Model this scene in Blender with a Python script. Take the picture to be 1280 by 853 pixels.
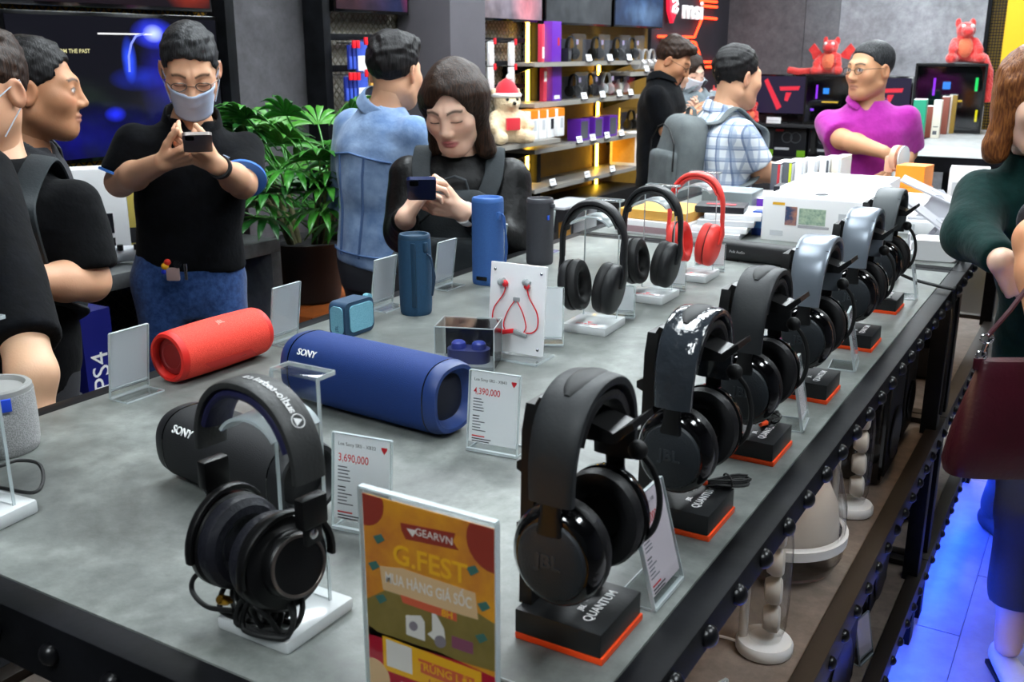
import bpy, bmesh, math, random
import numpy as np
from mathutils import Vector, Matrix, Euler
random.seed(7); np.random.seed(7)
S = bpy.context.scene
COL = S.collection
PI = math.pi
for o in list(bpy.data.objects): bpy.data.objects.remove(o)

# ------------------------------------------------------------ camera
CAM_H = 1.60; FPX = 1250.0
PITCH = math.atan((426.5 - 64.0) / FPX)
YAW = math.radians(30.7073)
cam_d = bpy.data.cameras.new('camera'); cam = bpy.data.objects.new('camera', cam_d); COL.objects.link(cam)
cam_d.sensor_width = 23.5; cam_d.lens = 23.5 * FPX / 1280.0
cam_d.clip_start = 0.02; cam_d.clip_end = 60
cam.location = (0, 0, CAM_H)
cam.rotation_euler = (PI / 2 - PITCH, 0, YAW)
cam_d.dof.use_dof = True; cam_d.dof.focus_distance = 1.75; cam_d.dof.aperture_fstop = 7.0
S.camera = cam
_F = np.array([-math.sin(YAW) * math.cos(PITCH), math.cos(YAW) * math.cos(PITCH), -math.sin(PITCH)])
_R = np.array([math.cos(YAW), math.sin(YAW), 0.0]); _U = np.cross(_R, _F)
def P(px, py, dep):
    """world point seen at photo pixel (px,py), dep metres along the lens axis (used to measure the place)"""
    return np.array([0, 0, CAM_H]) + (_F * FPX + _R * (px - 640) - _U * (py - 426.5)) * (dep / FPX)
def PZ(px, py, z):
    d = _F * FPX + _R * (px - 640) - _U * (py - 426.5)
    return np.array([0, 0, CAM_H]) + d * ((z - CAM_H) / d[2])
def PX(px, py, x):
    d = _F * FPX + _R * (px - 640) - _U * (py - 426.5)
    return np.array([0, 0, CAM_H]) + d * (x / d[0])
def PY(px, py, y):
    d = _F * FPX + _R * (px - 640) - _U * (py - 426.5)
    return np.array([0, 0, CAM_H]) + d * (y / d[1])

# ------------------------------------------------------------ world, exposure
W = bpy.data.worlds.new('world'); S.world = W; W.use_nodes = True
W.node_tree.nodes['Background'].inputs[0].default_value = (0.80, 0.92, 1.0, 1)
W.node_tree.nodes['Background'].inputs[1].default_value = 0.05
vs = S.view_settings
vs.view_transform = 'Standard'; vs.look = 'None'; vs.gamma = 1.0; vs.use_curve_mapping = False
vs.exposure = 0.0
LAMP_POWER = 38.0          # emission strength of the ceiling panels
LAMPS = [(-2.3, 2.6), (-2.3, 4.6), (-0.95, 3.0), (-0.9, 4.4), (-1.0, 6.2), (-2.4, 6.8), (-1.2, 8.2), (0.9, 4.4), (0.9, 6.4), (-1.0, 1.3), (0.8, 1.3), (-0.4, -1.0)]
LAMP_GAIN = [1, 1, 1.1, 1, 0.9, 1, 1.4, 0.7, 0.7, 0.65, 1.0, 1.25]

# ------------------------------------------------------------ materials
def lin(c):
    if isinstance(c, str):
        c = tuple(int(c[i:i + 2], 16) / 255 for i in (0, 2, 4))
    return tuple(((v + 0.055) / 1.055) ** 2.4 if v > 0.04045 else v / 12.92 for v in c)
MATS = {}
def mat(name, c='808080', rough=0.5, metal=0.0, spec=0.5, emit=None, es=0.0, bump=None, bd=0.2, var=None, vs_=20.0,
        trans=0.0, ior=1.45, coat=0.0, alpha=None, sheen=0.0, sss=0.0):
    """procedural principled material; bump=(scale,strength), var=second colour mixed in by noise"""
    if name in MATS: return MATS[name]
    m = bpy.data.materials.new(name); m.use_nodes = True; nt = m.node_tree; N = nt.nodes; L = nt.links
    b = N['Principled BSDF']; b.inputs['Base Color'].default_value = (*lin(c), 1)
    b.inputs['Roughness'].default_value = rough; b.inputs['Metallic'].default_value = metal
    b.inputs['Specular IOR Level'].default_value = spec; b.inputs['IOR'].default_value = ior
    b.inputs['Transmission Weight'].default_value = trans; b.inputs['Coat Weight'].default_value = coat
    b.inputs['Sheen Weight'].default_value = sheen
    if sss: b.inputs['Subsurface Weight'].default_value = sss; b.inputs['Subsurface Radius'].default_value = (0.012, 0.005, 0.003); b.inputs['Subsurface Scale'].default_value = 0.5
    if alpha is not None: b.inputs['Alpha'].default_value = alpha
    if emit: b.inputs['Emission Color'].default_value = (*lin(emit), 1); b.inputs['Emission Strength'].default_value = es
    if bump or var:
        tc = N.new('ShaderNodeTexCoord')
    if var:
        n = N.new('ShaderNodeTexNoise'); n.inputs['Scale'].default_value = vs_; n.inputs['Detail'].default_value = 6; n.inputs['Roughness'].default_value = 0.65
        L.new(tc.outputs['Object'], n.inputs['Vector'])
        r = N.new('ShaderNodeValToRGB'); r.color_ramp.elements[0].position = 0.38; r.color_ramp.elements[1].position = 0.64
        r.color_ramp.elements[0].color = (*lin(c), 1); r.color_ramp.elements[1].color = (*lin(var), 1)
        L.new(n.outputs['Fac'], r.inputs[0]); L.new(r.outputs[0], b.inputs['Base Color'])
    if bump:
        n2 = N.new('ShaderNodeTexNoise'); n2.inputs['Scale'].default_value = bump[0]; n2.inputs['Detail'].default_value = 3
        L.new(tc.outputs['Object'], n2.inputs['Vector'])
        bp = N.new('ShaderNodeBump'); bp.inputs['Strength'].default_value = bump[1]; bp.inputs['Distance'].default_value = bd * 0.01
        L.new(n2.outputs['Fac'], bp.inputs['Height']); L.new(bp.outputs[0], b.inputs['Normal'])
    MATS[name] = m
    return m
def knit(name, c, c2, scale=900, rough=0.75):
    """woven speaker cloth: tiny voronoi cells in relief and tone"""
    if name in MATS: return MATS[name]
    m = mat(name, c, rough); nt = m.node_tree; N = nt.nodes; L = nt.links; b = N['Principled BSDF']
    tc = N.new('ShaderNodeTexCoord'); v = N.new('ShaderNodeTexVoronoi'); v.inputs['Scale'].default_value = scale
    L.new(tc.outputs['Object'], v.inputs['Vector'])
    r = N.new('ShaderNodeValToRGB'); r.color_ramp.elements[0].color = (*lin(c), 1); r.color_ramp.elements[1].color = (*lin(c2), 1)
    r.color_ramp.elements[0].position = 0.1; r.color_ramp.elements[1].position = 0.65
    L.new(v.outputs['Distance'], r.inputs[0]); L.new(r.outputs[0], b.inputs['Base Color'])
    bp = N.new('ShaderNodeBump'); bp.inputs['Strength'].default_value = 0.5; bp.inputs['Distance'].default_value = 0.001; bp.invert = True
    L.new(v.outputs['Distance'], bp.inputs['Height']); L.new(bp.outputs[0], b.inputs['Normal'])
    return m
def concrete(name, c1, c2, c3, scale=3.0, rough=0.55, rv=0.12, detail_bump=0.15):
    m = mat(name, c1, rough); nt = m.node_tree; N = nt.nodes; L = nt.links; b = N['Principled BSDF']
    tc = N.new('ShaderNodeTexCoord'); mp = N.new('ShaderNodeMapping'); L.new(tc.outputs['Object'], mp.inputs['Vector'])
    n1 = N.new('ShaderNodeTexNoise'); n1.inputs['Scale'].default_value = scale; n1.inputs['Detail'].default_value = 9; n1.inputs['Roughness'].default_value = 0.62; n1.inputs['Distortion'].default_value = 0.6
    n2 = N.new('ShaderNodeTexNoise'); n2.inputs['Scale'].default_value = scale * 9; n2.inputs['Detail'].default_value = 8; n2.inputs['Roughness'].default_value = 0.7
    for n in (n1, n2): L.new(mp.outputs[0], n.inputs['Vector'])
    r = N.new('ShaderNodeValToRGB'); e = r.color_ramp.elements
    e[0].position = 0.30; e[0].color = (*lin(c1), 1); e[1].position = 0.70; e[1].color = (*lin(c3), 1)
    k = e.new(0.5); k.color = (*lin(c2), 1)
    L.new(n1.outputs['Fac'], r.inputs[0])
    mx = N.new('ShaderNodeMix'); mx.data_type = 'RGBA'; mx.blend_type = 'OVERLAY'; mx.inputs[0].default_value = 0.7
    L.new(r.outputs[0], mx.inputs[6]); L.new(n2.outputs['Fac'], mx.inputs[7]); L.new(mx.outputs[2], b.inputs['Base Color'])
    mr = N.new('ShaderNodeMapRange'); mr.inputs[3].default_value = rough - rv; mr.inputs[4].default_value = rough + rv
    L.new(n2.outputs['Fac'], mr.inputs[0]); L.new(mr.outputs[0], b.inputs['Roughness'])
    bp = N.new('ShaderNodeBump'); bp.inputs['Strength'].default_value = detail_bump; bp.inputs['Distance'].default_value = 0.002
    L.new(n2.outputs['Fac'], bp.inputs['Height']); L.new(bp.outputs[0], b.inputs['Normal'])
    return m
def acrylic_mat(name, tint=(1, 1, 1), refl=0.12):
    if name in MATS: return MATS[name]
    m = bpy.data.materials.new(name); m.use_nodes = True; nt = m.node_tree; N = nt.nodes; L = nt.links
    N.remove(N['Principled BSDF']); out = N['Material Output']
    t = N.new('ShaderNodeBsdfTransparent'); t.inputs[0].default_value = (*tint, 1)
    g = N.new('ShaderNodeBsdfGlossy'); g.inputs['Roughness'].default_value = 0.06
    lw = N.new('ShaderNodeLayerWeight'); lw.inputs[0].default_value = 0.5
    pw = N.new('ShaderNodeMath'); pw.operation = 'POWER'; pw.inputs[1].default_value = 4.0; L.new(lw.outputs['Facing'], pw.inputs[0])
    ad = N.new('ShaderNodeMath'); ad.operation = 'MULTIPLY_ADD'; ad.inputs[1].default_value = 0.9; ad.inputs[2].default_value = refl * 0.25; L.new(pw.outputs[0], ad.inputs[0])
    mx = N.new('ShaderNodeMixShader'); L.new(ad.outputs[0], mx.inputs[0]); L.new(t.outputs[0], mx.inputs[1]); L.new(g.outputs[0], mx.inputs[2])
    L.new(mx.outputs[0], out.inputs[0]); MATS[name] = m
    return m
def vcol_mat(name, rough=0.5, sss=0.0):
    if name in MATS: return MATS[name]
    m = mat(name, '808080', rough, sss=sss, bump=(260, 0.12)); N = m.node_tree.nodes
    a = N.new('ShaderNodeVertexColor'); a.layer_name = 'Col'
    m.node_tree.links.new(a.outputs[0], N['Principled BSDF'].inputs['Base Color'])
    return m

# ------------------------------------------------------------ mesh builder
class MB:
    def __init__(s): s.v = []; s.f = []; s.mi = []; s.cur = 0; s.M = Matrix.Identity(4)
    def add(s, vs, fs):
        o = len(s.v); M = s.M
        s.v += [tuple(M @ Vector(v)) for v in vs]
        s.f += [tuple(i + o for i in f) for f in fs]; s.mi += [s.cur] * len(fs)
        return s
    def at(s, loc=(0, 0, 0), rot=(0, 0, 0), sc=(1, 1, 1)):
        s.M = Matrix.LocRotScale(Vector(loc), Euler(rot), Vector(sc)); return s
    def m(s, i): s.cur = i; return s
    def box(s, c, d, bev=0, seg=2):
        x, y, z = [v / 2 for v in d]
        if not bev:
            vs = [(c[0] + i * x, c[1] + j * y, c[2] + k * z) for i in (-1, 1) for j in (-1, 1) for k in (-1, 1)]
            return s.add(vs, [(0, 1, 3, 2), (4, 6, 7, 5), (0, 4, 5, 1), (2, 3, 7, 6), (0, 2, 6, 4), (1, 5, 7, 3)])
        bm = bmesh.new(); bmesh.ops.create_cube(bm, size=1)
        bmesh.ops.scale(bm, vec=d, verts=bm.verts)
        bmesh.ops.bevel(bm, geom=list(bm.edges), offset=bev, segments=seg, affect='EDGES', profile=0.6, clamp_overlap=True)
        bm.verts.index_update()
        vs = [(v.co.x + c[0], v.co.y + c[1], v.co.z + c[2]) for v in bm.verts]; fs = [tuple(v.index for v in f.verts) for f in bm.faces]
        bm.free(); return s.add(vs, fs)
    def cyl(s, a, b, r0, r1=None, n=20, cap=True):
        r1 = r0 if r1 is None else r1
        a = Vector(a); b = Vector(b); d = (b - a).normalized(); u = d.orthogonal().normalized(); w = d.cross(u)
        vs = []
        for c, r in ((a, r0), (b, r1)):
            vs += [tuple(c + (u * math.cos(t) + w * math.sin(t)) * r) for t in [2 * PI * i / n for i in range(n)]]
        fs = [(i, (i + 1) % n, n + (i + 1) % n, n + i) for i in range(n)]
        if cap: fs += [tuple(range(n))[::-1], tuple(range(n, 2 * n))]
        return s.add(vs, fs)
    def lathe(s, prof, n=32, axis='z', cap=True):
        """prof: (radius, height) along the axis"""
        vs = []; fs = []
        for r, h in prof:
            for i in range(n):
                t = 2 * PI * i / n; a, b = r * math.cos(t), r * math.sin(t)
                vs.append((a, b, h) if axis == 'z' else (h, a, b) if axis == 'x' else (b, h, a))
        for j in range(len(prof) - 1):
            for i in range(n):
                k = (i + 1) % n; fs.append((j * n + i, j * n + k, (j + 1) * n + k, (j + 1) * n + i))
        if cap:
            if prof[0][0] > 1e-5: fs.append(tuple(range(n))[::-1])
            if prof[-1][0] > 1e-5: fs.append(tuple(range((len(prof) - 1) * n, len(prof) * n)))
        return s.add(vs, fs)
    def sph(s, c, r, nu=16, nv=10):
        r = (r, r, r) if not hasattr(r, '__len__') else r
        vs = [(c[0], c[1], c[2] - r[2])]; fs = []
        for j in range(1, nv):
            a = -PI / 2 + PI * j / nv
            for i in range(nu):
                t = 2 * PI * i / nu; vs.append((c[0] + r[0] * math.cos(a) * math.cos(t), c[1] + r[1] * math.cos(a) * math.sin(t), c[2] + r[2] * math.sin(a)))
        vs.append((c[0], c[1], c[2] + r[2])); e = len(vs) - 1
        for i in range(nu):
            k = (i + 1) % nu; fs.append((0, 1 + k, 1 + i)); fs.append((e, e - nu + i, e - nu + k))
            for j in range(nv - 2): fs.append((1 + j * nu + i, 1 + j * nu + k, 1 + (j + 1) * nu + k, 1 + (j + 1) * nu + i))
        return s.add(vs, fs)
    def prism(s, poly, z0, z1, plane='xy'):
        n = len(poly)
        def q(p, z): return (p[0], p[1], z) if plane == 'xy' else (p[0], z, p[1]) if plane == 'xz' else (z, p[0], p[1])
        vs = [q(p, z0) for p in poly] + [q(p, z1) for p in poly]
        return s.add(vs, [tuple(range(n))[::-1], tuple(range(n, 2 * n))] + [(i, (i + 1) % n, n + (i + 1) % n, n + i) for i in range(n)])
    def sweep(s, path, secs, side=None, closed=False, cap=True):
        """secs: one list of 2D points or one per path point; (u along side, v along normal)"""
        path = [Vector(p) for p in path]; n = len(path); per = not isinstance(secs[0][0], (int, float))
        vs = []; fs = []; prev = None
        for i, p in enumerate(path):
            a = path[(i - 1) % n] if (closed or i > 0) else p; b = path[(i + 1) % n] if (closed or i < n - 1) else p
            t = (b - a).normalized()
            if side is not None:
                sd = Vector(side[i] if hasattr(side[0], '__len__') else side); nm = sd.cross(t).normalized(); sd = t.cross(nm).normalized()
            else:
                if prev is None: prev = t.orthogonal().normalized()
                sd = (prev - t * prev.dot(t)).normalized(); prev = sd; nm = t.cross(sd)
            sec = secs[i] if per else secs; k = len(sec)
            vs += [tuple(p + sd * u + nm * w) for u, w in sec]
        for i in range(n if closed else n - 1):
            j = (i + 1) % n
            for q in range(k): fs.append((i * k + q, i * k + (q + 1) % k, j * k + (q + 1) % k, j * k + q))
        if cap and not closed: fs += [tuple(range(k))[::-1], tuple(range((n - 1) * k, n * k))]
        return s.add(vs, fs)
    def stack(s, pos, secs, plane='z', cap=(True, True)):
        """stacked cross-sections at heights pos along one axis, kept in fixed axes"""
        vs = []; fs = []; k = len(secs[0])
        for h, sec in zip(pos, secs): vs += [(u, w, h) if plane == 'z' else (h, u, w) for u, w in sec]
        for i in range(len(pos) - 1):
            for q in range(k): fs.append((i * k + q, i * k + (q + 1) % k, (i + 1) * k + (q + 1) % k, (i + 1) * k + q))
        if cap[0]: fs.append(tuple(range(k))[::-1])
        if cap[1]: fs.append(tuple(range((len(pos) - 1) * k, len(pos) * k)))
        return s.add(vs, fs)
    def tube(s, path, r, n=8, closed=False):
        return s.sweep(path, [(r * math.cos(2 * PI * i / n), r * math.sin(2 * PI * i / n)) for i in range(n)], closed=closed)
    def quad(s, a, b, c, d): return s.add([a, b, c, d], [(0, 1, 2, 3)])
    def raw(s, v, f): return s.add(v, f)
    def mesh(s, name, mats, ang=35):
        me = bpy.data.meshes.new(name); me.from_pydata(s.v, [], s.f)
        mats = mats if isinstance(mats, (list, tuple)) else [mats]
        for q in mats: me.materials.append(q)
        if len(mats) > 1: me.polygons.foreach_set('material_index', s.mi)
        bm = bmesh.new(); bm.from_mesh(me); bmesh.ops.recalc_face_normals(bm, faces=bm.faces); bm.to_mesh(me); bm.free()
        if ang:
            me.polygons.foreach_set('use_smooth', [True] * len(me.polygons)); me.set_sharp_from_angle(angle=math.radians(ang))
        me.update(); return me
    def build(s, name, mats, parent=None, ang=35, loc=None, rot=None):
        o = bpy.data.objects.new(name, s.mesh(name, mats, ang)); COL.objects.link(o)
        if parent: o.parent = parent
        if loc is not None: o.location = loc
        if rot is not None: o.rotation_euler = rot
        return o
def sec_round(w, t, n=16, pw=3.0):
    out = []
    for i in range(n):
        a = 2 * PI * i / n; c, d = math.cos(a), math.sin(a)
        out.append((w / 2 * math.copysign(abs(c) ** (2 / pw), c), t / 2 * math.copysign(abs(d) ** (2 / pw), d)))
    return out
def rrect(w, h, r, n=5, cx=0, cy=0):
    pts = []
    for sx, sy, a0 in ((1, 1, 0), (-1, 1, PI / 2), (-1, -1, PI), (1, -1, 1.5 * PI)):
        for i in range(n + 1):
            a = a0 + PI / 2 * i / n; pts.append((cx + sx * (w / 2 - r) + r * math.cos(a), cy + sy * (h / 2 - r) + r * math.sin(a)))
    return pts
def tag(o, label=None, cat=None, group=None, kind=None):
    if label: o['label'] = label
    if cat: o['category'] = cat
    if group: o['group'] = group
    if kind: o['kind'] = kind
    return o
def thing(name, label, cat, loc=(0, 0, 0), rz=0, group=None):
    o = bpy.data.objects.new(name, None); COL.objects.link(o); o.empty_display_size = 0.05
    o.location = loc; o.rotation_euler = (0, 0, rz); return tag(o, label, cat, group)
def dup(o, loc, rz=None, label=None, parent=None):
    c = o.copy(); COL.objects.link(c)
    if parent: c.parent = parent
    else:
        c.location = loc
        if rz is not None: c.rotation_euler = (0, 0, rz)
        if label: c['label'] = label
    for ch in [q for q in bpy.data.objects if q.parent == o]: dup(ch, None, parent=c)
    return c
def text(s, size, m, parent, M, name='lettering', ext=0.0002, bold=0.0, align='CENTER', sx=1.0):
    """flat lettering as mesh: baseline along local x, up along local y of matrix M"""
    cu = bpy.data.curves.new('t', 'FONT'); cu.body = s; cu.size = size; cu.extrude = ext; cu.offset = bold * size
    cu.align_x = align; cu.align_y = 'CENTER'; cu.resolution_u = 3
    o = bpy.data.objects.new('t', cu); COL.objects.link(o)
    dg = bpy.context.evaluated_depsgraph_get(); me = bpy.data.meshes.new_from_object(o.evaluated_get(dg))
    bpy.data.objects.remove(o); bpy.data.curves.remove(cu)
    me.transform(M @ Matrix.Diagonal((sx, 1, 1, 1))); me.materials.clear(); me.materials.append(m); me.name = name
    t = bpy.data.objects.new(name, me); COL.objects.link(t); t.parent = parent
    return t
def frame(o, x, y):
    """matrix with origin o, local x along x, local y along y"""
    x = Vector(x).normalized(); y = Vector(y).normalized(); z = x.cross(y).normalized(); y = z.cross(x)
    return Matrix(((x[0], y[0], z[0], o[0]), (x[1], y[1], z[1], o[1]), (x[2], y[2], z[2], o[2]), (0, 0, 0, 1)))

black = mat('black_plastic', '070708', 0.38, bump=(600, 0.05))
matte = mat('black_matte', '0a0b0c', 0.62, bump=(500, 0.08))
gloss = mat('black_gloss', '050506', 0.12, coat=0.4)
leather = mat('pad_leatherette', '0a0a0d', 0.5, bump=(220, 0.35), bd=0.15)
steel = mat('black_steel', '08090b', 0.5, spec=0.12, bump=(40, 0.15), var='15161a', vs_=8)
chrome = mat('chrome', 'd8d8dc', 0.18, metal=1.0)
white = mat('white_plastic', 'e9e9ea', 0.4)
paper = mat('white_paper', 'f7f8fb', 0.6)
red_ink = mat('red_ink', 'd8202c', 0.6); grey_ink = mat('grey_ink', '6d6f78', 0.6); dark_ink = mat('dark_ink', '2a2c33', 0.6)
white_ink = mat('white_ink', 'f2f2f2', 0.5)
acr = acrylic_mat('clear_acrylic', (0.97, 0.98, 0.98))
acr_edge = mat('acrylic_edge', 'e8f2f4', 0.25, trans=0.55, ior=1.49)  # whitish colour paints in the light that clear sheet edges catch
acr_block = mat('acrylic_block', 'f8fcfd', 0.12, trans=0.4, ior=1.49)
# ------------------------------------------------------------ the room
TT = 1.05                                   # table top height
def struct(name, mb, m, ang=35): return tag(mb.build(name, m, ang=ang), kind='structure')
wood_floor = mat('floor_vinyl', '9c9a9a', 0.38, var='8a8788', vs_=6, bump=(60, 0.1))
XW, YW = -3.3, 9.5
struct('floor', MB().box((-0.5, 4.5, -0.06), (9, 16, 0.1)), mat('floor_base', '4a4848', 0.5))
fl = bpy.data.objects['floor']
plank = MB().box((0, 0, 0), (0.178, 1.196, 0.012)).mesh('floor_plank', wood_floor, 0)
k = 0
for i in range(12):
    for j in range(5):
        o = bpy.data.objects.new('floor_plank', plank); COL.objects.link(o); o.parent = fl
        o.location = (-0.27 + i * 0.18, 1.0 + j * 1.2 + (i % 3) * 0.4, -0.006)
grey_wall = concrete('grey_plaster', '3c3b3f', '4a494d', '55545a', 1.5, 0.75, 0.05, 0.1)
far_conc = concrete('far_concrete', '77777b', '94949a', 'b4b4ba', 1.6, 0.65, 0.08, 0.2)
struct('wall_left', MB().box((XW - 0.05, 4.5, 1.6), (0.1, 16, 3.3)), grey_wall)
struct('wall_back', MB().box((-0.5, YW + 0.05, 1.6), (9, 0.1, 3.3)), far_conc)
struct('wall_right', MB().box((3.95, 4.5, 1.6), (0.1, 16, 3.3)), mat('right_plaster', '4b4b50', 0.8))
struct('ceiling', MB().box((-0.5, 4.5, 3.3), (9, 16, 0.1)), mat('ceiling_black', '17171a', 0.9))
for i, (x, y) in enumerate(LAMPS):
    t = thing('ceiling_light', 'long white panel light on the dark ceiling', 'lamp', (x, y, 3.2), 0, 'ceiling panel lights')
    MB().box((0, 0, 0.024), (0.40, 1.26, 0.05), 0.005).build('housing', mat('lamp_housing', 'c8c8c8', 0.5), t)
    MB().box((0, 0, -0.006), (0.34, 1.2, 0.01)).build('diffuser', mat('lamp_diffuser_%d' % i, 'ffffff', 0.5, emit='f2fbff', es=LAMP_POWER * LAMP_GAIN[i]), t)
# the square pillar standing by the shelves
pil = struct('wall_pillar', MB().box((-3.06, 4.445, 1.6), (0.325, 0.325, 3.3), 0.004), mat('pillar_grey', '57545a', 0.7, bump=(50, 0.1), var='514e54', vs_=3))

# ------------------------------------------------------------ display tables
table_top = concrete('table_concrete', '484a48', '696d6a', '8e928e', 3.4, 0.42, 0.12, 0.3)
shelf_top = concrete('shelf_concrete', '6b5f56', '7d7067', '94867b', 3.0, 0.6, 0.1, 0.25)
X0, X1 = -1.39, -0.322
def display_table(name, label, y0, y1, legs):
    t = thing(name, label, 'display table', ((X0 + X1) / 2, (y0 + y1) / 2, 0)); ox, oy = t.location.x, t.location.y
    def part(n, mb, m): mb.M = Matrix.Identity(4); o = mb.build(n, m, t); o.location = (-ox, -oy, 0); return o
    part('table_top', MB().box(((X0 + X1) / 2, (y0 + y1) / 2, TT - 0.02), (X1 - X0, y1 - y0, 0.04), 0.001), table_top)
    r = 0.037
    part('steel_rim', MB().box((X1 + r / 2, (y0 + y1) / 2, TT - 0.020), (r - 0.001, y1 - y0 + 2 * r, 0.038), 0.002), steel)
    part('shelf_light', MB().box((X1 - 0.03, (y0 + y1) / 2, TT - 0.046), (0.014, y1 - y0 - 0.1, 0.008)), mat('warm_strip', '000000', 0.5, emit='ffd9b0', es=9))
    part('steel_rim', MB().box((X0 - r / 2, (y0 + y1) / 2, TT - 0.036), (r - 0.001, y1 - y0 + 2 * r, 0.07), 0.002), steel)
    part('steel_rim', MB().box(((X0 + X1) / 2, y0 - r / 2, TT - 0.036), (X1 - X0, r - 0.001, 0.07), 0.002), steel)
    part('steel_rim', MB().box(((X0 + X1) / 2, y1 + r / 2, TT - 0.036), (X1 - X0, r - 0.001, 0.07), 0.002), steel)
    for zz in (0.64, 0.21):
        part('lower_shelf', MB().box(((X0 + X1) / 2, (y0 + y1) / 2, zz - 0.02), (X1 - X0 - 0.01, y1 - y0, 0.02)), shelf_top)
        part('shelf_beam', MB().box((X1 + 0.017, (y0 + y1) / 2, zz - 0.025), (0.036, y1 - y0 + 2 * r, 0.06), 0.002), mat('beam_steel', '2a231d', 0.5, bump=(40, 0.1)))
        part('shelf_beam', MB().box((X0 - 0.017, (y0 + y1) / 2, zz - 0.025), (0.036, y1 - y0 + 2 * r, 0.06), 0.002), MATS['beam_steel'])
        part('shelf_beam', MB().box(((X0 + X1) / 2, y0 - 0.017, zz - 0.025), (X1 - X0, 0.036, 0.06), 0.002), MATS['beam_steel'])
        part('shelf_beam', MB().box(((X0 + X1) / 2, y1 + 0.017, zz - 0.025), (X1 - X0, 0.036, 0.06), 0.002), MATS['beam_steel'])
    for y in legs:
        for x in (X0 - 0.005, X1 + 0.005):
            part('leg', MB().box((x, y, TT / 2 - 0.04), (0.04, 0.05, TT - 0.08), 0.002), steel)
    # dome-headed bolts along the rims and the lower beams
    bolt = MB().lathe([(0.0122 * math.cos(a_), 0.002 + 0.0105 * math.sin(a_)) for a_ in (1.5708, 1.2, 0.85, 0.5, 0.2, 0.0)] + [(0.0122, 0.0)], 16).mesh('bolt', mat('bolt_black', '0c0c0f', 0.3))
    def bolts(pts, rot):
        for p in pts:
            o = bpy.data.objects.new('bolt', bolt); COL.objects.link(o); o.parent = t
            o.location = (p[0] - ox, p[1] - oy, p[2]); o.rotation_euler = rot
    ys = np.arange(y0 + 0.03, y1, 0.094)
    xr = X1 + r - 0.001
    bolts([(xr, y, TT - 0.021) for y in ys], (0, PI / 2, 0))
    for zz in (0.615, 0.185): bolts([(X1 + 0.0345, y, zz) for y in ys], (0, PI / 2, 0))
    if y0 < 1: bolts([(x, y0 - r + 0.001, TT - 0.034) for x in np.arange(X0 + 0.07, X1, 0.094)], (PI / 2, 0, 0))
    # blue LED strip under the lowest beam
    part('led_strip', MB().box((X1 + 0.022, (y0 + y1) / 2, 0.138), (0.012, y1 - y0, 0.006)), mat('blue_led', '000000', 0.5, emit='1e48ff', es=165))
    part('kick_panel', MB().box((X1 - 0.08, (y0 + y1) / 2, 0.08), (0.02, y1 - y0, 0.16)), matte)
    return t
display_table('display_table', 'black steel table with grey concrete top carrying headphones and speakers', 0.557, 2.752, (0.60, 2.70))
display_table('display_table', 'black steel table behind the soundbar carrying boxed computers', 2.83, 4.02, (2.86, 3.97))
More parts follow.
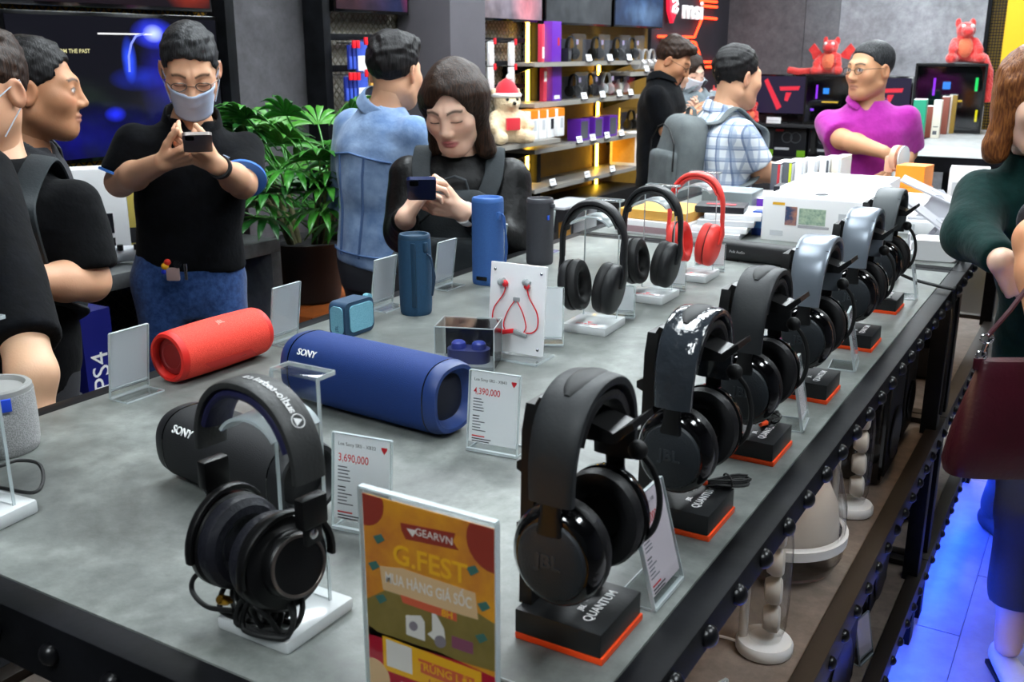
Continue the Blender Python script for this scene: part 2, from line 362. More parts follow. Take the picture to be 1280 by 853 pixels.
# ------------------------------------------------------------ acrylic price stands
def lean_frame(h, lean): return Vector((0, -math.sin(lean) * h, math.cos(lean) * h))
def price_stand(name, label, loc, rz, w=0.076, h=0.113, lean=0.14, foot=0.045, blank=True, lines=None, group=None, foot_dir=1, tint=None):
    """local: width along x, face towards -y, leaning back to +y; foot runs to -y (foot_dir=-1) or +y"""
    t = thing(name, label, 'price card', loc, rz, group)
    th = 0.0025; c, s = math.cos(lean), math.sin(lean)
    M = Matrix.Rotation(-lean, 4, 'X')
    mb = MB(); mb.M = Matrix.Translation((0, 0, 0.002)) @ M
    for y in (-0.0016, 0.0016): mb.m(0).box((0, y, h / 2), (w, 0.0012, h))
    mb.m(1).box((0, 0, h + 0.0006), (w, 0.0046, 0.0014)); mb.box((w / 2 + 0.0004, 0, h / 2), (0.001, 0.0046, h)); mb.box((-w / 2 - 0.0004, 0, h / 2), (0.001, 0.0046, h))
    mb.M = Matrix.Identity(4)
    mb.m(0).box((0, foot_dir * foot / 2, 0.0013), (w, foot, 0.0024))
    mb.m(1).box((0, foot_dir * foot, 0.0013), (w + 0.001, 0.0014, 0.0026)); mb.box((w / 2, foot_dir * foot / 2, 0.0013), (0.001, foot, 0.0026)); mb.box((-w / 2, foot_dir * foot / 2, 0.0013), (0.001, foot, 0.0026))
    mb.box((0, 0, 0.003), (w, 0.005, 0.004))
    mb.build('acrylic_holder', [acr, acr_edge], t, ang=0)
    mb = MB(); mb.M = Matrix.Translation((0, 0, 0.002)) @ M
    mb.box((0, 0, h / 2 + 0.006), (w - 0.004, 0.0008, h - 0.013))
    pc = mb.build('paper_card', tint or paper, t, ang=0)
    if blank:
        mb = MB(); mb.M = Matrix.Translation((0, 0, 0.002)) @ M
        mb.box((0, 0.0, 0.0165), (w - 0.003, 0.0048, 0.0012)); mb.build('fold_ridge', acr_edge, t, ang=0)
    else:
        F = lambda x, z: Matrix.Translation((0, 0, 0.002)) @ M @ Matrix.Translation((x, -0.00052, z)) @ Matrix.Rotation(PI / 2, 4, 'X')
        z = h - 0.012
        title, price = lines
        text(title, 0.0059, dark_ink, pc, F(-w / 2 + 0.007, z), align='LEFT', ext=0.00005)
        text(price, 0.0135, red_ink, pc, F(-w / 2 + 0.007, z - 0.017), align='LEFT', bold=0.008, sx=0.78, ext=0.00005)
        mb = MB(); mb.M = Matrix.Translation((0, 0, 0.002)) @ M
        zz = z - 0.028
        rr = random.Random(3)
        for i in range(11):
            L_ = rr.uniform(0.010, 0.021); mb.m(0 if i in (5,) else 1).box((-w / 2 + 0.007 + L_ / 2, -0.0006, zz), (L_, 0.0003, 0.0014)); zz -= 0.0042 if i != 4 else 0.008
        mb.m(2).box((-w / 2 + 0.017, -0.0006, 0.022), (0.02, 0.0003, 0.0018))
        mb.m(0).box((-w / 2 + 0.022, -0.0006, 0.018), (0.030, 0.0003, 0.0014)); mb.box((-w / 2 + 0.021, -0.0006, 0.0145), (0.027, 0.0003, 0.0014))
        mb.build('print_line', [dark_ink, grey_ink, red_ink], pc, ang=0)
        mb = MB(); mb.M = Matrix.Translation((0, -0.0004, 0.002)) @ M
        x, zt = w / 2 - 0.009, h - 0.012
        mb.prism([(x - 0.004, zt + 0.003), (x + 0.004, zt + 0.003), (x + 0.0035, zt), (x, zt - 0.005), (x - 0.0035, zt)], -0.0003, 0, 'xz'); mb.build('logo_mark', red_ink, pc, ang=0)
    return t
back = mat('card_back', 'd5d6dc', 0.6)
GL = 'blank-backed price stands along the rear edge'
for px, lb in ((0.0, 'blank white price stand beside the red speaker, nearest the tall masked man'),):
    pass
# rear row, seen from behind: face towards -x
RZ_L = -PI / 2
for (y, lb) in ((1.033, 'blank white price stand left of the red cylinder speaker'), (1.403, 'blank white price stand between red speaker and small square blue speaker'),
                (1.715, 'blank white price stand between small square blue speaker and teal cylinder'), (1.955, 'blank white price stand between teal cylinder and tall blue cylinder'),
                (2.195, 'blank white price stand behind the tall blue cylinder speaker'), (2.46, 'blank white price stand right behind the dark grey cylinder speaker')):
    price_stand('price_stand', lb, (-1.357, y, TT), RZ_L, lean=0.14, foot=0.04, group=GL, foot_dir=1, tint=back)
price_stand('price_stand', 'price card reading 3,690,000 beside the black long speaker', (-0.702, 0.832, TT), 0.14, 0.078, 0.118, 0.10, blank=False, lines=('Loa Sony SRS - XB33', '3,690,000'))
price_stand('price_stand', 'price card reading 4,390,000 beside the blue long speaker', (-0.698, 1.118, TT), 0.10, 0.078, 0.116, 0.12, blank=False, lines=('Loa Sony SRS - XB43', '4,390,000'))
pinkish = mat('card_pinkish', 'e2d6df', 0.6)
price_stand('price_stand', 'leaning price card reading 1,390,000 between the two nearest gaming headsets', (-0.336, 0.888, TT), PI / 2, 0.076, 0.116, 0.26, blank=False, lines=('JBL Quantum 100', '1,390,000'), foot_dir=1, tint=pinkish)
for y, lb in ((1.455, 'edge-on price card between third and fourth gaming headset'), (1.80, 'edge-on price card under the fourth gaming headset by orange base'), (2.42, 'edge-on price card behind the farthest gaming headset')):
    price_stand('price_stand', lb, (-0.345, y, TT), PI / 2 + 0.12, 0.06, 0.105, 0.2, tint=pinkish, foot_dir=1)
price_stand('price_stand', 'white price card behind the white earphone board', (-0.885, 1.635, TT), 0.5, 0.05, 0.113, 0.1, tint=paper)
for (x, y, lb) in ((-0.865, 1.893, 'white price card behind the nearest clear headphone stand'), (-0.865, 2.19, 'white price card under the middle black headphone'), (-0.86, 2.452, 'white price card under the coral red headphone')):
    price_stand('price_stand', lb, (x, y, TT), 0.30, 0.076, 0.07, 0.12, tint=paper, foot=0.03)

# ------------------------------------------------------------ promotion poster in a clear stand (nearest object)
def poster():
    a = Vector((-0.511, 0.607, 0)); b = Vector((-0.374, 0.607, 0)); w = (b - a).length; rz = math.atan2(b.y - a.y, b.x - a.x)
    t = thing('promotion_poster', 'orange and red sale poster in a clear stand at the table edge', 'poster', ((a.x + b.x) / 2, (a.y + b.y) / 2, TT), rz)
    h = 0.192
    mb = MB()
    for y in (-0.0022, 0.0022): mb.m(0).box((0, y, h / 2 + 0.002), (w, 0.0018, h))
    mb.m(1).box((0, 0, h + 0.003), (w, 0.0064, 0.002))
    for x in (-1, 1): mb.box((x * w / 2, 0, h / 2 + 0.002), (0.0012, 0.0064, h))
    mb.m(0).box((0, 0.03, 0.0015), (w, 0.07, 0.003)); mb.m(1).box((0, 0.065, 0.0015), (w, 0.001, 0.0032))
    mb.build('acrylic_holder', [acr, acr_edge], t, ang=0)
    org = mat('poster_orange', 'e9a020', 0.5, var='c9772c', vs_=14); pw, ph = w - 0.005, h - 0.006
    sh = MB().box((0, 0, h / 2), (pw, 0.0008, ph)).build('poster_sheet', org, t, ang=0)
    def lay(n, poly, m, k):
        k_sh = 0.0 if n in ('printed_balloon', 'printed_coin') else 0.13
        MB().prism([(x * pw, max(0.003, (z + k_sh * x) * ph + 0.003)) for x, z in poly], -0.00045 - k * 0.00012, -0.0004, 'xz').build(n, m, sh, ang=0)
    def disc(cx, cz, r, n=24, a0=0, a1=2 * PI): return [(cx + r * math.cos(a0 + (a1 - a0) * i / n), cz + r * math.sin(a0 + (a1 - a0) * i / n) * pw / ph) for i in range(n)]
    def clip(pl): return [(min(0.5, max(-0.5, x)), min(1, max(0, z))) for x, z in pl]
    crim = mat('poster_crimson', 'b3122e', 0.5); green = mat('poster_green', '7d6b2e', 0.5, var='8d7a3e', vs_=20); maroon = mat('poster_maroon', '9a3526', 0.5)
    lay('printed_panel', [(-0.5, 0.42), (-0.5, 0.52), (-0.2, 0.63), (0.15, 0.60), (0.5, 0.48), (0.5, 0.24), (-0.5, 0.33)], green, 1)
    lay('printed_panel', [(-0.5, 0.0), (-0.5, 0.38), (-0.42, 0.35), (0.1, 0.29), (0.5, 0.21), (0.5, 0.0)], crim, 1)
    lay('printed_balloon', clip(disc(-0.5, 0.96, 0.17)), maroon, 2); lay('printed_balloon', clip(disc(0.5, 0.93, 0.2)), maroon, 2)
    lay('printed_ribbon', [(-0.2, 0.93), (0.22, 0.90), (0.2, 0.86), (0.24, 0.82), (-0.16, 0.85), (-0.19, 0.89)], maroon, 2)
    cream = mat('poster_cream', 'e0b98a', 0.5); pink = mat('poster_pink', 'd9603f', 0.5); yel = mat('poster_yellow', 'f3b51f', 0.5); wh = mat('poster_white', 'e8e0d8', 0.5)
    lay('printed_ribbon', [(-0.38, 0.70), (-0.2, 0.70), (0.36, 0.62), (0.38, 0.49), (0.28, 0.5), (-0.36, 0.58)], cream, 2)
    lay('printed_ribbon', [(-0.22, 0.565), (0.22, 0.505), (0.22, 0.465), (-0.2, 0.525)], pink, 3)
    for cx, cz in ((-0.38, 0.84), (-0.43, 0.70), (0.34, 0.73), (0.42, 0.56), (-0.38, 0.53), (0.40, 0.40)):
        lay('printed_confetti', [(cx - 0.045, cz + 0.01), (cx + 0.02, cz + 0.025), (cx + 0.05, cz - 0.005), (cx - 0.01, cz - 0.028)], mat('poster_teal', '3f6f66', 0.5), 3)
    # printed prizes: machine, scooter, bag
    lay('printed_prize', [(-0.18, 0.36), (-0.18, 0.46), (-0.06, 0.47), (-0.03, 0.44), (-0.03, 0.34)], wh, 3)
    lay('printed_prize', disc(-0.12, 0.41, 0.035), mat('poster_grey', '8a7f86', 0.5), 4)
    lay('printed_prize', [(-0.01, 0.38), (0.03, 0.40), (0.03, 0.49), (0.06, 0.49), (0.12, 0.42), (0.13, 0.36), (0.06, 0.345)], wh, 3); lay('printed_prize', disc(0.09, 0.35, 0.045), MATS['poster_grey'], 4)
    lay('printed_prize', [(0.18, 0.33), (0.18, 0.39), (0.34, 0.37), (0.34, 0.31)], mat('poster_plum', '8a4a63', 0.5), 3)
    lay('printed_panel', [(-0.38, 0.335), (0.4, 0.225), (0.4, 0.06), (-0.38, 0.15)], yel, 3)
    lay('white_square', [(-0.35, 0.32), (-0.14, 0.29), (-0.14, 0.15), (-0.35, 0.175)], wh, 4)
    lay('printed_ribbon', [(-0.09, 0.245), (0.35, 0.185), (0.33, 0.11), (-0.07, 0.17)], pink, 4)
    lay('printed_ribbon', [(-0.24, 0.10), (0.35, 0.03), (0.35, 0.0), (-0.24, 0.055)], wh, 4)
    lay('printed_coin', clip(disc(-0.46, 0.05, 0.13)), cream, 4)
    fy = Vector((0, 0, 1)); d = -0.0011
    def tx(s, size, m, x, z, slope=-0.08, bold=0.0, sx=1): text(s, size, m, sh, frame((x * pw, d, (z + 0.13 * x) * ph + 0.003), (1, 0, slope + 0.09), (0, 0, 1)), ext=0.00005, bold=bold, sx=sx)
    tx('GEARVN', 0.0098, wh, 0.06, 0.875); lay('printed_logo', [(-0.15, 0.905), (-0.07, 0.897), (-0.105, 0.865)], wh, 4)
    tx('G.FEST', 0.0255, yel, 0.02, 0.735, bold=0.02)
    tx('MUA HÀNG GIÁ SỐC', 0.0142, wh, 0.0, 0.605, bold=0.015, sx=0.66)
    tx('8H', 0.0095, yel, 0.15, 0.495, bold=0.02)
    tx('TRÚNG LỚN', 0.0108, yel, 0.135, 0.18, bold=0.02)
    tx('1.000.000đ', 0.0105, crim, 0.16, 0.10, bold=0.01)
poster()

# ------------------------------------------------------------ headphones
def arc(hw, top, drop, bot, n=22, pw=2.2):
    """arch in the x-z plane from (-hw,bot) over the top to (hw,bot)"""
    pts = []
    for i in range(n + 1):
        a = PI - PI * i / n; c, s = math.cos(a), math.sin(a)
        pts.append((hw * math.copysign(abs(c) ** (2 / pw), c), 0, (top - drop) + drop * abs(s) ** (2 / pw)))
    return [(-hw, 0, bot)] + pts + [(hw, 0, bot)]
def cup(mb, c, axis_out, prof, oval=(1, 1), tilt=0.0, roll=0.0, n=36):
    """prof [(r, outward)]; axis_out = +1/-1 along x"""
    mb.M = Matrix.Translation(c) @ Matrix.Rotation(roll, 4, 'Z') @ Matrix.Rotation(tilt, 4, 'Y') @ Matrix.Diagonal((axis_out, oval[0], oval[1], 1))
    mb.lathe(prof, n, 'x', cap=True)
PAD = [(0.0, -0.004), (0.018, -0.004), (0.021, -0.014), (0.026, -0.0185), (0.033, -0.0195), (0.039, -0.0165), (0.0415, -0.010), (0.0405, -0.003), (0.038, 0.0)]
SHELL = [(0.0385, 0.0), (0.041, 0.002), (0.0415, 0.008), (0.040, 0.014), (0.036, 0.019), (0.030, 0.022), (0.02, 0.0235), (0.0, 0.024)]
def acrylic_stand(t, h=0.25, base=(0.095, 0.10, 0.016), uw=0.06, uy=0.03, mark=True):
    MB().box((0, 0, base[2] / 2), base, 0.004, 2).build('acrylic_base', acr_block, t)
    mb = MB()
    mb.m(0).box((0, uy, base[2] + (h - base[2]) / 2), (uw, 0.004, h - base[2]))
    # polished edges, caught light put into their pale colour; lip bent at the top
    for s in (-1, 1): mb.m(1).box((s * uw / 2, uy, base[2] + (h - base[2]) / 2), (0.0012, 0.0042, h - base[2]))
    mb.m(0).box((0, uy + 0.012, h), (uw, 0.026, 0.004), 0.001); mb.m(1).box((0, uy + 0.025, h), (uw, 0.001, 0.0044)); mb.box((uw / 2, uy + 0.012, h), (0.001, 0.026, 0.0042)); mb.box((-uw / 2, uy + 0.012, h), (0.001, 0.026, 0.0042))
    mb.build('acrylic_upright', [acr, acr_edge], t)
    mb = MB(); zc = h - 0.035
    path = [(math.sin(a) * uw * 0.62, -0.004, zc - 0.02 + math.cos(a) * 0.03) for a in np.linspace(-1.1, 1.1, 13)]
    mb.sweep(path, [(-0.032, -0.0015), (0.032, -0.0015), (0.032, 0.0015), (-0.032, 0.0015)], side=(0, 1, 0)); mb.build('acrylic_cradle', acr_edge, t)
    if mark:
        bz = base[2] + 0.0004
        mb = MB().prism([(-0.006, -0.02), (0.006, -0.02), (0, -0.03)], bz - 0.0003, bz); mb.build('logo_mark', red_ink, t, ang=0)
        text('GEARVN', 0.012, red_ink, t, frame((0, -0.037, bz), (-1, 0, 0), (0, -1, 0)), ext=0.0001)
def over_ear(name, label, loc, rz, m, padm, zt=0.255, hw=0.068, band_w=0.03, band_t=0.013, inner=None, swivel=0.35, group=None, pw=2.15):
    t = thing(name, label, 'headphones', loc, rz, group)
    bot = zt - 0.115
    path = arc(hw, zt, 0.085, bot, pw=pw)
    n = len(path)
    secs = []
    for i in range(n):
        f = abs(i - (n - 1) / 2) / ((n - 1) / 2); secs.append(sec_round(band_w * (1 - 0.35 * f ** 2), band_t * (1 - 0.35 * f), 14, 2.6))
    MB().sweep(path, secs, side=(0, 1, 0)).build('headband', m, t)
    pin = [(x * 0.91, y, z - 0.009 if abs(x) < hw * 0.9 else z) for x, y, z in path[3:-3]]
    MB().sweep(pin, sec_round(band_w * 0.86, band_t * 0.7, 12, 2.4), side=(0, 1, 0)).build('headband_pad', padm, t)
    for s in (-1, 1):
        zc = bot - 0.052
        # yoke: slider arm that widens into a plate on the cup
        arm = [(s * hw, 0, bot + 0.012), (s * (hw + 0.001), 0, bot - 0.01), (s * (hw + 0.002), 0, bot - 0.03), (s * (hw - 0.004), 0, bot - 0.052)]
        MB().sweep(arm, [sec_round(0.014, 0.007), sec_round(0.017, 0.008), sec_round(0.022, 0.009), sec_round(0.028, 0.008)], side=(0, 1, 0)).build('yoke', m, t)
        c = (s * (hw - 0.030), -0.004, zc - 0.004); PADL = [(r_ * 1.16, x_ * 1.15) for r_, x_ in PAD]; SHL = [(r_ * 1.16, x_ * 1.05) for r_, x_ in SHELL]
        mb = MB(); cup(mb, c, s, PADL, (0.93, 1.10), 0.14 * s, 0); mb.build('ear_pad', padm, t)
        mb = MB(); cup(mb, c, s, SHL, (0.93, 1.10), 0.14 * s, 0); mb.build('ear_shell', m, t)
        mb = MB(); cup(mb, c, s, [(0.0458, -0.0005), (0.0474, 0.0006), (0.0474, 0.002), (0.0458, 0.003)], (0.935, 1.105), 0.14 * s); mb.build('ear_seam', matte, t)
    return t
hp_blk = mat('headphone_black', '16171a', 0.45, bump=(400, 0.05)); hp_pad = mat('headphone_pad', '0d0d0f', 0.55, bump=(300, 0.2))
hp_red = mat('headphone_red', 'f0433c', 0.42); hp_redpad = mat('headphone_redpad', 'dd3a34', 0.5)
def stand(label, loc, rz, **k):
    t = thing('headphone_stand', label, 'stand', loc, rz); acrylic_stand(t, **k); return t
spots = [((-0.872, 1.80), 0.05, hp_blk, hp_pad, 'black over-ear headphones hanging on the nearest rear clear stand', 'clear acrylic stand under the nearest of three rear headphones', 0.262),
         ((-0.872, 2.10), 0.0, hp_blk, hp_pad, 'black over-ear headphones hanging on the middle of three rear stands', 'clear acrylic stand under the middle rear headphones', 0.258),
         ((-0.866, 2.36), 0.02, hp_red, hp_redpad, 'coral red over-ear headphones on a clear stand', 'clear acrylic stand under the coral red headphones', 0.262)]
for (x, y), rz, m, pm, lb, sl, zt in spots:
    stand(sl, (x, y, TT), rz, h=zt - 0.002 - 0.0, uw=0.075, base=(0.096, 0.11, 0.018))
    over_ear('over_ear_headphones', lb, (x, y - 0.012, TT), rz, m, pm, zt=zt)
# half out of the frame at the left edge
stand('clear acrylic stand at the left edge with a black cable', (-1.125, 0.615, TT), 0.1, h=0.25, uw=0.075, base=(0.096, 0.11, 0.018))
over_ear('over_ear_headphones', 'black headphones cut by the left edge of the picture', (-1.155, 0.595, TT), 0.6, hp_blk, hp_pad, zt=0.235)
def cable(name, pts, r, m, parent=None, sub=8, label=None, cat=None):
    pts = [Vector(p) for p in pts]; out = []
    for i in range(len(pts) - 1):
        p0 = pts[max(i - 1, 0)]; p1 = pts[i]; p2 = pts[i + 1]; p3 = pts[min(i + 2, len(pts) - 1)]
        for k in range(sub):
            u = k / sub; out.append(0.5 * ((2 * p1) + (p2 - p0) * u + (2 * p0 - 5 * p1 + 4 * p2 - p3) * u * u + (3 * p1 - p0 - 3 * p2 + p3) * u ** 3))
    out.append(pts[-1])
    o = MB().tube(out, r, 8).build(name, m, parent)
    return tag(o, label, cat) if label else o
q = lambda px, py, z: tuple(PZ(px, py, TT + z))
cable('audio_cable', [q(-30, 588, 0.05), q(0, 583, 0.05), q(22, 576, 0.045), q(48, 580, 0.04), q(54, 600, 0.03), q(42, 616, 0.025), q(0, 610, 0.024), q(-30, 606, 0.024)], 0.0024, matte, label='black cable looping from the headphones at the left edge', cat='cable')

# studio monitor headphones in front (fold-out, round metal-ringed cups)
def studio_headphones():
    loc = (-0.650, 0.650, TT); rz = 0.0
    stand('clear acrylic stand holding the studio headphones in front', loc, rz, h=0.250, uw=0.06, uy=0.032, base=(0.093, 0.098, 0.014))
    t = thing('studio_headphones', 'black studio headphones with silver-ringed cups and a coiled cable in front', 'headphones', (-0.655, 0.632, TT), -0.12)
    zt = 0.255; hw = 0.072
    path = arc(hw, zt, 0.078, zt - 0.095, pw=2.25)
    top = mat('studio_band', '2b2c2c', 0.5, bump=(260, 0.25)); n = len(path)
    MB().sweep(path[1:-1], sec_round(0.036, 0.009, 16, 4), side=(0, 1, 0)).build('headband', top, t)
    pin = [(x * 0.90, y, z - 0.009) for x, y, z in path[4:-4]]
    MB().sweep(pin, sec_round(0.035, 0.012, 14, 2.6), side=(0, 1, 0)).build('headband_pad', mat('studio_pad', '13143a', 0.55, bump=(250, 0.2)), t)
    # maker's name along the band and round emblem
    wi = mat('print_silver', 'c9c9c9', 0.5)
    letters = 'audio-technica'; na = 0.72
    for i, ch in enumerate(letters):
        a = 0.83 + i * 0.062
        x = hw * math.copysign(abs(math.cos(a)) ** (2 / 2.25), math.cos(a)); z = (zt - 0.078) + 0.078 * abs(math.sin(a)) ** (2 / 2.25)
        a2 = a + 0.02
        tx = Vector((-math.sin(a) * hw, 0, math.cos(a) * 0.078)).normalized(); nm = Vector((math.cos(a) / hw, 0, math.sin(a) / 0.078)).normalized()
        o = Vector((x, 0, z)) + nm * 0.0052
        text(ch, 0.0115, wi, t, frame(tuple(o), tx, (0, 1, 0)), ext=0.00015, bold=0.015)
    a = 0.68; o = Vector((hw * math.cos(a) ** (2 / 2.25), 0, (zt - 0.078) + 0.078 * math.sin(a) ** (2 / 2.25))) + Vector((math.cos(a) / hw, 0, math.sin(a) / 0.078)).normalized() * 0.0052
    Fm = frame(tuple(o), (-math.sin(a) * hw, 0, math.cos(a) * 0.078), (0, 1, 0))
    mb = MB(); mb.M = Fm; mb.tube([(0.0066 * math.cos(x), 0.0066 * math.sin(x), 0) for x in np.linspace(0, 2 * PI, 25)[:-1]], 0.0006, 6, True); mb.prism([(-0.004, -0.0035), (0.004, -0.0035), (0, 0.005)], -0.0003, 0.0002); mb.build('emblem', wi, t, ang=0)
    for s in (-1, 1):
        x = s * hw
        MB().box((x, 0, zt - 0.108), (0.013, 0.030, 0.03), 0.003).build('slider_housing', black, t)
        MB().box((x * 1.0, 0, zt - 0.128), (0.006, 0.020, 0.026), 0.002).build('slider', matte, t)
        MB().lathe([(0.0048, 0), (0.0048, 0.0015), (0.003, 0.0022), (0, 0.0024)], 16, 'x').build('hinge_rivet', chrome, t, loc=(x + s * 0.0055, -0.004, zt - 0.128), rot=(0, 0, 0 if s > 0 else PI))
    # cups folded together under the band, facing right and forward
    for s, cx, cy, cz, rz_ in ((-1, -0.030, -0.010, zt - 0.166, 0.0), (1, 0.026, -0.004, zt - 0.172, -0.10)):
        def C(prof, name, m, n=40):
            mb = MB(); cup(mb, (cx, cy, cz), s, prof, (1, 1), -0.18 if s > 0 else -0.05, rz_, n); return mb.build(name, m, t)
        C([(0.0, -0.003), (0.022, -0.004), (0.025, -0.014), (0.031, -0.019), (0.039, -0.019), (0.0455, -0.014), (0.047, -0.006), (0.045, 0.0), (0.04, 0.001)], 'ear_pad', mat('studio_earpad', '15161f', 0.5, bump=(160, 0.5), bd=0.3))
        C([(0.045, 0.0005), (0.0475, 0.003), (0.0475, 0.010), (0.044, 0.015), (0.034, 0.018), (0.0325, 0.019), (0.032, 0.030), (0.030, 0.033), (0.0295, 0.0335)], 'ear_shell', black)
        C([(0.0300, 0.0330), (0.0295, 0.0345), (0.0270, 0.0345), (0.0265, 0.0330)], 'silver_ring', mat('ring_silver', 'a89c94', 0.3, metal=1.0))
        C([(0.0268, 0.0325), (0.02, 0.0328), (0, 0.033)], 'cup_disc', gloss)
        yk = [(cx + s * 0.012 + s * 0.006 * math.sin(a), cy + 0.05 * math.sin(a * 1.0) * 1.0, cz + 0.052 * math.cos(a)) for a in np.linspace(-1.7, 1.7, 19)]
        MB().sweep(yk, sec_round(0.010, 0.006, 10, 3), side=(1, 0, 0)).build('yoke', black, t)
    # coiled cable bunched below the cups
    rr = random.Random(5)
    for i in range(12):
        cx, cz = rr.uniform(-0.018, 0.034), rr.uniform(0.026, 0.056); R = rr.uniform(0.020, 0.036); ph = rr.uniform(0, PI); tl = rr.uniform(-0.5, 0.5)
        ring = [(cx + R * math.cos(a) * math.cos(ph * 0.4), -0.03 + 0.012 * math.sin(a + ph) + i * 0.0025, cz + R * 0.9 * math.sin(a)) for a in np.linspace(0, 2 * PI, 29)[:-1]]
        ring = [(x, y, max(z, 0.0165)) for x, y, z in ring]
        MB().tube(ring, 0.0028, 8, True).build('cable_loop', matte, t)
    cable('cable_loop', [(-0.03, -0.02, 0.06), (-0.062, -0.035, 0.052), (-0.068, -0.04, 0.034), (-0.045, -0.04, 0.024), (-0.01, -0.035, 0.03)], 0.0026, matte, t)
    MB().lathe([(0.0025, 0), (0.0025, 0.006), (0.0048, 0.007), (0.0048, 0.018), (0.0035, 0.02)], 14).build('gold_plug', mat('gold', 'd9a13a', 0.25, metal=1), t, loc=(0.006, -0.048, 0.052), rot=(0.9, 0.4, 0))
studio_headphones()

# gaming headsets on black stands with orange-edged bases; ear-to-ear axis along the row
orange = mat('orange_base', 'f04a12', 0.45)
band_dark = mat('band_charcoal', '1b1e21', 0.55, bump=(200, 0.15)); band_film = mat('band_film', '2b3036', 0.14, coat=0.8, bump=(45, 0.7), bd=0.5)
band_silver = mat('band_silver', '727a84', 0.30, metal=0.35); band_grey = mat('band_grey', '4a4f52', 0.5)
glow_red = mat('glow_red', '200000', 0.4, emit='ff1420', es=4); glow_blue = mat('glow_blue', '000020', 0.4, emit='2a3cff', es=3)
def gaming_stand(label, loc, fins=True):
    t = thing('headset_stand', label, 'stand', loc, 0)
    MB().box((0.0, 0, 0.0035), (0.094, 0.094, 0.007), 0.001).build('orange_plate', orange, t)
    b = MB().box((-0.001, -0.001, 0.0195), (0.092, 0.092, 0.025), 0.0015).build('base_block', mat('stand_black', '17191b', 0.45, bump=(300, 0.1)), t)
    text('QUANTUM', 0.0135, white_ink, b, frame((0.022, 0.0, 0.0322), (0, 1, 0), (-1, 0, 0)), ext=0.0001, bold=0.01, sx=0.92)
    text('JBL', 0.008, white_ink, b, frame((0.008, -0.012, 0.0322), (0, 1, 0), (-1, 0, 0)), ext=0.0001, bold=0.02)
    MB().prism([(-0.034, 0.032), (0.034, 0.032), (0.030, 0.21), (0.022, 0.235), (-0.022, 0.235), (-0.030, 0.21)], -0.050, -0.036, 'yz').build('upright', black, t)
    MB().prism([(-0.05, 0.218), (-0.036, 0.243), (0.040, 0.222), (0.058, 0.236), (0.060, 0.230), (0.042, 0.212), (-0.036, 0.210)], -0.022, 0.022, 'xz').build('headband_arm', black, t)
    for z in (0.165, 0.10):
        MB().prism([(-0.048, z - 0.012), (-0.066, z - 0.004), (-0.066, z + 0.004), (-0.048, z + 0.014)], -0.012, 0.012, 'xz').build('side_fin', black, t)
    return t
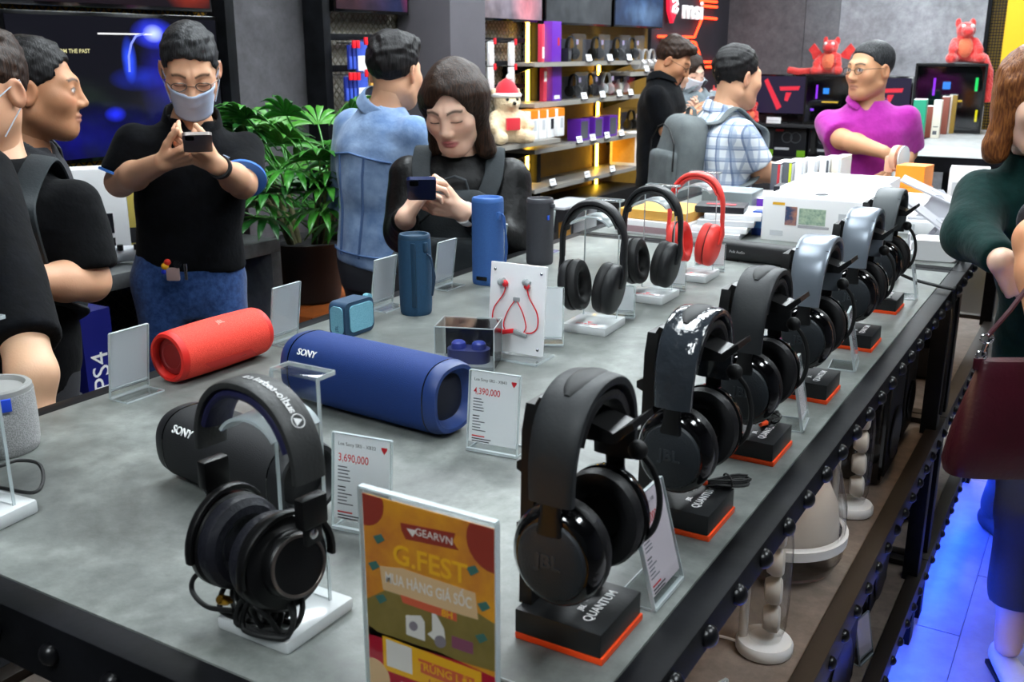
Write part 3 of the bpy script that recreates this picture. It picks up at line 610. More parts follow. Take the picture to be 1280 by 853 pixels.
def gaming_headset(label, loc, bm, style=0, mic=True, glow=None, cordm=None):
    t = thing('gaming_headset', label, 'headset', loc, PI / 2)      # local x -> world y
    zt = 0.262; hw = 0.066; bot = 0.165
    path = arc(hw, zt, 0.080, bot, pw=2.3); n = len(path); bw = 0.050 if style != 1 else 0.056
    secs = []
    for i in range(n):
        f = abs(i - (n - 1) / 2) / ((n - 1) / 2)
        secs.append(sec_round(bw * (1 - (0.18 if style != 1 else 0.30) * max(0, f - 0.2) ** 2), 0.012, 18, 3.6))
    MB().sweep(path, secs, side=(0, 1, 0)).build('headband', bm, t)
    pin = [(x * 0.86, y, z - 0.013) for x, y, z in path[5:-5]]
    MB().sweep(pin, sec_round(bw * 0.9, 0.016, 14, 2.6), side=(0, 1, 0)).build('headband_pad', leather, t)
    # oval relief on the crown
    fine = arc(hw, zt, 0.080, bot, n=90, pw=2.3); crown = fine[31:62]
    out = []
    for i, p_ in enumerate(crown): out.append(p_)
    k = len(crown)
    if style != 1:
        MB().sweep([(x * 1.022, y, zt - 0.08 + (z - zt + 0.08) * 1.016) for x, y, z in crown], [sec_round(bw * 0.62 * math.sqrt(max(0.08, 1 - (2 * i / (k - 1) - 1) ** 2)), 0.0125, 16, 2.2) for i in range(k)], side=(0, 1, 0)).build('crown_inlay', mat('crown_rubber', '141618', 0.6), t)
    else:
        for i in (4, 7, n - 8, n - 5):
            x, y, z = path[i]; MB().box((x, 0, z), (0.0015, bw * 0.9, 0.013)).build('band_groove', matte, t)
    zc = 0.108
    for s in (-1, 1):
        arm = [(s * hw, 0, bot + 0.012), (s * (hw + 0.002), 0, bot - 0.012), (s * (hw + 0.003), 0, bot - 0.03)]
        MB().sweep(arm, [sec_round(0.022, 0.007), sec_round(0.020, 0.007), sec_round(0.028, 0.007)], side=(0, 1, 0)).build('yoke', black, t)
        c = (s * (hw - 0.022), 0, zc); ov = (0.98, 1.10)
        mb = MB(); cup(mb, c, s, [(r * 1.12, x) for r, x in PAD], ov, 0.05 * s); mb.build('ear_pad', leather, t)
        mb = MB(); cup(mb, c, s, [(0.0432, 0.0), (0.0465, 0.002), (0.0465, 0.010), (0.043, 0.017), (0.038, 0.0205), (0.036, 0.0205)], ov, 0.05 * s); es = mb.build('ear_shell', gloss, t)
        mb = MB(); cup(mb, c, s, [(0.0362, 0.0203), (0.0345, 0.0235), (0.028, 0.0265), (0.0, 0.0275)], ov, 0.05 * s); mb.build('cup_plate', mat('cup_slate', '1c2126', 0.5, bump=(500, 0.3)), t)
        text('JBL', 0.019, mat('logo_grey', '2c3136', 0.4), t, frame((s * (hw + 0.0062), 0, zc + 0.001), (0, s, 0), (0, 0, 1)), ext=0.0006, bold=0.02)
        if glow:
            MB().tube([(s * (hw - 0.012), 0.036 * math.sin(a), zc + 0.045 * math.cos(a)) for a in (np.linspace(0.55, 0.85, 5) if s < 0 else np.linspace(-0.85, -0.55, 5))], 0.0017, 6).build('light_bar', glow, t)
    if mic:
        pts = [(hw - 0.012, -0.030, zc - 0.03), (hw - 0.008, -0.047, zc - 0.01), (hw - 0.006, -0.052, zc + 0.02), (hw - 0.008, -0.046, zc + 0.05), (hw - 0.012, -0.034, zc + 0.068)]
        cable('mic_boom', pts, 0.0032, matte, t)
        MB().sph((hw - 0.013, -0.030, zc + 0.072), (0.009, 0.010, 0.010)).build('mic_tip', matte, t)
    return t
qy = [0.785, 1.07, 1.325, 1.618, 1.955, 2.275]
names = ['nearest', 'second nearest', 'third nearest', 'fourth', 'fifth', 'farthest']
looks = [(band_dark, 0, glow_blue, 'charcoal gaming headset, the nearest in the front row'), (band_film, 0, glow_blue, 'gaming headset with shiny film still on its headband'),
         (band_dark, 0, glow_red, 'matte charcoal gaming headset just behind the film-wrapped one'), (band_silver, 1, None, 'silver-banded gaming headset, the nearer of the two silver ones'),
         (band_silver, 1, glow_red, 'silver-banded gaming headset with a red light, the farther silver one'), (band_grey, 1, None, 'grey-banded gaming headset, the farthest in the front row')]
for i, y in enumerate(qy):
    x = -0.388 if i < 5 else -0.402
    gaming_stand('black headset stand with orange-edged base, %s in the front row' % names[i], (x, y, TT))
    gaming_headset(looks[i][3], (x + 0.004, y - 0.004, TT), looks[i][0], looks[i][1], mic=True, glow=looks[i][2])
# little cable bundles lying on the bases
def bundle(label, c, rz, m2, L_=0.055):
    t = thing('cable_bundle', label, 'cable', c, rz); rr = random.Random(int(c[1] * 100))
    for i in range(5):
        dy, dz = rr.uniform(-0.006, 0.006), rr.uniform(0.003, 0.010)
        MB().tube([((L_ * 0.5 + rr.uniform(-.004, .004)) * math.cos(a), dy + 0.007 * math.sin(a), dz + 0.002 * math.sin(2 * a)) for a in np.linspace(0, 2 * PI, 21)[:-1]], 0.0019, 6, True).build('cable_loop', matte, t)
    MB().tube([(0, 0.013 * math.cos(a), 0.007 + 0.008 * math.sin(a)) for a in np.linspace(0, 2 * PI, 13)[:-1]], 0.0012, 6, True).build('twist_tie', matte, t)
    MB().cyl((-L_ * 0.5, 0, 0.007), (-L_ * 0.5 - 0.018, 0.004, 0.009), 0.004, 0.003, 10).build('orange_plug', orange, t)
bundle('black cable bundle with orange plug beside the film-wrapped headset', (-0.352, 1.115, TT + 0.033), 0.75, orange)
bundle('black cable bundle with orange plug on the third stand base', (-0.372, 1.36, TT + 0.033), 1.6, orange, 0.045)
bundle('gold-tipped cable bundle under the nearest gaming headset', (-0.400, 0.822, TT + 0.033), 0.3, orange, 0.03)
cable('audio_cable', [tuple(PZ(1120, 340, TT + 0.04)), tuple(PZ(1140, 349, TT + 0.02)), tuple(PZ(1170, 357, TT + 0.012)), tuple(PZ(1192, 362, TT + 0.01)), (-0.278, 2.52, TT + 0.004), (-0.272, 2.515, TT - 0.1), (-0.272, 2.50, TT - 0.3)], 0.004, matte, label='black cable running off the table from the farthest headset', cat='cable')
# ------------------------------------------------------------ speakers on the table
def super_sec(w, h, n=40, pw=2.6): return [(a, b) for a, b in sec_round(w, h, n, pw)]
def long_speaker(label, c, rz, L_, hgt, dep, cloth, plain, recess, logo):
    t = thing('bluetooth_speaker', label, 'speaker', (*c, TT), rz)
    z0 = hgt / 2 + 0.002
    def loop(xs, sc): return list(xs), [[(u, w + z0) for u, w in super_sec(dep * k, hgt * k, 40, 2.5)] for k in sc]
    a = L_ / 2
    pth, sc = loop([-a + 0.020, -a + 0.022, -a * 0.5, 0, a * 0.5, a - 0.022, a - 0.020], [0.965, 0.985, 1.0, 1.0, 1.0, 0.985, 0.965])
    MB().stack(pth, sc, 'x').build('grille', cloth, t)
    for s in (-1, 1):
        pth, sc = loop([s * (a - 0.0195), s * (a - 0.017), s * (a - 0.004), s * a, s * a, s * (a - 0.012), s * (a - 0.016)], [0.985, 0.985, 0.94, 0.90, 0.80, 0.68, 0.62])
        MB().stack(pth, sc, 'x', (False, False)).build('end_cap', plain, t)
        pth, sc = loop([s * (a - 0.0160), s * (a - 0.012), s * (a - 0.010)], [0.63, 0.45, 0.05]); MB().stack(pth, sc, 'x').build('passive_radiator', recess, t)
        pth, sc = loop([s * (a - 0.0215), s * (a - 0.0195)], [0.99, 0.992]); MB().stack(pth, sc, 'x').build('light_ring', gloss, t)
    for s in (-1, 1): MB().box((s * L_ * 0.3, 0, 0.002), (0.03, 0.03, 0.004)).build('foot', matte, t)
    # wordmark on the upper front
    al = 0.62; r_ = 0.5; f = Vector((0, -math.cos(al), math.sin(al)))
    sx_ = (abs(math.cos(al)) ** (2 / 2.5)) * dep / 2; sz_ = (abs(math.sin(al)) ** (2 / 2.5)) * hgt / 2
    nv = Vector((0, -abs(math.cos(al)) ** 1.2 / dep, abs(math.sin(al)) ** 1.2 / hgt)).normalized()
    text(logo, 0.0150, white_ink, t, frame((-a + 0.060, -sx_ + nv.y * 0.0012, z0 + sz_ + nv.z * 0.0012), (1, 0, 0), (0, nv.z, -nv.y)), ext=0.0006, bold=0.012)
    return t
blue_cloth = knit('speaker_cloth_blue', '05205a', '0a3478', 1100); black_cloth = knit('speaker_cloth_black', '0b0c0e', '1b1c1f', 1000)
long_speaker('long royal blue speaker lying in the middle of the table', (-0.94, 1.165), -0.07, 0.318, 0.112, 0.11, blue_cloth, mat('blue_plain', '1c3670', 0.45), mat('navy_recess', '070d20', 0.6), 'SONY')
long_speaker('long black speaker lying behind the studio headphones', (-0.90, 0.845), -0.12, 0.25, 0.098, 0.10, black_cloth, mat('charcoal_plain', '17181b', 0.5), mat('black_recess', '060607', 0.6), 'SONY')

def lying_cylinder():
    t = thing('bluetooth_speaker', 'red cylinder speaker lying on its side at the rear edge', 'speaker', (-1.335, 1.205, TT), -0.02)
    red = knit('speaker_cloth_red', 'd8241c', 'f04a38', 620); rub = mat('red_rubber', 'd5231b', 0.5); R = 0.0465; L_ = 0.105
    z = R + 0.001
    ys = np.linspace(-L_ + 0.012, L_ - 0.012, 15)
    mb = MB(); mb.M = Matrix.Translation((0, 0, z)); mb.lathe([(R * (0.93 + 0.07 * math.cos(y / L_ * 1.25)), y) for y in ys], 48, 'y', cap=False); mb.build('grille', red, t)
    for s in (-1, 1):
        mb = MB(); mb.M = Matrix.Translation((0, 0, z))
        prof = [(R * 0.955, s * (L_ - 0.012)), (R * 0.955, s * (L_ - 0.006)), (R * 0.90, s * L_), (R * 0.78, s * (L_ + 0.001)), (R * 0.72, s * (L_ - 0.004)), (R * 0.70, s * (L_ - 0.014))]
        mb.lathe(prof, 48, 'y', cap=False); mb.build('end_ring', rub, t)
        mb = MB(); mb.M = Matrix.Translation((0, 0, z)); mb.lathe([(R * 0.705, s * (L_ - 0.013)), (R * 0.66, s * (L_ - 0.009)), (R * 0.5, s * (L_ - 0.008)), (R * 0.45, s * (L_ - 0.010)), (0, s * (L_ - 0.009))], 40, 'y'); mb.build('passive_radiator', mat('dark_red', '7d1014', 0.55), t)
    # rubber foot/handle panel on the near side
    mb = MB(); 
    for a0, a1, y0, y1, off in ((-0.30, -0.72, -0.052, 0.055, 0.0012),):
        vs = []; n, m_ = 12, 6
        for i in range(n + 1):
            for j in range(m_ + 1):
                a = a0 + (a1 - a0) * j / m_; y = y0 + (y1 - y0) * i / n + (j - m_ / 2) * 0.004; rr_ = R * (0.93 + 0.07 * math.cos(y / L_ * 1.25)) + off
                vs.append((rr_ * math.cos(a), y, z + rr_ * math.sin(a)))
        mb.raw(vs, [(i * (m_ + 1) + j, i * (m_ + 1) + j + 1, (i + 1) * (m_ + 1) + j + 1, (i + 1) * (m_ + 1) + j) for i in range(n) for j in range(m_)])
    mb.build('port_cover', rub, t)
    MB().box((R * 0.93 * math.cos(-0.5), 0.012, z + R * 0.97 * math.sin(-0.5)), (0.008, 0.045, 0.004), 0.0015).build('pull_slot', MATS['dark_red'], t)
    text('JBL', 0.012, mat('red_pale', 'e88a7c', 0.5), t, frame((R * math.cos(1.15), 0.0, z + R * math.sin(1.15) + 0.0005), (0, 1, 0), (-math.sin(1.15), 0, math.cos(1.15))), ext=0.0003, bold=0.02)
lying_cylinder()
def strap(t, x, z0, z1, m, r=0.002):
    cable('carry_strap', [(x, -0.004, z0), (x + 0.012, -0.006, z0 - 0.01), (x + 0.015, -0.006, (z0 + z1) / 2), (x + 0.012, -0.004, z1 + 0.02), (x + 0.008, 0, z1), (x + 0.01, 0.006, z1 + 0.03), (x + 0.012, 0.004, (z0 + z1) / 2), (x, 0.004, z0 - 0.004)], r, m, t)
def upright_speaker(label, c, R, h, cloth, plain, bulge=0.05, rz=0.0, sq=2.0, topm=None, shade=None):
    t = thing('bluetooth_speaker', label, 'speaker', (*c, TT), rz)
    def sec(k): return sec_round(2 * R * k, 2 * R * k, 40, sq)
    zs = [(0, 0.90), (0.004, 0.955), (0.012, 0.975)] + [(h * f, 0.975 + bulge * math.sin(PI * f) * 0.5) for f in np.linspace(0.12, 0.9, 9)] + [(h - 0.010, 0.972)]
    MB().stack([z for z, _ in zs], [sec(k) for _, k in zs]).build('grille', cloth, t)
    tp = [(h - 0.0098, 0.965), (h - 0.003, 0.955), (h, 0.90), (h, 0.80), (h - 0.006, 0.72), (h - 0.006, 0.05)]
    MB().stack([z for z, _ in tp], [sec(k) for _, k in tp]).build('top_cap', plain, t)
    return t
navy_cloth = knit('cloth_navy', '12304a', '1d4766', 800); slate_blue = knit('cloth_slateblue', '25477f', '34609f', 900); dark_cloth = knit('cloth_dark', '2c2d31', '3c3d42', 900); grey_cloth = knit('cloth_grey', '7c7c7c', 'a5a5a5', 500)
c_ = np.mean([PZ(505, 393, TT), PZ(542, 393, TT)], axis=0); 
u = upright_speaker('teal navy cylinder speaker standing upright with a cord', (-1.262, 1.715), 0.0355, 0.175, navy_cloth, mat('navy_plain', '1a3a52', 0.5), 0.07)
strap(u, 0.036, 0.135, 0.045, mat('navy_cord', '15304a', 0.6)); MB().box((0.0345, -0.008, 0.15), (0.006, 0.012, 0.02), 0.002).build('strap_lug', MATS['navy_plain'], u)
MB().box((0.018, -0.0305, 0.09), (0.012, 0.005, 0.14), 0.002).build('button_rail', MATS['navy_plain'], u)
u = upright_speaker('tall slate blue cylinder speaker with a strap', (-1.283, 2.045), 0.038, 0.212, slate_blue, mat('slate_plain', '3a66a8', 0.5), 0.0, sq=2.4)
strap(u, 0.039, 0.175, 0.04, mat('slate_cord', '2c5596', 0.6)); MB().box((0.004, -0.0365, 0.018), (0.03, 0.004, 0.010), 0.002).build('port_slot', gloss, u); MB().box((0.037, -0.01, 0.17), (0.006, 0.012, 0.02), 0.002).build('strap_lug', MATS['slate_plain'], u)
u = upright_speaker('dark grey cylinder speaker with a side hanger, rearmost in the row', (-1.290, 2.318), 0.0375, 0.176, dark_cloth, mat('grey_plain', '3f4046', 0.5), 0.0)
MB().box((0.040, -0.004, 0.158), (0.012, 0.010, 0.012), 0.003).build('hanger', MATS['grey_plain'], u); MB().box((0.034, -0.016, 0.128), (0.003, 0.008, 0.012), 0.001).build('blue_tab', mat('tab_blue', '2b5bd0', 0.5), u)
u = upright_speaker('grey fabric cylinder speaker with red and blue tag at the left edge', (-1.315, 0.778), 0.052, 0.098, grey_cloth, mat('fabric_grey', '8a8a88', 0.8), 0.05)
MB().box((0.040, -0.036, 0.078), (0.022, 0.004, 0.016), 0.001).build('red_tag', mat('tag_red', 'e0402c', 0.5), u, rot=None)
MB().at((0.050, -0.020, 0.080), (0, 0, 1.1)).box((0, 0, 0), (0.020, 0.005, 0.018), 0.001).build('blue_tag', mat('tag_blue', '2048c8', 0.5), u)
def square_speaker():
    t = thing('bluetooth_speaker', 'small square blue speaker with pale blue front', 'speaker', (-1.277, 1.516, TT), 1.55)
    rub = mat('go_navy', '1c3c58', 0.55, bump=(300, 0.1)); pale = knit('go_pale', '4f8aa0', '78b3c6', 900)
    MB().prism(rrect(0.088, 0.070, 0.014, 6, 0, 0.0365), -0.021, 0.021, 'xz').build('body', rub, t, ang=50)
    MB().prism(rrect(0.070, 0.054, 0.010, 6, 0.004, 0.037), -0.0235, -0.0205, 'xz').build('front_grille', pale, t, ang=50)
    MB().prism(rrect(0.032, 0.056, 0.010, 6, 0.0, 0.036), -0.0462, -0.0435, 'yz').build('side_panel', pale, t, ang=50)
    MB().prism(rrect(0.016, 0.016, 0.006, 5, 0.050, 0.064), -0.006, 0.006, 'xz').build('strap_loop', pale, t, ang=50)
    text('JBL', 0.010, mat('go_logo', '2b5a70', 0.5), t, frame((-0.0465, 0, 0.02), (0, 0, 1), (0, 1, 0)), ext=0.0003)
square_speaker()
t = thing('soundbar', 'black soundbar lying across the far end of the table', 'speaker', (-0.665, 2.612, TT), -0.10)
mb = MB(); mb.M = Matrix.Identity(4); mb.sweep([(x, 0, 0.028) for x in (-0.245, -0.242, 0.242, 0.245)], [sec_round(0.058 * k, 0.052 * k, 20, 4) for k in (0.94, 1, 1, 0.94)], side=(0, 1, 0)); mb.build('body', mat('soundbar_black', '151618', 0.55, bump=(500, 0.15)), t)
for s in (-1, 1): MB().box((s * 0.19, 0, 0.002), (0.04, 0.04, 0.005)).build('foot', matte, t)
text('Polk Audio', 0.010, mat('logo_pale', 'a8a8a8', 0.4), t, frame((-0.17, -0.0293, 0.028), (1, 0, 0), (0, 0, 1)), ext=0.0002)
text('JBL', 0.009, MATS['logo_pale'], t, frame((0.215, -0.0293, 0.028), (1, 0, 0), (0, 0, 1)), ext=0.0002) if False else None

# ------------------------------------------------------------ earphone board and clear earbud case
def board():
    a = PZ(613, 437, TT); b = PZ(672, 452, TT)
    t = thing('earphone_board', 'white display board with red neckband earphones', 'display', ((a[0] + b[0]) / 2, (a[1] + b[1]) / 2 + 0.005, TT), 0.02)
    w, h = 0.118, 0.168; M = Matrix.Rotation(-0.10, 4, 'X')
    mb = MB(); mb.M = M; mb.box((0, 0, h / 2 + 0.004), (w, 0.006, h), 0.001); bd = mb.build('board', mat('board_white', 'f4f5f7', 0.25), t)
    mb = MB(); mb.m(0).box((0.012, -0.012, 0.0025), (w, 0.07, 0.004)); mb.m(1).box((0.012, -0.047, 0.0025), (w, 0.0012, 0.0045)); mb.box((w / 2 + 0.012, -0.012, 0.0025), (0.0012, 0.07, 0.0045)); mb.build('acrylic_foot', [acr, acr_edge], t, ang=0)
    for x in (-1, 1):
        for z in (0.016, h - 0.010):
            mb = MB(); mb.M = M @ Matrix.Translation((x * (w / 2 - 0.010), -0.003, z)); mb.lathe([(0.003, 0), (0.003, -0.0015), (0.002, -0.0025), (0, -0.0026)], 12, 'y'); mb.build('screw', chrome, t)
    red = mat('bud_red', 'e02830', 0.4); gry = mat('bud_grey', '9aa0a2', 0.5)
    e = thing('earphones', 'red neckband earphones pinned on the white board', 'earphones', tuple(t.location), 0.02)
    def q(x, z, y=-0.007): v = M @ Vector((x, y, z)); return tuple(v)
    for s in (-1, 1):
        mb = MB(); mb.M = M @ Matrix.Translation((s * 0.026, -0.010, 0.138)) @ Matrix.Rotation(s * 0.4, 4, 'Y'); mb.lathe([(0.0, -0.012), (0.005, -0.0115), (0.0075, -0.007), (0.006, -0.002), (0.0065, 0.002)], 16, 'x'); mb.build('ear_tip', gry, e)
        mb = MB(); mb.M = M @ Matrix.Translation((s * 0.023, -0.010, 0.134)); mb.sph((0, 0, 0), (0.006, 0.0055, 0.007), 12, 8); mb.build('earbud', red, e)
        pts = [q(s * 0.023, 0.128), q(s * 0.028, 0.112), q(s * 0.046, 0.085), q(s * 0.048, 0.06), q(s * 0.038, 0.048), q(s * 0.02, 0.045)]
        cable('cord', pts, 0.0013, red, e)
        cable('cord', [q(s * 0.002, 0.104), q(s * 0.016, 0.082), q(s * 0.024, 0.058), q(s * 0.02, 0.046)], 0.0011, red, e)
        mb = MB(); mb.M = M @ Matrix.Translation((s * 0.013, -0.009, 0.044)) @ Matrix.Rotation(s * 0.25, 4, 'Y'); mb.box((0, 0, 0), (0.028, 0.007, 0.0085), 0.003); mb.build('control_pod', red if s < 0 else gry, e)
    mb = MB(); mb.M = M; mb.box((0, -0.005, 0.106), (0.012, 0.006, 0.008), 0.001); mb.build('clip', gry, e)
board()
def earbud_case():
    t = thing('display_case', 'clear acrylic box over navy wireless earbuds', 'case', (-0.960, 1.462, TT), 0.36)
    w, d, h = 0.108, 0.075, 0.078
    mb = MB()
    mb.m(0).box((0, -d / 2, h / 2), (w, 0.002, h)); mb.box((-w / 2, 0, h / 2), (0.002, d, h)); mb.box((0, 0, h), (w, d, 0.002))
    for x in (-1, 1):
        mb.m(1).box((x * w / 2, -d / 2, h / 2), (0.0016, 0.0016, h)); mb.box((x * w / 2, 0, h), (0.0016, d, 0.0016)); mb.box((x * w / 2, d / 2, h / 2), (0.0016, 0.0016, h))
        mb.box((0, x * d / 2, h), (w, 0.0016, 0.0016))
    mb.build('clear_cover', [acr, acr_edge], t, ang=0)
    dk = mat('smoked_panel', '1a1b22', 0.15)
    MB().box((w / 2 - 0.001, 0, h / 2), (0.002, d - 0.003, h - 0.003)).build('smoked_side', dk, t, ang=0); MB().box((0, d / 2 - 0.001, h / 2), (w - 0.004, 0.002, h - 0.003)).build('smoked_back', dk, t, ang=0)
    MB().box((0, 0, 0.003), (w - 0.004, d - 0.004, 0.006)).build('floor_plate', mat('case_grey', '8a8f92', 0.3), t)
    e = thing('earbuds', 'navy wireless earbuds in an open charging cradle inside the clear box', 'earbuds', (-0.960, 1.462, TT + 0.0062), 0.36)
    nv = mat('bud_navy', '141c5a', 0.4)
    MB().prism(rrect(0.078, 0.044, 0.02, 7), 0, 0.024).build('cradle', nv, e, ang=50)
    for s in (-1, 1):
        MB().lathe([(0.0135, 0.023), (0.0140, 0.028), (0.0125, 0.034), (0.009, 0.037), (0, 0.0375)], 22).build('earbud', mat('bud_blue', '27348a', 0.35), e, loc=(s * 0.019, 0, 0))
earbud_case()
# ------------------------------------------------------------ people: implicit surfaces polygonised with surface nets
def V3(*a): return np.array(a, dtype=np.float32)
def s_cap(p, a, b, ra, rb):
    a = np.asarray(a, np.float32); ba = np.asarray(b, np.float32) - a; pa = p - a
    t = np.clip(pa @ ba / max(float(ba @ ba), 1e-9), 0, 1)
    return np.linalg.norm(pa - t[:, None] * ba, axis=1) - (ra + (rb - ra) * t)
def s_ell(p, c, r, R=None):
    q = p - np.asarray(c, np.float32)
    if R is not None: q = q @ R
    r = np.asarray(r, np.float32); k0 = np.linalg.norm(q / r, axis=1); k1 = np.linalg.norm(q / (r * r), axis=1) + 1e-9
    return k0 * (k0 - 1) / k1
def smin(a, b, k):
    h = np.clip(0.5 + 0.5 * (b - a) / k, 0, 1); return b * (1 - h) + a * h - k * h * (1 - h)
def smax(a, b, k): return -smin(-a, -b, k)
def wob(p, f=1.0, s=0.0):
    x, y, z = p[:, 0] * f, p[:, 1] * f, p[:, 2] * f
    return (np.sin(17 * x + 9 * z + 3 * y + s) + np.sin(-11 * y + 23 * z + 5 * x + 2 * s) + 0.6 * np.sin(31 * z - 19 * x + 13 * y + s) + 0.5 * np.sin(37 * y + 29 * x + 3 * s)) / 3.1
def polygonise(f, lo, hi, h):
    lo = np.asarray(lo, float); hi = np.asarray(hi, float); B = 4
    nb = np.ceil((hi - lo) / (h * B)).astype(int) + 1; n = nb * B
    bc = np.stack(np.meshgrid(*[np.arange(k) for k in nb], indexing='ij'), -1).reshape(-1, 3)
    dc = f((lo + (bc * B + (B - 1) / 2) * h).astype(np.float32))
    V = np.where(dc > 0, 1.0, -1.0).astype(np.float32).reshape(nb)
    V = V.repeat(B, 0).repeat(B, 1).repeat(B, 2)
    act = bc[np.abs(dc) < h * B * 1.75]
    off = np.stack(np.meshgrid(*[np.arange(B)] * 3, indexing='ij'), -1).reshape(-1, 3)
    idx = (act[:, None] * B + off[None]).reshape(-1, 3)
    V[idx[:, 0], idx[:, 1], idx[:, 2]] = f((lo + idx * h).astype(np.float32))
    I = V < 0
    cnt = np.zeros(tuple(n - 1), np.int8)
    cs = [(i, j, k) for i in (0, 1) for j in (0, 1) for k in (0, 1)]
    for i, j, k in cs: cnt += I[i:n[0] - 1 + i, j:n[1] - 1 + j, k:n[2] - 1 + k]
    cells = np.argwhere((cnt > 0) & (cnt < 8))
    cid = -np.ones(tuple(n - 1), np.int32); cid[cells[:, 0], cells[:, 1], cells[:, 2]] = np.arange(len(cells))
    acc = np.zeros((len(cells), 3)); num = np.zeros(len(cells))
    cv = {c: V[cells[:, 0] + c[0], cells[:, 1] + c[1], cells[:, 2] + c[2]] for c in cs}
    for a in cs:
        for ax in range(3):
            if a[ax]: continue
            b = tuple(1 if q == ax else a[q] for q in range(3)); va, vb = cv[a], cv[b]; m = (va < 0) != (vb < 0)
            t = np.where(m, va / np.where(m, va - vb, 1), 0); pos = np.array(a, float)[None].repeat(len(cells), 0); pos[:, ax] = t
            acc[m] += pos[m]; num[m] += 1
    verts = lo + (cells + acc / num[:, None]) * h
    faces = []
    for ax in range(3):
        u, w = (ax + 1) % 3, (ax + 2) % 3
        A = np.moveaxis(I, ax, 0); d = A[:-1] != A[1:]; d = np.moveaxis(d, 0, ax)
        e = np.argwhere(d); ok = (e[:, u] > 0) & (e[:, w] > 0) & (e[:, u] < n[u] - 1) & (e[:, w] < n[w] - 1); e = e[ok]
        if not len(e): continue
        q = []
        for du, dw in ((0, 0), (-1, 0), (-1, -1), (0, -1)):
            g = e.copy(); g[:, u] += du; g[:, w] += dw; q.append(cid[g[:, 0], g[:, 1], g[:, 2]])
        q = np.stack(q, 1); flip = I[e[:, 0], e[:, 1], e[:, 2]]
        q[flip] = q[flip][:, ::1]; q[~flip] = q[~flip][:, ::-1]
        faces.append(q)
    faces = np.concatenate(faces); faces = faces[(faces >= 0).all(1)]
    return verts, faces
def np_object(name, parts, mats, parent=None, cols=None, relax=1):
    vs = []; fs = []; o = 0
    for v, f in parts: vs.append(v); fs.append(f + o); o += len(v)
    v = np.concatenate(vs); f = np.concatenate(fs)
    for _ in range(relax):
        s = np.zeros_like(v); c = np.zeros(len(v))
        for i in range(4):
            j = (i + 1) % 4
            np.add.at(s, f[:, i], v[f[:, j]]); np.add.at(c, f[:, i], 1)
        v = v * 0.5 + 0.5 * s / np.maximum(c, 1)[:, None]
    me = bpy.data.meshes.new(name); me.vertices.add(len(v)); me.vertices.foreach_set('co', v.astype(np.float32).ravel())
    me.loops.add(len(f) * 4); me.loops.foreach_set('vertex_index', f.ravel().astype(np.int32)); me.polygons.add(len(f))
    me.polygons.foreach_set('loop_start', np.arange(0, len(f) * 4, 4, dtype=np.int32)); me.polygons.foreach_set('use_smooth', np.ones(len(f), bool))
    me.update(calc_edges=True); me.validate()
    for m in (mats if isinstance(mats, list) else [mats]): me.materials.append(m)
    if cols is not None:
        at = me.color_attributes.new('Col', 'FLOAT_COLOR', 'POINT'); at.data.foreach_set('color', np.concatenate([cols, np.ones((len(cols), 1))], 1).astype(np.float32).ravel())
    ob = bpy.data.objects.new(name, me); COL.objects.link(ob)
    if parent: ob.parent = parent; ob.matrix_parent_inverse = Matrix.Translation(-Vector(parent.location))
    return ob
def rot(axis, a):
    return np.array(Matrix.Rotation(a, 3, axis))
def head_sdf(p, jaw=1.0, female=False, nk=(0, -0.045, -0.17)):
    d = s_ell(p, (0, -0.014, 0.034), (0.0755, 0.094, 0.083))
    d = smin(d, s_ell(p, (0, 0.022, -0.038), (0.060 * jaw, 0.072, 0.080)), 0.035)
    d = smin(d, s_ell(p, (0, 0.066, -0.098), (0.022 * jaw, 0.018, 0.018)), 0.03)
    ax = np.stack([np.abs(p[:, 0]), p[:, 1], p[:, 2]], 1)
    d = smin(d, s_cap(ax, (0.049 * jaw, -0.005, -0.060), (0.020, 0.058, -0.092), 0.014, 0.015), 0.045)
    d = smin(d, s_ell(ax, (0.042, 0.058, -0.022), (0.024, 0.024, 0.024)), 0.035)
    d = smin(d, s_cap(ax, (0.010, 0.086, 0.024), (0.042, 0.071, 0.024), 0.008, 0.007), 0.028)
    d = smax(d, -s_ell(ax, (0.033, 0.106, 0.003), (0.020, 0.016, 0.012)), 0.020)
    d = smin(d, s_ell(ax, (0.032, 0.0765, 0.003), (0.0150, 0.0140, 0.0115)), 0.010)
    d = smin(d, s_cap(p, (0, 0.088, 0.010), (0, 0.107, -0.028), 0.0080, 0.0110), 0.018)
    d = smin(d, s_ell(ax, (0.012, 0.098, -0.034), (0.009, 0.011, 0.008)), 0.008)
    d = smin(d, s_ell(p, (0, 0.088, -0.0605), (0.022, 0.0115, 0.0055)), 0.006)
    d = smin(d, s_ell(p, (0, 0.087, -0.0715), (0.019, 0.0115, 0.0065)), 0.006)
    d = smax(d, -s_cap(ax, (0, 0.101, -0.0658), (0.020, 0.090, -0.0665), 0.0016, 0.0012), 0.003)
    ear = s_ell(ax, (0.079, -0.008, -0.008), (0.008, 0.019, 0.032), rot('X', -0.18) @ rot('Z', 0.35))
    ear = smax(ear, -s_ell(ax, (0.086, -0.003, -0.006), (0.006, 0.011, 0.019)), 0.005)
    d = smin(d, ear, 0.006)
    d = smin(d, s_cap(p, (0, -0.026, -0.05), nk, 0.050 if not female else 0.042, 0.053 if not female else 0.046), 0.022)
    return d
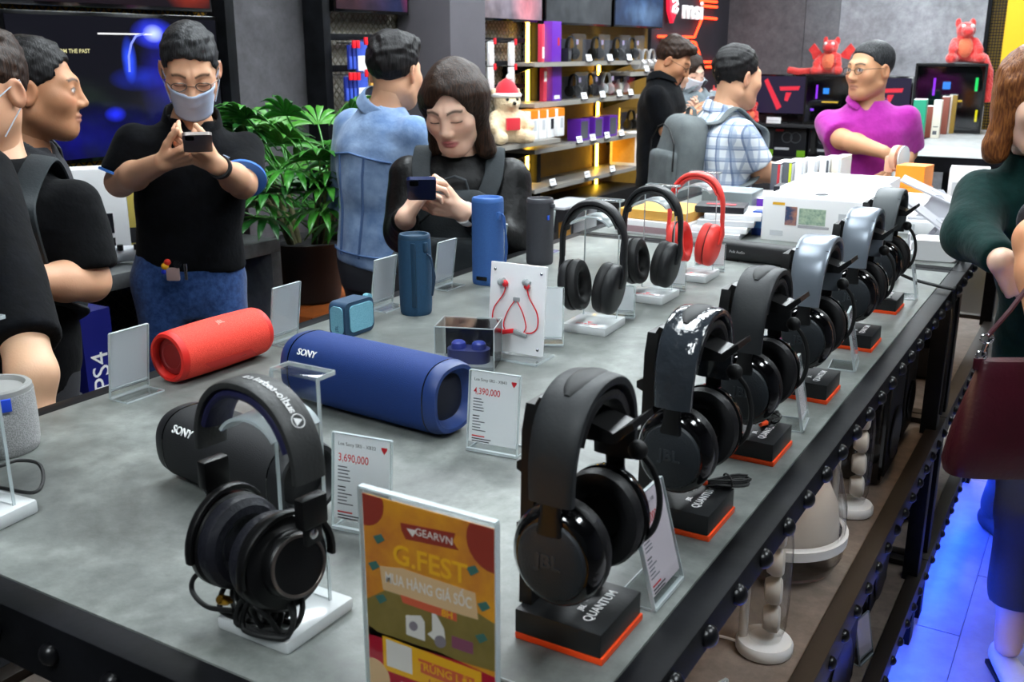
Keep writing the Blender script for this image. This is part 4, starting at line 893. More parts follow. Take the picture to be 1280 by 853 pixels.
def head_colors(p, skin, eyes='down', lips='a06355', brow='1a1412'):
    c = np.tile(np.array(lin(skin)), (len(p), 1)); x = np.abs(p[:, 0]); y = p[:, 1]; z = p[:, 2]
    def mix(m, col): m = np.clip(m, 0, 1)[:, None]; c[:] = c * (1 - m) + np.array(lin(col)) * m
    fr = (y > 0.05)
    mix(fr * np.clip(1.25 - np.hypot(x / 0.024, (z + 0.066) / 0.0105), 0, 0.35) / 0.35 * 0.8, lips)
    mix(np.clip(1 - np.hypot(x - 0.045, z + 0.02) / 0.03, 0, 1) * 0.25 * fr, 'c06a55')
    zb = 0.0255 + 0.004 * np.sin(np.clip((x - 0.014) / 0.034, 0, 1) * PI)
    mix(fr * (x > 0.012) * (x < 0.052) * np.clip(1.6 - np.abs(z - zb) / 0.0032, 0, 1) * 0.85, brow)
    if eyes == 'down':
        zl = -0.0035 + 5.0 * (x - 0.032) ** 2; mix(fr * (np.abs(x - 0.032) < 0.0155) * np.clip(1.5 - np.abs(z - zl) / 0.0016, 0, 1), '1c1210')
    else:
        e = np.hypot((x - 0.032) / 0.0135, (z - 0.003) / 0.0058); mix(fr * np.clip((1.15 - e) / 0.25, 0, 1), 'e4dcd8')
        mix(fr * np.clip((1.2 - np.hypot(x - 0.0325, z - 0.003) / 0.0055) / 0.3, 0, 1) * (e < 1.05), '1c100c')
        mix(fr * (np.abs(x - 0.032) < 0.015) * np.clip(1.4 - np.abs(z - 0.0092 + 20 * (x - 0.032) ** 2) / 0.0018, 0, 1), '1c1210')
    mix((y < 0.03) * np.clip((x - 0.076) / 0.01, 0, 1) * 0.35, 'b8654c')
    return c
def hair_sdf(p, style, seed=0.0):
    ang = np.arctan2(p[:, 0], p[:, 1] + 0.02)
    st = 0.0007 * np.sin(ang * 46 + 60 * p[:, 2] + seed) + 0.0005 * np.sin(ang * 81 - 35 * p[:, 2]) + 0.004 * wob(p, 2.6, seed) + 0.0025 * wob(p, 6.0, seed)
    x = np.abs(p[:, 0]); y, z = p[:, 1], p[:, 2]
    if style == 'short':
        d = s_ell(p, (0, -0.014, 0.040), (0.0805, 0.0995, 0.091)); line = (z - 0.074) * 0.76 - (y - 0.078) * 0.65 + 0.006 * wob(p, 7.0, seed); st = st + 0.003 * wob(p, 9.0, seed)
        side = np.minimum(line, 1) + np.where(x > 0.055, 0.010, 0.0)
        d = smax(d, -(line + 0.012 * (x > 0.06)), 0.006); d = smax(d, -(z + 0.075), 0.01)
        d = smax(d, -s_ell(np.stack([x, y, z], 1), (0.086, -0.004, -0.012), (0.014, 0.024, 0.034)), 0.006)
    elif style == 'quiff':
        d = s_ell(p, (0, -0.012, 0.040), (0.082, 0.103, 0.090)); d = smin(d, s_cap(p, (-0.03, 0.062, 0.098), (0.035, 0.058, 0.100), 0.024, 0.022), 0.03)
        d = smin(d, s_ell(p, (0, 0.0, 0.085), (0.070, 0.085, 0.045)), 0.03)
        line = (z - 0.076) * 0.80 - (y - 0.078) * 0.60 + 0.006 * wob(p, 7.0, seed); st = st + 0.003 * wob(p, 8.0, seed); d = smax(d, -(line + 0.010 * (x > 0.06)), 0.006); d = smax(d, -(z + 0.075), 0.01)
        d = smax(d, -s_ell(np.stack([x, y, z], 1), (0.086, -0.004, -0.012), (0.014, 0.024, 0.034)), 0.006)
    elif style == 'buzz':
        d = s_ell(p, (0, -0.014, 0.036), (0.0785, 0.0975, 0.0865)); line = (z - 0.072) * 0.80 - (y - 0.072) * 0.60; d = smax(d, -(line + 0.008 * (x > 0.06)), 0.004); d = smax(d, -(z + 0.06), 0.008); st = st * 0.4
        d = smax(d, -s_ell(np.stack([x, y, z], 1), (0.086, -0.004, -0.012), (0.012, 0.022, 0.034)), 0.006)
    else:
        L_ = -0.165 if style == 'bob' else -0.21
        d = s_ell(p, (0, -0.014, 0.036), (0.085, 0.104, 0.093))
        d = smin(d, s_cap(np.stack([x, y, z], 1), (0.064, -0.01, 0.02), (0.074, 0.006, L_ + 0.040), 0.025, 0.030), 0.06)
        d = smin(d, s_cap(p, (0, -0.06, 0.02), (0, -0.068, L_ + 0.04), 0.06, 0.045), 0.05)
        px_ = p[:, 0] + 0.012; fo = s_ell(np.stack([px_, y, z], 1), (0.0, 0.115, -0.040), (0.058, 0.100, 0.128)); fo = np.minimum(fo, s_cap(p, (-0.012, 0.10, 0.085), (-0.012, 0.03, 0.142), 0.010, 0.004))
        d = smax(d, -fo, 0.010); d = smax(d, L_ - z + 0.012 * np.sin(ang * 9 + seed), 0.01)
        d = smax(d, -(s_cap(p, (0, -0.02, -0.06), (0, 0.0, -0.3), 0.048, 0.055)), 0.01)
        st = st * 0.9 + 0.004 * np.sin(26 * np.abs(p[:, 0]) + 30 * p[:, 2] + seed)
    return d + st
def hand_caps(W, D, N, T, curl=(0.5, 0.6, 0.5), spread=0.10, s=1.0, thumb=(0.7, 0.35)):
    """W wrist, D towards fingers, N palm normal, T thumb side; returns capsules (a,b,ra,rb)"""
    W, D, N, T = [np.asarray(q, float) for q in (W, D, N, T)]
    D = D / np.linalg.norm(D); N = N - D * (N @ D); N /= np.linalg.norm(N); T = T - D * (T @ D) - N * (T @ N); T /= np.linalg.norm(T)
    caps = []
    for i, (off, kl, ln) in enumerate(((0.030, 0.088, (0.040, 0.025, 0.020)), (0.010, 0.092, (0.044, 0.028, 0.021)), (-0.010, 0.088, (0.041, 0.026, 0.020)), (-0.028, 0.080, (0.032, 0.020, 0.018)))):
        k = W + (D * kl + T * off) * s; caps.append((W + (T * off * 0.55 + D * 0.008) * s, k, 0.0155 * s, 0.0105 * s))
        a = 0.0; p0 = k; r = 0.0092 * s if i < 3 else 0.0080 * s; sp = spread * (1.2 - i * 0.8)
        for j in range(3):
            a += curl[j] * (1 + 0.10 * i); d = (D * math.cos(sp) + T * math.sin(sp)) * math.cos(a) + N * math.sin(a)
            p1 = p0 + d * ln[j] * s; caps.append((p0, p1, r, r * 0.92)); p0 = p1; r *= 0.92
    p0 = W + (D * 0.020 + T * 0.020 + N * 0.006) * s; d = D * math.cos(thumb[0]) + T * math.sin(thumb[0]) + N * thumb[1]; d /= np.linalg.norm(d)
    p1 = p0 + d * 0.042 * s; caps.append((p0, p1, 0.016 * s, 0.0115 * s)); d2 = d * 0.8 + D * 0.35 + N * 0.15; d2 /= np.linalg.norm(d2)
    p2 = p1 + d2 * 0.032 * s; caps.append((p1, p2, 0.0108 * s, 0.0098 * s)); d3 = d2 * 0.8 + D * 0.3; d3 /= np.linalg.norm(d3); caps.append((p2, p2 + d3 * 0.024 * s, 0.0098 * s, 0.0085 * s))
    return caps
def caps_sdf(p, caps, k):
    d = s_cap(p, *caps[0])
    for c in caps[1:]: d = smin(d, s_cap(p, *c), k)
    return d
HV = np.array([-math.sin(YAW), math.cos(YAW), 0.0])
def PH(px, py, D):
    d = _F * FPX + _R * (px - 640) - _U * (py - 426.5); return np.array([0, 0, CAM_H]) + d * (D / (d @ HV))
PROF_M = dict(t=[-0.25, -0.12, 0.0, 0.12, 0.32, 0.55, 0.75, 0.88, 0.96, 1.03], w=[0.150, 0.168, 0.170, 0.163, 0.154, 0.164, 0.168, 0.145, 0.095, 0.062], d=[0.10, 0.118, 0.118, 0.116, 0.112, 0.120, 0.120, 0.098, 0.075, 0.060])
PROF_F = dict(t=[-0.25, -0.12, 0.0, 0.12, 0.32, 0.55, 0.75, 0.88, 0.96, 1.03], w=[0.150, 0.172, 0.168, 0.150, 0.130, 0.140, 0.142, 0.122, 0.078, 0.052], d=[0.10, 0.115, 0.115, 0.105, 0.095, 0.115, 0.112, 0.088, 0.066, 0.052])
def person(label, neck, pelvis, fwd, head, hyaw=0.0, hpitch=0.0, hroll=0.0, arms=None, skin='c8906c', eyes='down', hair=('short', 'hair_black'), female=False, girth=1.0, scale=1.0,
           shirt=None, trousers=None, shoes=None, feet=None, head_res=0.0032, sleeves='short', hem=-0.22, collar=True, hands=True, lips='a06a58', shoulder=0.160, wr=0.006, body_res=0.011, loose=0.012, headsize=1.0, belt=0.06, leg_hem=0.055):
    """builds one clothed person. neck/pelvis: world points; fwd: chest direction; head: world centre of the head;
       arms: for 'l','r' dict(elbow=, wrist=, D=, N=, T=, curl=, thumb=)"""
    neck = np.asarray(neck, float); pelvis = np.asarray(pelvis, float); head = np.asarray(head, float)
    base = thing('person', label, 'person', (pelvis[0], pelvis[1], 0))
    up = (neck - pelvis); Lt = np.linalg.norm(up); up /= Lt
    f = np.array([fwd[0], fwd[1], 0.0]); f = f - up * (f @ up); f /= np.linalg.norm(f); r = np.cross(f, up)
    Rt = np.stack([r, f, up], 1).astype(np.float32)
    pr = PROF_F if female else PROF_M
    sh = {s: neck + r * shoulder * scale * q - up * 0.075 * scale for s, q in (('r', 1), ('l', -1))}
    arms = arms or {}
    for s, q in (('r', 1), ('l', -1)):
        if s not in arms: arms[s] = dict(elbow=sh[s] + r * 0.06 * q - V3(0, 0, 0.27) * scale, wrist=sh[s] + r * 0.07 * q + f * 0.10 - V3(0, 0, 0.50) * scale)
        a = arms[s]; a['elbow'] = np.asarray(a['elbow'], float); a['wrist'] = np.asarray(a['wrist'], float)
    def torso(p, inf):
        q = (p - pelvis.astype(np.float32)) @ Rt; t = q[:, 2] / Lt
        w = np.interp(t, pr['t'], pr['w']) * scale * girth + inf; dd = np.interp(t, pr['t'], pr['d']) * scale * girth + inf
        g = np.sqrt((q[:, 0] / w) ** 2 + (q[:, 1] / dd) ** 2); d = (g - 1) * np.minimum(w, dd)
        return np.maximum(d, np.maximum(q[:, 2] - 1.03 * Lt, -q[:, 2] - 0.26 * Lt))
    # ---- legs
    hipw = 0.088 * scale; zk = pelvis[2] * 0.53
    legs = []
    for q in (1, -1):
        hip = pelvis + r * hipw * q - np.array([0, 0, 0.03]); 
        ft = np.array([*(pelvis + r * 0.10 * q * scale + f * 0.01)[:2], 0.085]) if feet is None else np.asarray(feet['r' if q > 0 else 'l'], float)
        kn = (hip + ft) / 2 + f * 0.03; legs.append((hip, kn, ft))
    # ---- skin
    parts = []; cols = []
    R0 = rot('Z', math.atan2(f[1], f[0]) - PI / 2 + hyaw) @ rot('X', -hpitch) @ rot('Y', hroll); R0 = R0.astype(np.float32)
    hs = scale * headsize
    nkl = (R0.T @ (neck - up * 0.02 - head)) / hs
    def fh(p): return head_sdf(((p - head.astype(np.float32)) @ R0) / hs, 1.0 if not female else 0.93, female, nkl) * hs
    m = 0.16 * hs
    v, fc = polygonise(lambda p: np.minimum(fh(p), 9), head - np.array([m, m, 0.20 * hs]), head + np.array([m, m, 0.15 * hs]), head_res)
    parts.append((v, fc)); cols.append(head_colors(((v - head) @ R0) / hs, skin, eyes, lips))
    def core(p):
        d = torso(p, -0.012)
        d = smin(d, s_cap(p, neck - up * 0.06, head + R0 @ V3(0, -0.03, -0.06) * hs, 0.052 * scale, 0.047 * scale), 0.04)
        for s in 'rl': d = smin(d, s_cap(p, sh[s], arms[s]['elbow'], 0.045 * scale, 0.041 * scale), 0.02)
        for h_, k_, ft in legs: d = smin(d, smin(s_cap(p, h_, k_, 0.080 * scale, 0.052 * scale), s_cap(p, k_, ft, 0.052 * scale, 0.036 * scale), 0.03), 0.03)
        return d
    allp = np.array([neck, pelvis, head] + [sh[s] for s in 'rl'] + [arms[s]['elbow'] for s in 'rl'] + [l for g in legs for l in g])
    lo_, hi_ = allp.min(0) - 0.2, allp.max(0) + 0.2; lo_[2] = max(lo_[2], 0.0); hi_[2] = head[2] + 0.02
    v, fc = polygonise(core, lo_, hi_, 0.014); parts.append((v, fc)); cols.append(np.tile(np.array(lin(skin)), (len(v), 1)))
    for s in 'rl':
        a = arms[s]; caps = [(sh[s] * 0.4 + a['elbow'] * 0.6, a['elbow'], 0.044 * scale, 0.040 * scale), (a['elbow'], a['elbow'] * 0.65 + a['wrist'] * 0.35, 0.041 * scale, 0.040 * scale), (a['elbow'] * 0.65 + a['wrist'] * 0.35, a['wrist'], 0.040 * scale, 0.0265 * scale)]
        hc = hand_caps(a['wrist'], a.get('D', a['wrist'] - a['elbow']), a.get('N', -f), a.get('T', up), a.get('curl', (0.5, 0.6, 0.5)), a.get('spread', 0.08), a.get('s', 0.95) * scale, a.get('thumb', (0.7, 0.35)))
        pts = np.array([c[0] for c in caps + hc] + [c[1] for c in caps + hc])
        def fa(p): return smin(caps_sdf(p, caps, 0.02), caps_sdf(p, hc, 0.005), 0.012)
        v, fc = polygonise(fa, pts.min(0) - 0.06, pts.max(0) + 0.06, 0.0042 if hands else 0.009); parts.append((v, fc)); cols.append(np.tile(np.array(lin(skin)) * 1.03, (len(v), 1)))
    np_object('body', parts, vcol_mat('skin_tone', 0.5, 0.12), base, np.concatenate(cols), relax=1)
    # ---- hair
    if hair:
        v, fc = polygonise(lambda p: hair_sdf(((p - head.astype(np.float32)) @ R0) / hs, hair[0], head[0] * 7) * hs, head - np.array([0.17, 0.17, 0.26]) * hs, head + np.array([0.17, 0.17, 0.17]) * hs, 0.0042)
        np_object('hair', [(v, fc)], MATS[hair[1]], base, relax=1)
    # ---- top
    if shirt:
        inf = loose
        cut = {'short': 0.86, 'long': 1.0, 'elbow': 1.0}[sleeves]
        def fs_(p):
            d = torso(p, inf)
            for s in 'rl':
                a = arms[s]; e = a['elbow']; ce = sh[s] + (e - sh[s]) * cut
                if sleeves == 'short':
                    ax = (e - sh[s]) / np.linalg.norm(e - sh[s]); sl = s_cap(p, sh[s], ce, 0.052 * scale + inf * 0.5, 0.060 * scale + inf * 0.6)
                    sl = smax(sl, (p - ce.astype(np.float32)) @ ax.astype(np.float32), 0.006)
                else:
                    wr_ = a['wrist']; ax = (wr_ - e) / np.linalg.norm(wr_ - e); we = e + (wr_ - e) * a.get('cuff', 0.97)
                    fo_ = smax(s_cap(p, e, we, 0.050 * scale + inf * 0.5, 0.034 * scale + inf * 0.3), (p - we.astype(np.float32)) @ ax.astype(np.float32), 0.006)
                    sl = smin(s_cap(p, sh[s], e, 0.056 * scale + inf * 0.8, 0.052 * scale + inf * 0.7), fo_, 0.03)
                d = smin(d, sl, 0.035)
            q = (p - pelvis.astype(np.float32)) @ Rt
            d = smax(d, hem - q[:, 2], 0.008)
            nk = head + R0 @ V3(0, -0.03, -0.06) * hs
            d = smax(d, -s_cap(p, neck + up * 0.012, nk + up * 0.08, 0.060 * scale, 0.075 * scale), 0.012)
            if collar and sleeves == 'short': d = smax(d, -s_cap(p, neck + f * 0.05 + up * 0.03, neck + f * 0.115 - up * 0.045, 0.034, 0.006), 0.006)
            return d + wr * wob(p, 1.0, neck[0] * 9) * (0.5 + 0.8 * np.clip(1 - q[:, 2] / Lt, 0, 1)) + 0.35 * wr * wob(p, 2.3, neck[1])
        pts = np.array([neck, pelvis] + [sh[s] for s in 'rl'] + [arms[s]['elbow'] for s in 'rl'] + ([arms[s]['wrist'] for s in 'rl'] if sleeves != 'short' else []))
        lo_, hi_ = pts.min(0) - 0.26, pts.max(0) + 0.16; lo_[2] = min(lo_[2], pelvis[2] + hem - 0.05)
        v, fc = polygonise(fs_, lo_, hi_, body_res * 0.8); np_object('shirt' if sleeves == 'short' else 'jacket', [(v, fc)], shirt, base, relax=2)
        if collar:
            nk = head + R0 @ V3(0, -0.03, -0.06) * hs; ax = (nk - neck) / np.linalg.norm(nk - neck)
            c0 = neck + up * 0.004
            def fc_(p):
                rr_ = s_cap(p, c0 - ax * 0.05, c0 + ax * 0.10, 0.096 * scale, 0.056 * scale); d = np.abs(rr_) - 0.0045
                t = (p - c0.astype(np.float32)) @ ax.astype(np.float32); y = (p - c0.astype(np.float32)) @ f.astype(np.float32)
                d = smax(d, t - 0.036 * scale + 0.50 * np.clip(y, 0, 1), 0.004); d = smax(d, -t - 0.012 - 0.25 * np.clip(y, 0, 1), 0.004)
                x = np.abs((p - c0.astype(np.float32)) @ r.astype(np.float32)); return smax(d, np.where(y > 0, 0.010 + 0.30 * np.clip(y - 0.02, 0, 1) - x, -1) , 0.004)
            v, fc = polygonise(fc_, c0 - 0.14, c0 + 0.14, 0.005); np_object('collar', [(v, fc)], collar if not isinstance(collar, bool) else shirt, base, relax=1)
    if trousers:
        def ft_(p):
            q = (p - pelvis.astype(np.float32)) @ Rt
            d = np.maximum(torso(p, 0.006), q[:, 2] - belt)
            for h_, k_, ft in legs:
                ft2 = ft + np.array([0, 0, 0.01]); d = smin(d, smin(s_cap(p, h_, k_, 0.090 * scale * girth, 0.066 * scale), s_cap(p, k_, ft2, 0.066 * scale, 0.062 * scale), 0.03), 0.025)
            d = smax(d, leg_hem - p[:, 2], 0.006)
            return d + 0.004 * wob(p, 1.2, 1.0)
        pts = np.array([l for g in legs for l in g] + [pelvis]); lo_, hi_ = pts.min(0) - 0.2, pts.max(0) + 0.2; lo_[2] = 0.02
        v, fc = polygonise(ft_, lo_, hi_, 0.012); np_object('trousers', [(v, fc)], trousers, base, relax=2)
    if shoes:
        for h_, k_, ft in legs:
            def fsh(p):
                q = (p - np.array([*ft[:2], 0], np.float32)) @ np.stack([np.cross(f * [1, 1, 0] / np.linalg.norm(f[:2]), [0, 0, 1]), f * [1, 1, 0] / np.linalg.norm(f[:2]), [0, 0, 1]], 1).astype(np.float32)
                d = s_ell(q, (0, 0.05, 0.035), (0.048, 0.14, 0.045)); d = smin(d, s_cap(q, (0, -0.03, 0.04), (0, -0.01, 0.085), 0.042, 0.040), 0.03); return smax(d, -q[:, 2] + 0.002, 0.006)
            v, fc = polygonise(fsh, np.array([*ft[:2], -0.01]) - [0.22, 0.22, 0], np.array([*ft[:2], 0.15]) + [0.22, 0.22, 0], 0.008); np_object('shoe', [(v, fc)], shoes, base, relax=1)
    return dict(base=base, neck=neck, pelvis=pelvis, f=f, r=r, up=up, head=head, R0=R0, hs=hs, sh=sh, arms=arms, torso=torso)
def local_mesh(name, mb, Rm, origin, mats, parent, ang=40):
    """attach a part given in a local frame (columns of Rm) at a world origin"""
    M = Matrix([[*map(float, Rm[i]), float(origin[i])] for i in range(3)] + [[0, 0, 0, 1]])
    mb.v = [tuple(M @ Vector(v)) for v in mb.v]; o = mb.build(name, mats, parent, ang)
    if parent: o.matrix_parent_inverse = Matrix.Translation(-Vector(parent.location))
    return o
def facing(px, D, th):
    """horizontal direction: th=0 towards the camera, + turns to the picture's right"""
    p_ = PH(px, 64, D); v = np.array([p_[0], p_[1]]); v /= np.linalg.norm(v); rt = np.array([v[1], -v[0]]); return -v * math.cos(th) + rt * math.sin(th)
def hairmat(name, c1, c2, rough=0.42):
    m = mat(name, c1, rough + 0.08, spec=0.28); nt = m.node_tree; N = nt.nodes; L = nt.links; b = N['Principled BSDF']
    tc = N.new('ShaderNodeTexCoord'); mp = N.new('ShaderNodeMapping'); mp.inputs['Scale'].default_value = (260, 260, 30); L.new(tc.outputs['Object'], mp.inputs[0])
    n = N.new('ShaderNodeTexNoise'); n.inputs['Scale'].default_value = 1.0; n.inputs['Detail'].default_value = 3; L.new(mp.outputs[0], n.inputs['Vector'])
    r = N.new('ShaderNodeValToRGB'); r.color_ramp.elements[0].color = (*lin(c1), 1); r.color_ramp.elements[1].color = (*lin(c2), 1); r.color_ramp.elements[0].position = 0.4; r.color_ramp.elements[1].position = 0.7
    L.new(n.outputs['Fac'], r.inputs[0]); L.new(r.outputs[0], b.inputs['Base Color'])
    bp = N.new('ShaderNodeBump'); bp.inputs['Strength'].default_value = 0.6; bp.inputs['Distance'].default_value = 0.003; L.new(n.outputs['Fac'], bp.inputs['Height']); L.new(bp.outputs[0], b.inputs['Normal'])
hairmat('hair_black', '0b0a0b', '1d1b1d'); hairmat('hair_brown', '1a100b', '3a2416'); hairmat('hair_auburn', '5a3016', '8f5a2c'); hairmat('hair_greyblack', '141415', '3a3b3e')
def cloth(name, c, c2, rough=0.85, vs_=30, bump=(35, 0.35), sheen=0.2): return mat(name, c, rough, var=c2, vs_=vs_, bump=bump, bd=0.8, sheen=sheen, spec=0.12 if sheen < 0.1 else 0.3)
c_black = cloth('cloth_black', '050608', '090b10', sheen=0.03); c_black2 = cloth('cloth_black_tee', '060709', '0a0b0e', sheen=0.03); c_jeans = cloth('cloth_jeans', '1f3a6e', '35578f', vs_=60)
c_denim = cloth('cloth_denim', '5d79a3', '8aa3c6', vs_=9, bump=(22, 0.5)); c_purple = cloth('cloth_purple', '9a1d8a', 'a82896'); c_green = cloth('cloth_green', '072220', '0b2b28', sheen=0.05)
c_dark = cloth('cloth_dark', '060608', '0a0a0d', sheen=0.03); c_jacket = mat('jacket_black', '060607', 0.45, spec=0.3, bump=(25, 0.5), bd=1.0); c_grey = cloth('cloth_greytop', '5f6a70', '727d83')
c_pack = mat('pack_charcoal', '1c2226', 0.8, bump=(200, 0.3), bd=0.3, var='252c30', vs_=8); c_packg = mat('pack_grey', '565c5e', 0.8, bump=(160, 0.3), bd=0.4, var='666c6d', vs_=10)
def plaid():
    m = mat('cloth_plaid', 'd8dde4', 0.85); nt = m.node_tree; N = nt.nodes; L = nt.links; b = N['Principled BSDF']
    tc = N.new('ShaderNodeTexCoord'); mp = N.new('ShaderNodeMapping'); mp.inputs['Rotation'].default_value = (0, 0, 0.5); L.new(tc.outputs['Object'], mp.inputs[0])
    sp = N.new('ShaderNodeSeparateXYZ'); L.new(mp.outputs[0], sp.inputs[0])
    prev = None
    for ax, per, wd, col in (('X', 0.05, 0.34, '7f93b4'), ('Z', 0.05, 0.34, '8b9dbb'), ('X', 0.05, 0.12, '3f5680'), ('Z', 0.05, 0.10, '465d88'), ('Y', 0.05, 0.22, '8b9dbb')):
        d = N.new('ShaderNodeMath'); d.operation = 'DIVIDE'; d.inputs[1].default_value = per; L.new(sp.outputs[ax], d.inputs[0])
        fr = N.new('ShaderNodeMath'); fr.operation = 'FRACT'; L.new(d.outputs[0], fr.inputs[0])
        lt = N.new('ShaderNodeMath'); lt.operation = 'LESS_THAN'; lt.inputs[1].default_value = wd; L.new(fr.outputs[0], lt.inputs[0])
        ml = N.new('ShaderNodeMath'); ml.operation = 'MULTIPLY'; ml.inputs[1].default_value = 0.62; L.new(lt.outputs[0], ml.inputs[0])
        mx = N.new('ShaderNodeMix'); mx.data_type = 'RGBA'; L.new(ml.outputs[0], mx.inputs[0])
        if prev: L.new(prev, mx.inputs[6])
        else: mx.inputs[6].default_value = (*lin('dfe5ec'), 1)
        mx.inputs[7].default_value = (*lin(col), 1); prev = mx.outputs[2]
    L.new(prev, b.inputs['Base Color']); return m
c_plaid = plaid()
# ------------------------------------------------------------ the people
IR = _R; UP = np.array([0, 0, 1.0])
def VW(px): v = PH(px, 64, 1.0) * [1, 1, 0]; return v / np.linalg.norm(v)
def VR(px): v = VW(px); return np.array([v[1], -v[0], 0])
def phone(label, c, ax_w, ax_h, m, w=0.073, h=0.150):
    """flat phone centred at c: width along ax_w, height along ax_h, back on the +normal side"""
    t = thing('smartphone', label, 'phone', tuple(c))
    ax_w = np.asarray(ax_w, float); ax_w /= np.linalg.norm(ax_w); ax_h = np.asarray(ax_h, float); ax_h = ax_h - ax_w * (ax_h @ ax_w); ax_h /= np.linalg.norm(ax_h); n = np.cross(ax_w, ax_h)
    Rm = np.stack([ax_w, ax_h, n], 1); z = np.zeros(3)
    mb = MB(); mb.prism(rrect(w, h, 0.010, 5), -0.004, 0.004); local_mesh('phone_body', mb, Rm, z, m, None).parent = t
    mb = MB(); mb.prism(rrect(w - 0.005, h - 0.006, 0.008, 5), -0.0046, -0.0038); local_mesh('screen', mb, Rm, z, mat('phone_screen', '202838', 0.1, emit='9fb4d8', es=0.5), None).parent = t
    mb = MB(); mb.prism(rrect(0.022, 0.034, 0.007, 5, -w / 2 + 0.018, h / 2 - 0.024), 0.0038, 0.0058); local_mesh('camera_bump', mb, Rm, z, gloss, None).parent = t
    return t
def wristband(pp, s, m, w=0.018, r=0.031, t_=0.9, face=None):
    a = pp['arms'][s]; d = (a['wrist'] - a['elbow']); d /= np.linalg.norm(d); c = a['elbow'] + (a['wrist'] - a['elbow']) * t_
    u = np.cross(d, UP); u /= np.linalg.norm(u); v = np.cross(d, u); Rm = np.stack([u, v, d], 1)
    mb = MB(); mb.lathe([(r - 0.003, -w / 2), (r, -w / 2), (r, w / 2), (r - 0.003, w / 2)], 24); local_mesh('wrist_strap', mb, Rm, c, m, pp['base'])
    if face is not None:
        fx = np.asarray(face, float); fx = fx - d * (fx @ d); fx /= np.linalg.norm(fx); Rm = np.stack([np.cross(d, fx), d, fx], 1)
        mb = MB(); mb.box((0, 0, r + 0.002), (0.034, 0.036, 0.009), 0.003); local_mesh('watch_case', mb, Rm, c, gloss, pp['base'])
def glasses(pp, m):
    mb = MB(); hs = pp['hs']
    for s in (-1, 1):
        mb.tube([(s * 0.033 + 0.021 * math.cos(a), 0.104 + 0.006 * abs(math.cos(a)) * -1, 0.000 + 0.0135 * math.sin(a)) for a in np.linspace(0, 2 * PI, 21)[:-1]], 0.0017, 6, True)
        mb.tube([(s * 0.054, 0.098, 0.004), (s * 0.074, 0.075, 0.008), (s * 0.0795, 0.0, 0.006), (s * 0.080, -0.018, -0.002)], 0.0013, 6)
    mb.tube([(-0.012, 0.103, 0.002), (0, 0.108, 0.005), (0.012, 0.103, 0.002)], 0.0012, 6)
    mb.v = [tuple(np.array(v) * hs) for v in mb.v]
    local_mesh('glasses', mb, pp['R0'], pp['head'], m, pp['base'])
def face_mask(pp, m):
    hs = pp['hs']; vs = []; fs = []; nu, nv = 17, 12
    for j in range(nv):
        v = j / (nv - 1); z = -0.012 - 0.100 * v
        for i in range(nu):
            u = -1 + 2 * i / (nu - 1); a = u * 1.22
            bul = 0.124 - 0.022 * v; rx = 0.067 - 0.013 * v
            vs.append((rx * math.sin(a) * 1.02, 0.014 + (bul - 0.014) * math.cos(a) ** 0.62 + 0.0016 * math.sin(v * 22) + (0.008 if abs(u) < 0.2 and v < 0.5 else 0), z + 0.006 * abs(u)))
    for j in range(nv - 1):
        for i in range(nu - 1): fs.append((j * nu + i, j * nu + i + 1, (j + 1) * nu + i + 1, (j + 1) * nu + i))
    mb = MB(); mb.raw([tuple(np.array(v) * hs) for v in vs], fs)
    o = local_mesh('face_mask', mb, pp['R0'], pp['head'], m, pp['base'], 60)
    md = o.modifiers.new('s', 'SOLIDIFY'); md.thickness = 0.0015
    for s in (-1, 1):
        mb = MB(); mb.tube([tuple(np.array(q) * hs) for q in ((s * 0.064, 0.045, -0.018), (s * 0.078, 0.01, 0.005), (s * 0.084, -0.016, 0.018), (s * 0.086, -0.024, -0.005), (s * 0.080, -0.012, -0.035), (s * 0.062, 0.03, -0.09))], 0.0014, 6)
        local_mesh('ear_loop', mb, pp['R0'], pp['head'], m, pp['base'])
